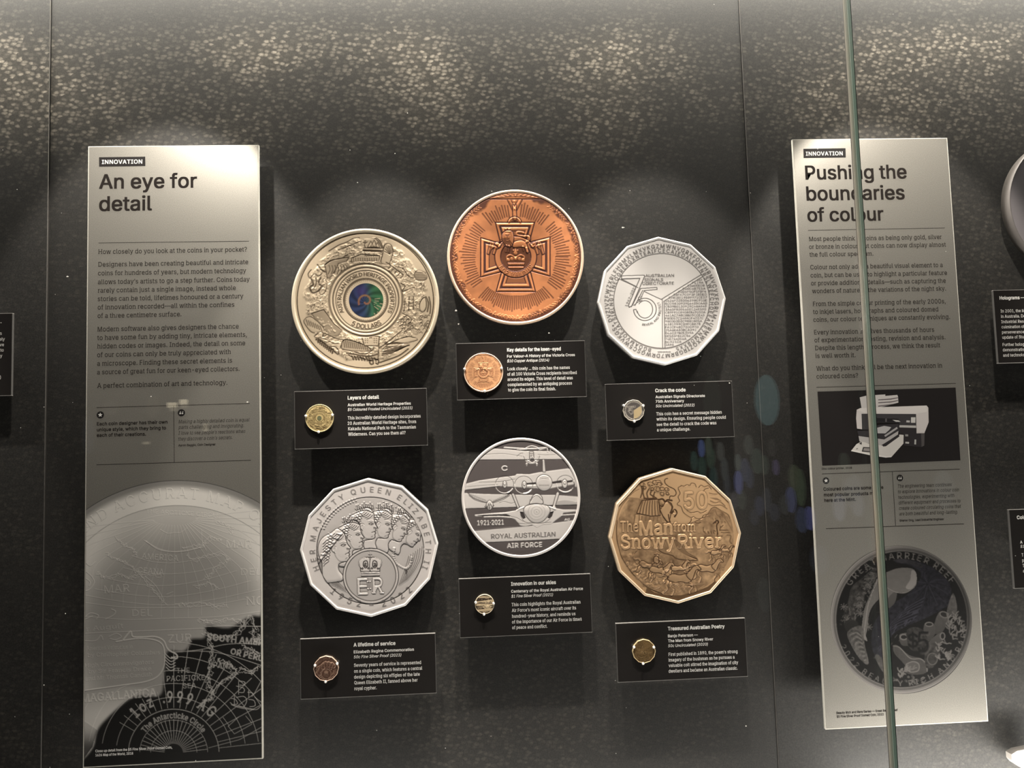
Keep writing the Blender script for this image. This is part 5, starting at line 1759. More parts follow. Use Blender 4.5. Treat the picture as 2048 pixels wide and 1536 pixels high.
for x_, y_, r_ in ((622, 610, 24), (845, 615, 26), (1305, 600, 30)):
    R5.fill(R5.ell(x_, y_ + 12, r_, r_ * 1.7), 1.3, 22, 'set', t=0.0, f=1.0, outline=0.6); R5.disc(x_, y_ + 5, 13, 0.6, 10, t=0.0); R5.stroke(R5.ell(x_, y_ + 5, 14, 14), 3, -0.3, t=0.6, closed=True)
for x_, y_, r_ in ((620, 620, 104), (838, 625, 104), (1312, 612, 100)):
    R5.stroke(R5.ell(x_, y_, r_, r_ * 0.95, 0, 50, -170, 10), 3.5, -0.3, t=0.55)
    R5.stroke(R5.ell(x_, y_, r_, r_ * 0.95, 0, 50, 30, 180), 4, 0.6, f=1.0)
R5.stroke(R5.ell(838, 625, 104, 98, 0, 20, 40, 90), 9, 0.7, f=1.0); R5.stroke(R5.ell(1312, 612, 100, 95, 0, 20, 50, 130), 8, 0.7, f=1.0); R5.stroke(R5.ell(620, 620, 104, 98, 0, 20, 30, 70), 7, 0.7, f=1.0)
F5((1400, 580), (1430, 590), (1430, 640), w=8)
# eagle
D5((200, 715), (260, 770), (330, 800), (420, 830), w=5, t=0.7); D5((215, 745), (290, 800), (420, 835), w=4); D5((690, 720), (620, 770), (520, 810), (470, 830), w=5, t=0.7); D5((680, 745), (600, 795), (480, 835), w=4)
for k in range(9):
    D5((215 + k * 22, 720 + k * 9), (240 + k * 22, 755 + k * 8), w=3, t=0.4); D5((680 - k * 22, 725 + k * 9), (655 - k * 22, 760 + k * 8), w=3, t=0.4)
R5.fill([(425, 820), (450, 800), (480, 825), (490, 870), (450, 915), (410, 870)], 0.9, 18, sm=True, t=0.0, outline=0.7, f=1.0)
for p in (((440, 840), (425, 880), (410, 860)), ((450, 850), (448, 905)), ((460, 840), (480, 880), (492, 855)), ((395, 870), (410, 890)), ((490, 870), (500, 860))): D5(*p, w=4, t=0.8)
# mountains behind the jet
R5.fill([(1180, 830), (1240, 805), (1300, 795), (1350, 800), (1420, 815), (1470, 825), (1470, 850), (1180, 856)], 0.2, 6, t=0.22); D5((560, 830), (620, 815), (700, 835), (760, 815), w=3, t=0.4)
# jet seen head on
FR([(280, 965), (460, 948), (640, 935), (760, 915), (770, 890), (840, 870), (1130, 870), (1200, 890), (1280, 905), (1440, 905), (1440, 930), (1290, 945), (1270, 980), (1200, 1030), (1150, 1075), (1060, 1080), (990, 1115), (930, 1080), (860, 1095), (800, 1090), (740, 1020), (690, 1000), (660, 965), (290, 985)], 0.7, 8)
F5((390, 990), (560, 985), (690, 995), w=8); F5((1270, 970), (1430, 960), w=7)
R5.fill([(300, 972), (640, 958), (700, 985), (560, 978), (390, 982)], -0.2, 3, 'set', t=0.5, f=0.0)
R5.fill([(795, 930), (835, 935), (860, 1000), (835, 1015), (810, 985)], -0.2, 6, 'set', t=0.85, f=0.0); R5.fill([(1180, 925), (1140, 935), (1110, 1000), (1135, 1010), (1160, 985)], -0.2, 6, 'set', t=0.85, f=0.0)
FR([(700, 730), (720, 720), (735, 735), (790, 880), (770, 900)], 0.8, 10, outline=0.7); FR([(1245, 720), (1225, 702), (1208, 720), (1165, 880), (1190, 890)], 0.8, 10, outline=0.7)
F5((760, 915), (835, 880), w=10); F5((1120, 870), (1200, 900), w=10); R5.disc(1185, 885, 18, 0.7, 10, t=0, f=1)
R5.fill(R5.ell(990, 790, 62, 62, 0, 30, 180, 360).tolist() + [(1062, 830), (1040, 850), (900, 860), (905, 825)], 1.2, 24, 'set', t=0.03, f=1.0, outline=0.7); D5((910, 800), (985, 745), (1050, 800), w=4); D5((905, 845), (985, 835), (1060, 850), w=4)
R5.fill([(835, 920), (900, 850), (1080, 850), (1140, 920), (1070, 1030), (990, 1060), (910, 1035)], 1.7, 70, 'set', sm=True, t=0.02, f=1.0, outline=0.6)
for r_ in (30, 62, 95): R5.stroke(R5.ell(985, 935, r_, r_ * 0.95), 3, -0.2, t=0.18, closed=True)
R5.disc(988, 928, 7, 0.4, 5, t=0.4); D5((880, 865), (985, 838), (1090, 865), w=4, t=0.5)
D5((760, 1060), (860, 1070), (930, 1060), w=4, t=0.35); D5((1050, 1060), (1150, 1050), w=4, t=0.35); D5((690, 985), (760, 1000), (830, 1040), w=3, t=0.4); D5((800, 960), (840, 1040), (920, 1060), (1060, 1060), (1140, 1010), w=4, t=0.45)
# lettering
R5.line_text('C', 588, 465, 655, 462, 108, 0.8, bold=3, f=1.0)
R5.line_text('1921·2021', 312, 1087, 612, 1078, 108, 0.8, bold=3, f=1.0)
R5.line_text('ROYAL AUSTRALIAN', 470, 1236, 1200, 1210, 106, 0.5, bold=1, t=0.72)
R5.line_text('AIR FORCE', 650, 1345, 1050, 1330, 104, 0.8, bold=3, f=1.0)
R5.line_text('AG', 1300, 1035, 1360, 1030, 50, 0.6, bold=1, f=1.0, shear=0.2)
R5.F = np.clip(blur(R5.F, 1), 0, 1)


def col5(T, F, px, py):
    fr = lerp((0.84, 0.785, 0.755), (0.07, 0.055, 0.052), T ** 0.75)
    mi = np.array([[0.175, 0.150, 0.148]]) * (1 - 0.5 * T[:, None])
    C = fr * F[:, None] + mi * (1 - F[:, None])
    return C, (1 - F) * 0.75


M5 = coin_metal('proof_silver', 0.5, 0.3)
x5, z5, r5 = centre_round(923.7, 1160.1, 874.9, 1116.2)
med5 = medallion('large_medallion', 'large round silver medallion with aircraft on bright and dark bands, lower middle', 'medallion', x5, z5,
                 outline_fn('round', r5), R5, col5, M5, rim=0.0036, rim_h=0.0010, rim_col=(0.86, 0.80, 0.77), side_col=(0.30, 0.27, 0.26), depth=0.6,
                 group='large medallions on the wall')

# ------------------------------------------------------------------ medallion 6: bronze-gold, horsemen under the lettering
R6 = Relief(1200, 920, 5.12, 1540, 1540)
D6 = lambda *p, w=4.5, h=-0.45, t=0.72, sm=True, closed=False: R6.stroke(list(p), w, h, t=t, sm=sm, closed=closed)
B6 = lambda *p, w=10, h=0.8, sm=True: R6.stroke(list(p), w, h, t=-0.7, sm=sm)
cx, cy = 765, 780
rr = np.hypot(R6.xx - cx, R6.yy - cy)
n6 = R6.noise(60, 61, 4); n6b = R6.noise(26, 62, 2)
# land: everything left of and below the skyline, darker and grained
land = np.zeros_like(R6.H)
bb, Mk = R6.mask([(175, 470), (240, 400), (330, 385), (600, 400), (640, 430), (700, 560), (710, 640), (900, 660), (960, 640), (1060, 590), (1100, 560), (1140, 500), (1180, 485), (1240, 520), (1310, 560), (1400, 700), (1400, 1100), (1150, 1350), (820, 1450), (480, 1370), (210, 1130), (110, 790)])
land[bb] = Mk
land *= (rr < 602)
R6.T += land * np.clip(0.34 + 0.26 * n6 + 0.08 * n6b, 0, 1); R6.H += land * (0.25 + 0.3 * n6)
R6.stroke([(175, 620), (170, 780), (215, 980), (330, 1160), (480, 1300), (640, 1370)], 5, -0.4, t=0.8, sm=True)
R6.stroke([(175, 620), (205, 500), (280, 400), (330, 390)], 4, -0.3, t=0.45, sm=True)
D6((1140, 500), (1180, 485), (1240, 520), (1310, 560), (1330, 600)); D6((960, 640), (1060, 590), (1100, 560), (1140, 500)); D6((900, 660), (960, 640), (1000, 650), (1030, 640))
for k in range(16):
    r_ = np.random.default_rng(k + 5); x_, y_ = r_.uniform(1130, 1300), r_.uniform(560, 640)
    R6.stroke([(x_, y_), (x_ + 8, y_ + 16)], 5, -0.4, t=0.5)
D6((1180, 520), (1200, 570), (1250, 590), w=6, t=0.5); D6((1230, 560), (1290, 620), (1350, 720), w=6, t=0.45)
# clouds round the 50
for P in ([(830, 270), (800, 290), (820, 340), (800, 380), (815, 420), (790, 455), (830, 480), (850, 530), (880, 560), (930, 590), (960, 580)],
          [(830, 262), (860, 270), (890, 255), (920, 262), (935, 240), (970, 245), (985, 275)], [(1010, 285), (1035, 260), (1070, 275), (1110, 265), (1140, 300)],
          [(1110, 290), (1070, 305), (1060, 350)], [(960, 580), (990, 600), (1040, 600), (1060, 570), (1110, 560)], [(935, 600), (930, 630), (905, 655)],
          [(1120, 340), (1160, 350), (1200, 350)], [(1130, 420), (1180, 440), (1230, 430), (1280, 470)], [(1110, 450), (1160, 470), (1240, 465), (1300, 500)], [(890, 520), (940, 540), (1000, 530), (1040, 545), (1090, 520)]):
    D6(*P, w=4, t=0.7); R6.stroke(smooth_pts([(a + 7, b + 9) for a, b in P]), 8, 0.3)
for k in range(5): D6((1130 + k * 12, 390 + k * 5), (1200 + k * 10, 395 + k * 6), w=3.5, t=0.4)
R6.line_text('50', 862, 505, 1098, 500, 345, 0.7, serif=False, bold=4, t=0, outline=0.85)
R6.T[:, :] = R6.T
# trees and hut on the upper left
for (x_, y_, r_) in ((430, 250, 34), (455, 285, 26), (520, 250, 36), (560, 230, 34), (600, 250, 36), (590, 300, 40), (640, 300, 34), (680, 300, 30), (530, 300, 28), (640, 350, 28), (690, 345, 22)):
    R6.disc(x_, y_, r_, 0.7, 20, t=0.12)
    for k in range(4):
        a_ = k * 1.6 + x_ * 0.1
        R6.stroke(R6.ell(x_, y_, r_ * (0.95 - 0.18 * k), r_ * 0.6, 20, 12, math.degrees(a_), math.degrees(a_) + 150), 4, -0.4, t=0.7)
for P in ([(425, 270), (430, 330), (415, 385)], [(445, 280), (440, 340), (455, 390)], [(500, 300), (480, 340), (490, 390)], [(530, 310), (515, 350), (540, 370), (545, 395)], [(560, 330), (550, 370), (580, 395)]): D6(*P, w=6, t=0.8)
D6((320, 330), (360, 280), (400, 240), (440, 220), (530, 190), w=4, t=0.4); D6((300, 370), (350, 330), (400, 300), w=4, t=0.3); D6((570, 215), (610, 212), (640, 250), w=4)
R6.fill([(440, 385), (580, 388), (590, 405), (450, 402)], 0.2, 5, t=0.9)
R6.fill([(430, 415), (600, 402), (615, 570), (520, 575), (375, 545), (400, 480)], 0.8, 14, 'set', t=0.08, outline=0.9)
for k in range(7):
    D6((440 + k * 24, 420), (420 + k * 28, 480), (405 + k * 32, 545 + k * 4), w=6, t=0.65)
R6.fill([(360, 560), (400, 555), (400, 670), (345, 660)], 0.6, 12, t=0.05, outline=0.6); R6.stroke([(620, 580), (640, 640), (680, 640)], 8, 0.5)
for x_ in (430, 470, 510, 550, 590): D6((x_, 580), (x_ - 4, 625), w=6, t=0.5, sm=False)
# stockwhip and rider above the title
D6((690, 190), (665, 200), (665, 235), (700, 270), (760, 300), (780, 340), (760, 370), (720, 370), (712, 395), w=4.5, t=0.85)
R6.fill([(640, 480), (665, 440), (700, 430), (735, 455), (730, 520), (715, 600), (700, 640), (650, 585), (610, 500), (615, 470)], 1.0, 18, 'set', sm=True, t=0.05, outline=0.9)
D6((600, 410), (640, 400), (670, 430), (690, 410), (735, 415), w=8, t=0.9); D6((700, 430), (740, 480), (720, 540), w=8, t=0.85); D6((735, 545), (765, 510), (785, 540), (765, 580), w=8, t=0.9); D6((640, 460), (620, 500), (600, 430), w=6); D6((650, 585), (690, 640), w=6, t=0.8)
B6((760, 520), (775, 545), (755, 555), w=9); D6((700, 560), (705, 600), (720, 640), w=6, t=0.8)
# figures and hut at the right
D6((1170, 640), (1200, 620), (1215, 640), (1195, 670), (1205, 760), w=6, t=0.9); D6((1160, 650), (1185, 640), w=7, t=0.85); D6((1235, 680), (1225, 720), (1310, 720), w=5, sm=False); D6((1240, 745), (1330, 745), w=4, sm=False); D6((1230, 700), (1260, 670), (1240, 690), w=5); D6((1160, 720), (1180, 730), w=5)
for x_ in (1070, 1105, 1135, 1160): D6((x_, 735), (x_ + 8, 755), w=6, t=0.7, sm=False)
D6((1056, 690), (1060, 740), w=4, sm=False); D6((1200, 760), (1205, 790), (1250, 780), w=5); D6((1300, 770), (1340, 780), (1330, 830), (1350, 860), w=6, t=0.6)
# title
R6.line_text('The', 207, 738, 392, 735, 215, 0.9, serif=True, bold=1, t=0.1, outline=0.95)
R6.line_text('Man', 398, 772, 745, 760, 285, 1.1, serif=True, bold=6, t=0, outline=0.95)
R6.line_text('from', 752, 732, 975, 728, 180, 0.9, serif=True, bold=1, t=0.1, outline=0.95)
R6.line_text('Snowy', 215, 908, 770, 900, 270, 1.1, serif=True, bold=5, t=0, outline=0.95)
R6.line_text('River', 790, 902, 1240, 895, 270, 1.1, serif=True, bold=5, t=0, outline=0.95)
D6((480, 776), (750, 776), w=4, t=0.7, sm=False)
# slopes and waterfall below the title
for k in range(8):
    D6((750 + k * 10, 800 + k * 8), (790 + k * 14, 900 + k * 6), (880 + k * 14, 975 + k * 3), (1000, 1020), w=4, t=0.55)
D6((600, 920), (640, 950), (740, 980), (780, 1010), (900, 1030), (1000, 1030), w=6, t=0.8); D6((350, 920), (420, 910), (560, 930), (620, 960), w=5, t=0.4)
D6((340, 940), (330, 1000), (360, 1050), (400, 1080), w=4, t=0.6); D6((350, 960), (380, 930), w=4)


def horse(x, y, s_, ang, dk=0.05, fl=1, run=0.0):
    """galloping horse in relief: body, neck, head, mane, tail and four bent legs; (x, y) is the middle of its back"""
    G = lambda pts: rot_pts([(x + a * s_ * fl, y + b * s_) for a, b in pts], x, y, ang)
    for L in ([(88, 60), (120, 105 - run), (95, 150), (105, 190)], [(70, 66), (140, 95), (158, 140), (150, 175)]):
        R6.stroke(G(L), 8 * s_ + 2, 0.9, t=-0.8, sm=True); R6.stroke(G([(a + 12, b + 2) for a, b in L]), 4, -0.4, t=0.75, sm=True)
    for L in ([(-80, 50), (-95, 105), (-60, 140), (-80, 200)], [(-95, 45), (-130, 95), (-125, 140), (-165, 180)]):
        R6.stroke(G(L), 10 * s_ + 2, 0.9, t=-0.8, sm=True); R6.stroke(G([(a + 13, b + 2) for a, b in L]), 4, -0.4, t=0.75, sm=True)
    R6.fill(G([(-110, 10), (-70, -12), (0, -2), (60, -18), (100, 0), (112, 40), (80, 72), (10, 62), (-50, 72), (-100, 62), (-120, 40)]), 1.3, 34 * s_ + 4, 'set', sm=True, t=dk, outline=0.85)
    R6.fill(G([(60, 0), (95, -50), (130, -92), (165, -100), (200, -70), (188, -56), (160, -62), (140, -20), (112, 45)]), 1.2, 20 * s_ + 3, 'set', sm=True, t=dk, outline=0.85)
    R6.stroke(G([(140, -92), (146, -114), (152, -94)]), 5, 0.8)
    R6.disc(*G([(160, -80)])[0], 4, -0.3, 3, t=0.9)
    for k in range(4):
        R6.stroke(G([(128 - k * 16, -88 + k * 20), (108 - k * 16, -84 + k * 20), (92 - k * 14, -62 + k * 18)]), 5, 0.5, t=0.5, sm=True)
    R6.stroke(G([(-112, 12), (-150, -10), (-185, 10), (-215, 8)]), 10 * s_ + 2, 0.8, t=0.3, sm=True); R6.stroke(G([(-112, 26), (-150, 6), (-185, 26), (-210, 26)]), 4, -0.4, t=0.7, sm=True)


def rider(x, y, s_):
    R6.fill([(x - 22 * s_, y + 52 * s_), (x - 26 * s_, y + 5 * s_), (x, y - 16 * s_), (x + 22 * s_, y), (x + 26 * s_, y + 56 * s_)], 1.1, 14, 'set', sm=True, t=0.3, outline=0.9)
    R6.disc(x + 6 * s_, y - 30 * s_, 14 * s_, 1.0, 10, 'set', t=0.1); R6.stroke([(x - 18 * s_, y - 38 * s_), (x + 32 * s_, y - 34 * s_)], 6, 0.7, t=0.8); R6.fill([(x - 6 * s_, y - 40 * s_), (x, y - 58 * s_), (x + 16 * s_, y - 56 * s_), (x + 20 * s_, y - 38 * s_)], 0.8, 6, t=0.7)
    R6.stroke([(x + 10 * s_, y + 8 * s_), (x + 48 * s_, y + 34 * s_)], 7, 0.8, t=0.2); R6.stroke([(x + 6 * s_, y + 54 * s_), (x + 30 * s_, y + 110 * s_)], 9, 0.9, t=0.3)


horse(1190, 930, 0.52, -8, 0.1); horse(1290, 910, 0.42, 4, 0.12)
horse(1090, 1085, 0.85, 4, 0.15)
horse(800, 1090, 0.62, -2, 0.1)
horse(490, 1060, 0.72, 22, 0.42); horse(600, 1105, 0.78, 10, 0.15); rider(575, 1000, 0.95)
horse(820, 1180, 1.05, 2, 0.22)
B6((830, 1105), (870, 1110), (915, 1085), w=7); B6((700, 1120), (650, 1140), (640, 1170), w=8)
# dust clouds along the foot
rg = np.random.default_rng(66)
for k in range(150):
    a_ = math.radians(rg.uniform(62, 158)); r_ = rg.uniform(470, 590)
    x_, y_ = cx + r_ * math.cos(a_), cy + r_ * math.sin(a_)
    if a_ < math.radians(95) and r_ > 560: continue
    q = rg.uniform(14, 30)
    R6.disc(x_, y_, q, 0.4, q * 0.9, t=None)
    R6.stroke(R6.ell(x_, y_, q, q * 0.8, 0, 8, 20, 140), 4, -0.3, t=0.38)
for k in range(30):
    x_, y_ = rg.uniform(230, 420), rg.uniform(980, 1180)
    q = rg.uniform(12, 24); R6.disc(x_, y_, q, 0.35, q * 0.9)
for k in range(10): D6((880 + k * 14, 1290 + 3 * k), (960 + k * 12, 1280 - k), w=3.5, t=0.5)
R6.line_text('IKC', 1198, 1130, 1272, 1128, 60, 0.4, t=0.8)
# the smooth exergue below
bb, Mk = R6.mask([(480, 1300), (560, 1360), (680, 1385), (830, 1385), (960, 1355), (1100, 1300), (1180, 1240), (1240, 1270), (1150, 1360), (815, 1460), (460, 1380)])
R6.H[bb] = np.where(Mk, -0.1, R6.H[bb]); R6.T[bb] = np.where(Mk, 0.68, R6.T[bb])
bb, Mk = R6.mask([(70, 600), (160, 430), (195, 440), (165, 620), (160, 800), (215, 1000), (330, 1170), (440, 1270), (430, 1400), (190, 1140), (80, 780)])
edge_ = np.where(Mk, 1.0, 0)
R6.T[bb] = np.where(Mk, 0.12, R6.T[bb]); R6.H[bb] = np.where(Mk, 0.0, R6.H[bb])


def col6(T, F, px, py):
    return lerp((0.84, 0.54, 0.30), (0.07, 0.028, 0.012), T ** 0.8), np.zeros(len(T))


M6 = coin_metal('bronze_gold', 0.42, 0.45)
V6 = [(735, 90), (1070, 180), (1320, 410), (1438, 755), (1380, 1110), (1155, 1365), (815, 1475), (465, 1390), (195, 1135), (90, 775), (160, 430), (400, 180)]
x6, z6, r6, ro6 = centre_poly([(1200 + a / 5.12, 920 + b / 5.12) for a, b in V6])
med6 = medallion('large_medallion', 'large bronze-gold twelve-sided medallion with horses galloping below raised lettering', 'medallion', x6, z6,
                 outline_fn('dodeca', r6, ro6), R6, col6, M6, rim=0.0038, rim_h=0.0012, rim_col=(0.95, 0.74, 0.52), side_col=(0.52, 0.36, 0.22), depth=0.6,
                 group='large medallions on the wall')

# the plain grey disc at the right border, thick, seen from the side
xg, zg = at(2147, 411)[0], at(2147, 411)[2]
RG = Relief(2000, 270, 5, 300, 300)
medg = medallion('large_medallion', 'thick grey round medallion cut by the right border, above the Holograms plate', 'medallion', xg, zg,
                 outline_fn('round', 0.1040), RG, lambda T, F, a, b: (np.tile([[0.30, 0.275, 0.29]], (len(T), 1)), np.zeros(len(T))), M3, y=YF - 0.008,
                 thick=0.019, rim=0.0012, rim_h=0.0001, rim_col=(0.16, 0.145, 0.14), side_col=(0.15, 0.135, 0.12), nr=24, nt=360, group='large medallions on the wall')
# pale cut-out at the lower right corner
pts = [(2023, 1509), (2034, 1502), (2050, 1499), (2100, 1490), (2110, 1560), (2060, 1546), (2045, 1537), (2031, 1529), (2024, 1521)]
W = atv([p[0] for p in pts], [p[1] for p in pts], YF)
V = [tuple(w) for w in W] + [(w[0], YF + 0.012, w[2]) for w in W]
n = len(pts)
co = mesh_obj('silver_cut_out', V, [list(range(n)), list(range(2 * n - 1, n - 1, -1))] + [[k, (k + 1) % n, n + (k + 1) % n, n + k] for k in range(n)], mat('pale_cut_out', (0.6, 0.56, 0.52), 0.4, 0.5))
tag(co, 'pale silver pointed shape just entering the picture at its lower right corner', 'medallion')
lathe_y('standoff', at(2075, 1525)[0], at(2075, 1525)[2], [(0.006, YF + 0.012), (0.006, 0.0)], POST, co, 12)
# ------------------------------------------------------------------ the real coins on their plates, each held by three pins
PINW = mat('pearl_pin_head', (0.85, 0.82, 0.78), 0.25, 0.3)
SC = [(638.8, 836.3, 26.5), (967, 744.7, 38.0), (1267.5, 820.9, 21.3), (652, 1337.2, 23.4), (969.2, 1208.4, 18.3), (1288, 1302.5, 22.6)]
PN = [[(611.6, 831.9), (664.8, 829.8), (637.1, 864.0)], [(928.9, 738.1), (1003.0, 736.3), (969.5, 782.1)], [(1247.4, 811), (1286.7, 811.3), (1268.7, 842.8)],
      [(630, 1330.8), (674.3, 1327.3), (651.2, 1363.4)], [(951.4, 1205), (987, 1207), (968.1, 1228.5)], [(1268.1, 1294.3), (1307.5, 1294.3), (1286.3, 1327.0)]]
big = [(x1, z1, r1, None, R1), (x2, z2, r2, None, R2), (x3, z3, r3, ro3, R3), (x4, z4, r4, ro4, R4), (x5, z5, r5, None, R5), (x6, z6, r6, ro6, R6)]
Z0 = lambda T: np.zeros(len(T))
sm_col = [lambda T, F, a, b: (lerp((0.72, 0.55, 0.26), (0.10, 0.06, 0.02), np.clip(T * 1.3, 0, 1)), Z0(T)),
          lambda T, F, a, b: (lerp((0.95, 0.50, 0.25), (0.30, 0.10, 0.05), T), Z0(T)),
          lambda T, F, a, b: (lerp((0.16, 0.14, 0.13), (0.75, 0.68, 0.58), np.clip(T * 1.2, 0, 1)), 0.6 * (1 - T)),
          lambda T, F, a, b: (lerp((0.13, 0.065, 0.045), (0.75, 0.50, 0.36), np.clip(T * 1.3 - 0.25, 0, 1)), 0.4 * (1 - T)),
          lambda T, F, a, b: (lerp((0.10, 0.07, 0.05), (0.85, 0.66, 0.42), F) * (1 - 0.5 * T[:, None]), 0.5 * (1 - F)),
          lambda T, F, a, b: (lerp((0.30, 0.185, 0.075), (0.05, 0.03, 0.012), T), Z0(T))]
sm_rim = [(0.8, 0.66, 0.36), (0.98, 0.72, 0.55), (0.85, 0.76, 0.64), (0.80, 0.58, 0.45), (0.85, 0.72, 0.52), (0.85, 0.66, 0.38)]
sm_lab = ['small gold coin pinned on the Layers of detail plate', 'small bright copper coin with a cross pinned on the keen-eyed plate', 'small silver coin with a gold sector pinned on the Crack the code plate',
          'small dark twelve-sided coin pinned on the lifetime of service plate', 'small round striped coin pinned on the Innovation in our skies plate', 'small bronze twelve-sided coin pinned on the Treasured Australian Poetry plate']
sm_mat = [M1, M2, M5, M5, M5, M6]
YC = YF - 0.0034
for i in range(6):
    px, py, rp = SC[i]
    P = at(px, py, YC)
    rs = rp * (CAM[1] * -1 + YC) / FPX * 1.0 * 1.035
    bx, bz, br, bro, rel = big[i]

    def fw(X, Z, P=P, bx=bx, bz=bz, k=br / rs):
        return topx(np.c_[bx + (X - P[0]) * k, np.full(X.shape, YF), bz + (Z - P[2]) * k])
    out = outline_fn('round', rs) if bro is None else outline_fn('dodeca', rs, bro)
    if i == 4: out = lambda t, rs=rs: rs * (1.0 - 0.0 * t)
    c = medallion('small_coin', sm_lab[i], 'coin', P[0], P[2], out, rel, sm_col[i], sm_mat[i], y=YC, thick=0.0026, depth=0.26, rim=rs * 0.055, rim_h=0.0003,
                  rim_col=sm_rim[i], side_col=sm_rim[i], nt=200, nr=46, fw=fw, group='real coins on the caption plates', back=YF)
    if i == 0:
        t = np.arange(24) * 2 * math.pi / 24
        mesh_obj('coloured_centre', np.c_[P[0] + rs * 0.16 * np.cos(t), np.full(24, YC - 0.0004), P[2] + rs * 0.16 * np.sin(t)], [list(range(24))], mat('small_hologram', (0.26, 0.27, 0.15), 0.3, 0.5), c)
    if i == 2:                                   # the gilded sector
        a = np.radians(np.linspace(-92, 31, 16)); V = [(P[0], YC - 0.0003, P[2])] + [(P[0] + rs * 0.74 * math.cos(q), YC - 0.0003, P[2] + rs * 0.74 * math.sin(q)) for q in a]
        mesh_obj('gilded_sector', V, [[0] + list(range(1, 17))], mat('gilt', (0.80, 0.62, 0.36), 0.4, 0.4), c)
    for (qx, qy) in PN[i]:
        Q = at(qx, qy, YC - 0.0012)
        o = lathe_y('pin', Q[0], Q[2], [(0.0004, YC - 0.0028), (0.0012, YC - 0.0026), (0.0018, YC - 0.0018), (0.0019, YC - 0.0010), (0.0015, YC - 0.0002), (0.0008, YC), (0.0008, YF)][::-1], PINW, PLATES[i][0], 14)
# ------------------------------------------------------------------ flat picture print at the foot of the left panel: close-up of a domed map coin
class PicRelief(Relief):
    def stroke(self, P, w, h, **k):
        Relief.stroke(self, P, max(2.6, w * 0.68), h, **k)


RM = PicRelief(150, 930, 4.954, 1932, 3010, ks=0.42)
Q = lambda x, y: (x * 1.019, 1436.7 + y * 1.019)
xx, yy = RM.xx, RM.yy


def circ3(a, b, c):
    (x1_, y1_), (x2_, y2_), (x3_, y3_) = a, b, c
    A = np.array([[x2_ - x1_, y2_ - y1_], [x3_ - x1_, y3_ - y1_]]) * 2
    B = np.array([x2_ ** 2 - x1_ ** 2 + y2_ ** 2 - y1_ ** 2, x3_ ** 2 - x1_ ** 2 + y3_ ** 2 - y1_ ** 2])
    c_ = np.linalg.solve(A, B)
    return c_[0], c_[1], math.hypot(x1_ - c_[0], y1_ - c_[1])


sstep = lambda a, b, x: (lambda t: t * t * (3 - 2 * t))(np.clip((x - a) / (b - a), 0, 1))
ox_, oy_, oR = circ3((100, 447), (1010, 150), (1845, 383))
ix_, iy_, iR = circ3((100, 775), (970, 400), (1845, 690))
do = oR - np.hypot(xx - ox_, yy - oy_)                 # depth inside the outer edge
di = iR - np.hypot(xx - ix_, yy - iy_)
L = 0.24 + 0.50 * sstep(30, 120, do)
L = np.where(di > 0, 0.66 - 0.33 * sstep(0, 520, di), L)
side = np.clip(np.abs(xx - 960) / 900, 0, 1)
L = np.where(di > 0, L * (0.80 + 0.55 * side ** 2), L)
L *= 1 - 0.18 * sstep(900, 1700, yy) * (di > 0)
L += 0.05 * np.exp(-((xx - 400) / 250.0) ** 2 - ((yy - 500) / 140.0) ** 2)
L = np.where(yy > 1250, L + 0.12 * sstep(1250, 1500, yy) * sstep(300, 1500, xx), L)
# the polished black sea in the lower right, with the bright shore at its edge
seaP = smooth_pts([Q(*p) for p in [(1130, 280), (1260, 265), (1280, 150), (1500, 170), (1700, 60), (1800, 60), (1850, 60), (1950, 1620), (60, 1620), (60, 1480), (170, 1330), (215, 1165), (330, 1030), (520, 870), (640, 830), (820, 830), (860, 700), (870, 560), (900, 400), (1050, 400), (1120, 330)]], True, 4)
bb, Mk = RM.mask(seaP)
sea = np.zeros_like(L); sea[bb] = Mk
sea = blur(sea, 5)
lsh = np.zeros_like(L); b2, M2_ = RM.mask([Q(*p) for p in [(60, 780), (500, 745), (780, 760), (780, 840), (520, 870), (330, 1030), (215, 1165), (60, 1060)]]); lsh[b2] = M2_
L = L * (1 - blur(lsh, 4)) + (0.30 + 0.22 * sstep(2150, 2500, yy)) * blur(lsh, 4)
lb = np.zeros_like(L); b2, M2_ = RM.mask([Q(*p) for p in [(60, 1060), (215, 1165), (170, 1330), (60, 1480)]]); lb[b2] = M2_
L = np.where(blur(lb, 3) > 0.5, 0.42 - 0.36 * sstep(2560, 2820, yy), L)
L = L * (1 - sea) + sea * 0.013
S4 = lambda pts, w=7, h=0.8, sm=True, c=False: RM.stroke([Q(*p) for p in pts], w, h, sm=sm, closed=c)
S3 = lambda pts, w=7, h=0.8, sm=True, c=False: RM.stroke(pts, w, h, sm=sm, closed=c)
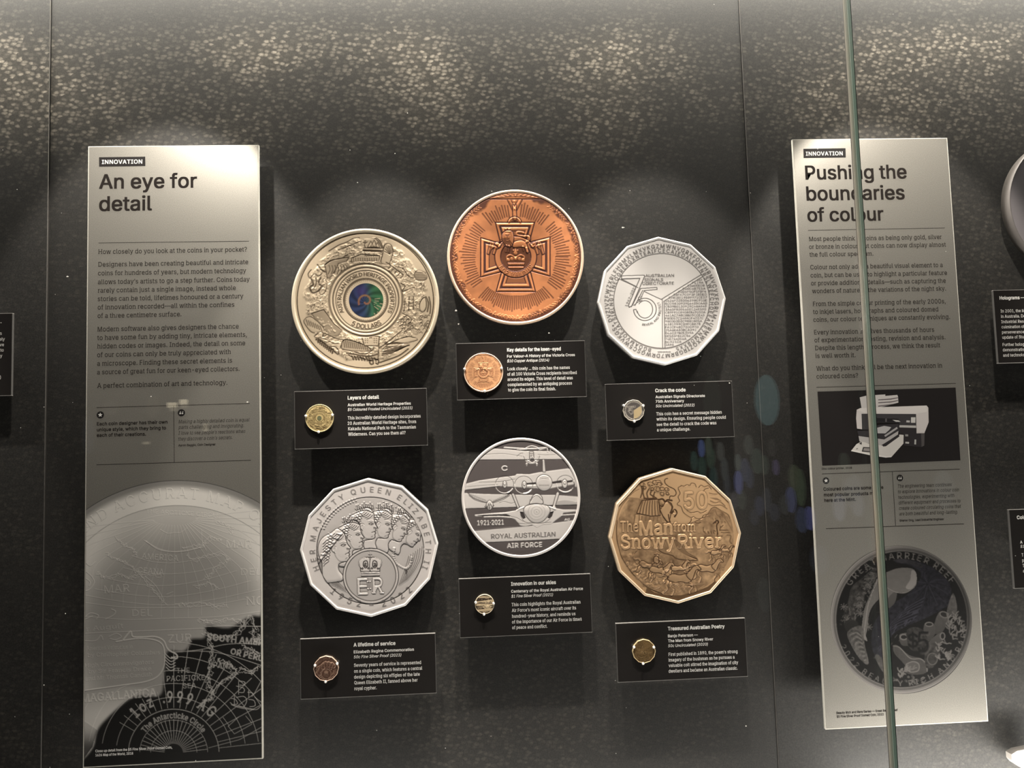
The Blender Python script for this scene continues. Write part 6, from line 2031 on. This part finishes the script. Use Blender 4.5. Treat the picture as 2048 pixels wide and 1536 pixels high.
# rims and the northern net of meridians and parallels
RM.stroke(RM.ell(ox_, oy_, oR - 3, oR - 3, 0, 160, 180, 360), 5, 0, t=0.9)
RM.stroke(RM.ell(ix_, iy_, iR, iR, 0, 160, 180, 360), 6, 0.6, t=0.5)
RM.stroke(RM.ell(ix_, iy_, iR - 90, iR - 90, 0, 160, 180, 360), 4, 0.4)
for k in range(-11, 14):
    a = math.radians(90 - k * 7.4)
    x0_, y0_ = 985 + 150 * math.cos(a) * 1.4, 540 + 60 * math.sin(a)
    P = [(x0_, y0_), (985 + 470 * math.cos(a) * 1.05, 520 + 330 * math.sin(a)), (985 + 1020 * math.cos(a) * 0.95, 520 + 740 * math.sin(a)), (985 + 1180 * math.cos(a) * 0.88, 560 + 960 * math.sin(a))]
    S3(P, 5, 0.55)
for (x0_, y0_, xm, ym, x2_, y2_) in ((845, 640, 985, 672, 1110, 625), (680, 745, 960, 860, 1280, 800), (560, 900, 960, 972, 1440, 860), (480, 1020, 960, 1080, 1480, 985), (330, 1130, 930, 1195, 1600, 1050),
                                     (200, 1230, 950, 1305, 1740, 1150), (90, 1290, 930, 1388, 1850, 1230), (90, 1365, 930, 1415, 1690, 1330), (90, 1500, 930, 1520, 1850, 1450)):
    S3([(x0_, y0_), ((x0_ + xm) / 2, (y0_ + ym) / 2 + 22), (xm, ym), ((x2_ + xm) / 2, (y2_ + ym) / 2 + 22), (x2_, y2_)], 5, 0.7)
S3([(700, 755), (820, 835), (960, 862), (1100, 850), (1280, 812)], 9, 1.0)
# coast lines: ragged embossing
rg = np.random.default_rng(77)


def rag(P, n, amp, w=5, h=1.0):
    P = smooth_pts(P, False, n)
    P = P + rg.normal(0, amp, P.shape)
    RM.stroke(P, w, h)


for P in ([(300, 880), (420, 940), (480, 960), (560, 1010), (640, 1090), (720, 1180), (800, 1270), (880, 1370)], [(1050, 830), (1180, 800), (1260, 790), (1330, 720), (1440, 750)], [(1390, 560), (1500, 600), (1540, 660)],
          [(1100, 900), (1180, 940), (1300, 900), (1460, 890), (1500, 950), (1400, 1010), (1340, 1080), (1280, 1120)], [(220, 1060), (260, 1100), (330, 1110), (430, 1080), (520, 1110), (640, 1090), (850, 1080)],
          [(400, 720), (480, 790), (560, 830), (600, 880)], [(900, 1290), (960, 1260)], [(1000, 1380), (1100, 1390), (1250, 1360), (1380, 1400), (1500, 1390)], [(1180, 1200), (1300, 1180), (1400, 1210)]):
    rag(P, 9, 9); rag([(a + 22, b + 12) for a, b in P], 9, 12, 4, 0.8)
S3([(700, 1110), (800, 1200), (880, 1340)], 6); S3([(1250, 640), (1260, 760), (1300, 850)], 5)
for P in ([(100, 960), (150, 1000), (200, 960)], [(100, 1050), (160, 1100), (190, 1160), (150, 1230), (100, 1250)], [(100, 1120), (150, 1160), (140, 1200)], [(90, 1520), (150, 1470), (230, 1490), (210, 1530)], [(100, 1530), (170, 1500)], [(360, 1430), (400, 1450), (380, 1490), (300, 1530)]):
    S3(P, 8, 0.9)
# southern net
for r_ in (225, 330, 440, 560, 700, 830, 970, 1110):
    a0, a1 = (182, 358) if r_ < 500 else (188, 352)
    RM.stroke([q for q in RM.ell(*Q(960, 1390), r_ * 1.02, r_ * 0.985, 0, 60, a0, a1) if q[1] > 1436.7 + 270 and not (q[0] < 880 and q[1] < 2190)], 5 if r_ != 440 else 7, 0.9)
for k in range(-11, 12):
    a = math.radians(270 + k * 7.6)
    cq = Q(960, 1390)
    RM.stroke([(cq[0] + 95 * math.cos(a), cq[1] + 95 * math.sin(a)), (cq[0] + 330 * math.cos(a), cq[1] + 330 * math.sin(a))], 6, 0.9)
    if k > -9: RM.stroke([(cq[0] + 450 * math.cos(a), cq[1] + 450 * math.sin(a)), (cq[0] + (620 if k < -1 else 1090) * math.cos(a) * (1 - 0.0015 * abs(k)), cq[1] + (620 if k < -1 else 1060) * math.sin(a))], 5, 0.9)
S4([(1100, 400), (1250, 380), (1500, 330), (1815, 330)], 6); S4([(940, 410), (1250, 400), (1500, 440), (1815, 540)], 6); S4([(1260, 160), (1500, 155), (1830, 160)], 7, 1)
b2, M2_ = RM.mask(smooth_pts([Q(*p) for p in [(60, 230), (500, 215), (880, 290), (960, 430), (880, 520), (860, 600), (800, 660), (680, 705), (480, 735), (60, 790)]], True, 4)); RM.H[b2] *= ~M2_
# land of the south: broken coast
for P in ([(1270, 200), (1330, 340), (1320, 480), (1310, 620), (1290, 720), (1330, 790), (1320, 860), (1250, 880)], [(1300, 230), (1400, 260), (1500, 250), (1600, 200), (1700, 60), (1760, 200)], [(1380, 480), (1500, 520), (1560, 600), (1480, 660), (1400, 720), (1340, 800)],
          [(1620, 350), (1700, 380), (1800, 420)], [(1200, 90), (1300, 110), (1450, 90), (1600, 100), (1660, 130)], [(1720, 180), (1760, 300), (1800, 230)], [(1600, 560), (1700, 600), (1780, 540)]):
    rag([Q(*p) for p in P], 10, 10, 5, 1.1); rag([Q(a + 16, b + 10) for a, b in P], 10, 12, 4, 0.9); rag([Q(a - 14, b + 22) for a, b in P], 8, 14, 4, 0.8)
# scroll
S4([(85, 300), (200, 300), (250, 250), (270, 290)], 8); S4([(330, 260), (400, 230), (450, 260), (400, 290), (340, 280)], 7); S4([(470, 290), (540, 210), (560, 260), (650, 265), (780, 262), (860, 300), (900, 380), (985, 430), (990, 470), (940, 460)], 12, 1.4)
S4([(400, 310), (600, 280), (760, 290), (850, 340), (870, 450), (860, 560), (800, 650), (680, 700), (480, 730), (90, 785)], 10, 1.4)
for k in range(5): S4([(872 + k * 4, 420 + k * 34), (930, 470 + k * 30), (975, 455 + k * 28)], 7, 1.2)
S4([(85, 230), (400, 215), (1260, 180)], 6)
TT = lambda s, a, b, size, h=0.9, **k: RM.line_text(s, *Q(*a), *Q(*b), size, h, **k)
RM.arc_text('AND ACCURAT MAP OF', ix_, iy_, iR + 70, 225.5, 309, 205, 0.9, serif=True, kx=1.0)
RM.line_text('MAR', 1492, 822, 1750, 824, 150, 0.9, serif=True); RM.line_text('MAR', 285, 1275, 545, 1255, 150, 0.9, serif=True); RM.line_text('AMERICA', 655, 930, 1025, 955, 110, 0.9, serif=True)
RM.line_text('CEANA', 620, 1070, 880, 1090, 110, 0.9, serif=True); RM.line_text('DEL', 560, 1500, 765, 1498, 130, 0.6, serif=True); RM.line_text('DEL', 1635, 1095, 1850, 1090, 130, 0.6, serif=True); RM.line_text('NO', 1692, 1390, 1880, 1385, 160, 0.9, serif=True)
RM.line_text('THE ARCTICKE CIRCLE', 700, 475, 1430, 520, 76, 0.5, serif=True)
TT('ZUR', (905, 318), (1140, 306), 150, serif=True); TT('SOUTH AMER', (1285, 290), (1830, 345), 120, serif=True, bold=2); TT('OR PERU', (1510, 425), (1825, 500), 110, serif=True, bold=2); TT('PANA', (1340, 560), (1540, 575), 110, serif=True)
TT('THE', (988, 612), (1115, 608), 96, serif=True); TT('PACIFICKE', (890, 693), (1262, 680), 104, serif=True); TT('SEA', (1050, 762), (1182, 757), 96, serif=True)
TT('MAGALLANICA', (60, 900), (795, 838), 150, serif=True, bold=1); TT('r Auguſt', (110, 210), (470, 175), 90, 0.6, serif=True)
TT('Americus Veſpucius in', (110, 395), (560, 375), 76, 0.6, serif=True); TT('by Chriſtopher Columbus', (120, 460), (825, 432), 76, 0.7, serif=True)
TT('High Circumnavigators', (95, 560), (765, 525), 76, 0.7, serif=True); TT('by Sir Francis Drake', (130, 620), (740, 590), 76, 0.7, serif=True); TT('and Mr Thomas Candish', (100, 690), (750, 645), 76, 0.7, serif=True)
cq = Q(960, 1390)
RM.arc_text('The Antarcticke Circle', cq[0], cq[1], 345, 215, 325, 110, 1.0, serif=True, kx=0.8, bold=1)
RM.arc_text('1oz  .999 AG', cq[0], cq[1], 505, 221, 318, 210, 1.0, serif=True, kx=0.75, bold=1)
RM.arc_text('ICR SONC', cq[0], cq[1] - 120, 990, 168, 140, 130, 0.9, serif=True, inward=True)
RM.arc_text('THE TEMP', cq[0] + 40, cq[1] - 240, 1000, 45, 18, 110, 0.6, serif=True, inward=True)
# ship and compass frame
for P in ([(1520, 920), (1600, 950), (1750, 970), (1800, 940)], [(1510, 900), (1560, 930), (1740, 965)], [(1590, 700), (1590, 820)], [(1590, 690), (1650, 700), (1640, 730), (1600, 730)], [(1570, 740), (1640, 760), (1640, 800), (1590, 800)],
          [(1550, 830), (1550, 920)], [(1570, 850), (1640, 840), (1670, 880), (1640, 940), (1590, 930)], [(1520, 860), (1560, 870), (1580, 910), (1540, 920)], [(1690, 780), (1690, 850)], [(1680, 800), (1730, 810), (1720, 840)], [(1690, 870), (1740, 880), (1750, 930), (1700, 940)]):
    S4(P, 5, 1.1)
for P in ([(1490, 1130), (1550, 1205), (1720, 1110)], [(1590, 1040), (1490, 1130)], [(1660, 1030), (1720, 1100)], [(1440, 1045), (1500, 1125)], [(1750, 850), (1815, 900)], [(1740, 820), (1815, 680)], [(1830, 1130), (1600, 1260), (1300, 1340)]):
    S4(P, 5, 0.9, sm=False)
gy, gx = np.gradient(RM.H)
em = np.clip(-(gx * 0.55 - gy * 1.0) * 1.7, -1, 1)
# on the pale dome the relief reads as light and dark edges, on the black sea as bright lines
onsea = sea
Lf = L * (1 + 0.75 * em * (1 - onsea)) + 0.10 * np.clip(RM.H, 0, 1.2) * (1 - onsea) + onsea * np.clip(RM.H, 0, 1.2) * 0.48 * (0.45 + 0.55 * sstep(2900, 2000, yy))
Lf = np.where((RM.T > 0.2) & (onsea < 0.5), Lf * (1 - 0.75 * RM.T), Lf)
Lf = np.clip(Lf * (1 + 0.28 * (1 - onsea)), 0.008, 0.97)
# grid mesh from the arc down to the panel's foot, inside the panel
e = 0.0016
XL, XR, ZB = PLX + e, PLX + PW - e, PLZ - PH + e
nxg, nzg = 350, 540
gx_ = np.linspace(XL, XR, nxg)
arc = np.array([at(150 + a / 4.954, 930 + b / 4.954, Y1)[[0, 2]] for a, b in RM.ell(ox_, oy_, oR, oR, 0, 200, 200, 340)])
order = np.argsort(arc[:, 0])
ztop = np.interp(gx_, arc[order, 0], arc[order, 1])
t = np.linspace(0, 1, nzg)
X = np.tile(gx_[None, :], (nzg, 1)); Z = ztop[None, :] * (1 - t[:, None]) + ZB * t[:, None]
px, py = topx(np.c_[X.ravel(), np.full(X.size, Y1), Z.ravel()])
C = RM.sample(Lf, px, py)[:, None] * np.array([[1.0, 0.955, 0.90]])
i = np.arange(nzg - 1)[:, None] * nxg; k = np.arange(nxg - 1)[None, :]
F = np.stack([i + k, i + nxg + k, i + nxg + k + 1, i + k + 1], -1).reshape(-1, 4).astype(np.int32)
mp = mesh_obj('globe_print', np.c_[X.ravel(), np.full(X.size, Y1), Z.ravel()], F, mat('picture_print', (0.5, 0.5, 0.5), 0.4, 0.0, attr='tint'), pL, False, C)
block([("Close up detail from the $5 Fine Silver Proof Domed Coin,", 190.7, 1504.6, 344.4), ("1626 Map of the World, 2018", 190.8, 1512.8, 266.2)], pL, 'caption', WHITE, y=Y2, bold=0.018, cap=0.0062)

# ------------------------------------------------------------------ round picture print on the right panel: reef coin
RC = Relief(1620, 1060, 3.8395, 1459, 1536, ks=0.36)
xx, yy = RC.xx, RC.yy
ccx, ccy = 703, 686
rn = np.hypot((xx - ccx) / 545, (yy - ccy) / 567)
Lm = np.full_like(RC.H, 0.010)
pur = np.zeros_like(Lm)


def paint(P, l0, l1=None, sm=True, tex=0.0, seed=1, p=0.0, soft=0):
    """area of the picture: tone l0 at its top running to l1 at its foot"""
    P = smooth_pts(P, True, 4) if sm else np.array(P, float)
    b_, M_ = RC.mask(P)
    y_ = (yy[b_] - P[:, 1].min()) / (np.ptp(P[:, 1]) + 1)
    v = l0 + ((l1 if l1 is not None else l0) - l0) * y_
    if tex: v = v * (1 + tex * RC.noise(16, seed, 3)[b_])
    Lm[b_] = np.where(M_, v, Lm[b_]); pur[b_] = np.where(M_, p, pur[b_])


def ln(P, w, v, sm=True):
    P = smooth_pts(P) if sm else np.array(P, float)
    b_, D_ = RC.dist(P, w + 2)
    a = np.clip(1.3 - D_ / w, 0, 1)
    Lm[b_] = Lm[b_] * (1 - a) + v * a


# giant clam mantle / dark striped form sweeping through the middle
paint([(680, 230), (820, 240), (960, 300), (1060, 390), (1085, 470), (1060, 580), (980, 630), (860, 690), (740, 740), (640, 800), (590, 900), (620, 1080), (560, 1080), (500, 980), (470, 850), (500, 700), (600, 590), (740, 500), (820, 420), (850, 330), (760, 270), (660, 250)], 0.022, 0.03, tex=0.5, seed=4, p=1.0)
paint([(640, 230), (740, 225), (860, 265), (850, 290), (760, 262), (680, 250)], 0.05, 0.03, tex=0.3, p=0.5)
for k in range(15):
    a = math.radians(-60 + k * 24)
    ln([(905 + 18 * math.cos(a), 415 + 18 * math.sin(a)), (905 + 80 * math.cos(a), 430 + 80 * math.sin(a)), (915 + 150 * math.cos(a + 0.1), 450 + 130 * math.sin(a + 0.1))], 4, 0.045 if k % 2 else 0.012)
for k in range(13):
    ln([(880 - k * 6, 520 + k * 14), (760 - k * 14, 590 + k * 16), (640 - k * 8, 700 + k * 18), (560 - k * 2, 800 + k * 20)], 4, 0.06 if k % 2 == 0 else 0.012)
for k in range(26):
    r_ = np.random.default_rng(k); q = r_.uniform(0, 1)
    x_, y_ = 860 - 330 * q + r_.uniform(-60, 60), 560 + 380 * q + r_.uniform(-60, 60)
    ln([(x_, y_), (x_ - 18, y_ + 22)], 4, 0.075)
paint([(500, 980), (530, 960), (600, 1080), (560, 1090)], 0.10, 0.14, tex=0.3)
# dugong-like tail and body on the left
paint([(525, 360), (600, 320), (690, 292), (800, 305), (818, 400), (800, 440), (730, 480), (668, 482), (640, 560), (600, 600), (560, 520), (500, 560), (455, 640), (440, 760), (410, 870), (385, 880), (400, 720), (420, 600), (470, 480)], 0.17, 0.24, tex=0.06, seed=9)
paint([(640, 480), (668, 482), (650, 560), (600, 600), (590, 540)], 0.12, 0.09); ln([(530, 400), (640, 470), (730, 482), (800, 440)], 3, 0.32)
paint([(780, 310), (815, 330), (815, 410), (770, 455), (735, 440), (770, 380)], 0.30, 0.36, sm=True); ln([(520, 380), (450, 560), (425, 720), (400, 870)], 4, 0.38); ln([(560, 520), (490, 600), (450, 720)], 3, 0.03)
# coral garden at the left edge
paint([(500, 290), (400, 370), (320, 440), (290, 560), (260, 640), (270, 760), (300, 740), (370, 660), (410, 590), (430, 470), (520, 350)], 0.055, 0.05, tex=0.7, seed=12)
for k in range(160):
    r_ = np.random.default_rng(300 + k); q = r_.uniform(0, 1)
    x_, y_ = 480 - 200 * q + r_.uniform(-50, 50) + 40 * math.sin(q * 3), 310 + 380 * q + r_.uniform(-40, 40)
    a = r_.uniform(0, 6.3)
    ln([(x_, y_), (x_ + 14 * math.cos(a), y_ + 14 * math.sin(a))], 3, r_.uniform(0.08, 0.22), False)
for sx_, sy_ in ((260, 590), (285, 690), (370, 580), (450, 745), (390, 640)):
    for a in np.linspace(0, 6.28, 9):
        ln([(sx_, sy_), (sx_ + 30 * math.cos(a), sy_ + 26 * math.sin(a))], 2.5, 0.20, False)
paint([(265, 710), (300, 690), (360, 700), (370, 740), (330, 780), (280, 780)], 0.03, 0.02)
paint([(290, 780), (370, 735), (410, 760), (420, 880), (440, 960), (450, 1025), (420, 1025), (360, 960), (300, 850)], 0.13, 0.16, tex=0.4, seed=15)
for k in range(14):
    ln([(300 + k * 10, 790 + k * 16), (350 + k * 5, 770 + k * 18), (390 + k * 3, 800 + k * 15)], 3, 0.30 if k % 2 else 0.04)
paint([(415, 780), (440, 850), (415, 835)], 0.3)
# sponges and corals at the lower right with the value
paint([(1085, 505), (1110, 500), (1130, 600), (1110, 650), (1050, 640)], 0.14, 0.10, tex=0.3, seed=21)
paint([(985, 640), (1020, 625), (1060, 650), (1060, 700), (1010, 790), (950, 790), (955, 720)], 0.12, 0.07, tex=0.1); paint(RC.ell(1030, 650, 32, 20, 20), 0.03); ln(RC.ell(1030, 650, 33, 21, 20, 20), 4, 0.24)
paint([(880, 720), (920, 705), (955, 730), (960, 800), (900, 860), (870, 800)], 0.11, 0.06); paint(RC.ell(915, 725, 26, 14), 0.03); ln(RC.ell(915, 725, 28, 15, 0, 20), 4, 0.22)
paint([(685, 810), (720, 792), (755, 800), (780, 870), (750, 890), (700, 880)], 0.12, 0.07); paint(RC.ell(720, 822, 22, 16), 0.02); ln(RC.ell(720, 822, 27, 20, 0, 20), 5, 0.24)
paint([(920, 850), (990, 795), (1035, 800), (1030, 840), (960, 890), (915, 890)], 0.11, 0.07); ln(RC.ell(1018, 815, 18, 26, 0, 20), 4, 0.22); paint(RC.ell(1018, 815, 12, 19), 0.02)
paint([(740, 780), (800, 745), (880, 780), (900, 880), (820, 930), (760, 900)], 0.045, 0.04, tex=0.5, seed=31)
paint([(640, 890), (680, 890), (760, 960), (850, 985), (890, 1020), (905, 1080), (850, 1110), (740, 1100), (730, 1040), (650, 950)], 0.10, 0.07, tex=0.12, seed=33); ln([(640, 890), (690, 905), (770, 985), (850, 990), (890, 1030), (900, 1085)], 4, 0.24)
paint([(750, 1020), (830, 1015), (830, 1080), (760, 1080)], 0.13, 0.09); ln([(740, 1030), (790, 1010), (835, 1030), (830, 1080), (770, 1090), (745, 1060), (740, 1030)], 4, 0.25)
paint([(900, 890), (980, 870), (1000, 940), (960, 1040), (900, 1060), (880, 990)], 0.06, 0.05, tex=0.5, seed=35); ln(RC.ell(940, 990, 38, 44, 0, 24), 4, 0.15)
rg = np.random.default_rng(8)
for k in range(44):
    if k < 20: x_, y_ = rg.uniform(1060, 1180), rg.uniform(640, 840)
    elif k < 34: x_, y_ = rg.uniform(980, 1080), rg.uniform(860, 1010)
    else: x_, y_ = rg.uniform(680, 800), rg.uniform(1030, 1160)
    for a in (rg.uniform(-2.4, -0.6), rg.uniform(-1.8, 0.2), rg.uniform(-3, -1.5)):
        m_ = (x_ + 22 * math.cos(a), y_ + 22 * math.sin(a))
        ln([(x_, y_), m_, (m_[0] + 14 * math.cos(a + 0.5), m_[1] + 14 * math.sin(a + 0.5))], 4, 0.17 + 0.1 * rg.random(), False)
for k in range(24):
    x_, y_ = rg.uniform(620, 960), rg.uniform(1120, 1185) - abs(0)
    Lm_ = rg.uniform(0.08, 0.2); ln(RC.ell(x_, y_, 6, 6, 0, 6), 3, Lm_)
RC.H[:] = 0
RC.line_text('5', 828, 945, 915, 945, 320, 1.0, bold=3)
Lm = Lm * (1 - RC.H) + 0.008 * RC.H
gy, gx = np.gradient(blur(RC.H, 2)); Lm = Lm + np.clip(-gy - gx, 0, 1) * 0.25
RC.H[:] = 0
RC.line_text('$', 752, 900, 830, 898, 200, 1.0, bold=1); Lm = Lm * (1 - RC.H) + 0.009 * RC.H
RC.H[:] = 0
RC.arc_text('GREAT BARRIER REEF', ccx, ccy + 2, 468, 212, 325, 96, 1.0, kx=1.0)
RC.arc_text('2022 BEAUTY RICH AND RARE', ccx, ccy + 2, 512, 158, 5, 84, 1.0, inward=True, kx=1.0)
Lm = np.maximum(Lm, RC.H * 0.20)
# edge of the coin: polished lip
ang = np.arctan2(yy - ccy, xx - ccx)
lip = (rn > 0.925)
Lm = np.where(lip, 0.030 + 0.10 * (0.5 + 0.5 * np.cos(ang - math.pi * 1.02)), Lm)
for q, w_, v in ((0.928, 0.008, 0.20), (0.952, 0.006, 0.10), (0.972, 0.009, 0.30), (0.994, 0.010, 0.42)):
    Lm += v * np.exp(-((rn - q) / w_) ** 2) * (0.35 + 0.65 * np.abs(np.cos(ang / 2 + 0.55 * math.pi)) ** 1.5)
Pc = at(1620 + ccx / 3.8395, 1060 + ccy / 3.8395, Y1)
PA = [at(1620 + (ccx + dx) / 3.8395, 1060 + (ccy + dy) / 3.8395, Y1) for dx, dy in ((545, 0), (-545, 0), (0, 567), (0, -567))]
RX = ((PA[0][0] - PA[1][0]) + (PA[3][2] - PA[2][2])) / 4
nt_, nr_ = 440, 150
th = np.linspace(0, 2 * math.pi, nt_, endpoint=False); rho = np.arange(nr_ + 1) / nr_
X = Pc[0] + RX * rho[:, None] * np.cos(th)[None, :]; Z = Pc[2] + RX * rho[:, None] * np.sin(th)[None, :]
px, py = topx(np.c_[X.ravel(), np.full(X.size, Y1), Z.ravel()])
l_ = RC.sample(np.clip(Lm, 0, 1), px, py); p_ = RC.sample(pur, px, py)
C = 0.72 * l_[:, None] * (np.array([[1.0, 0.93, 0.88]]) * (1 - p_[:, None]) + np.array([[0.9, 0.86, 1.15]]) * p_[:, None])
i = np.arange(nr_)[:, None] * nt_; k = np.arange(nt_)[None, :]; k2 = (k + 1) % nt_
F = np.stack([i + k, i + k2, i + nt_ + k2, i + nt_ + k], -1).reshape(-1, 4).astype(np.int32)
mesh_obj('reef_coin_print', np.c_[X.ravel(), np.full(X.size, Y1), Z.ravel()], F, MATS['picture_print'], pR, False, C)
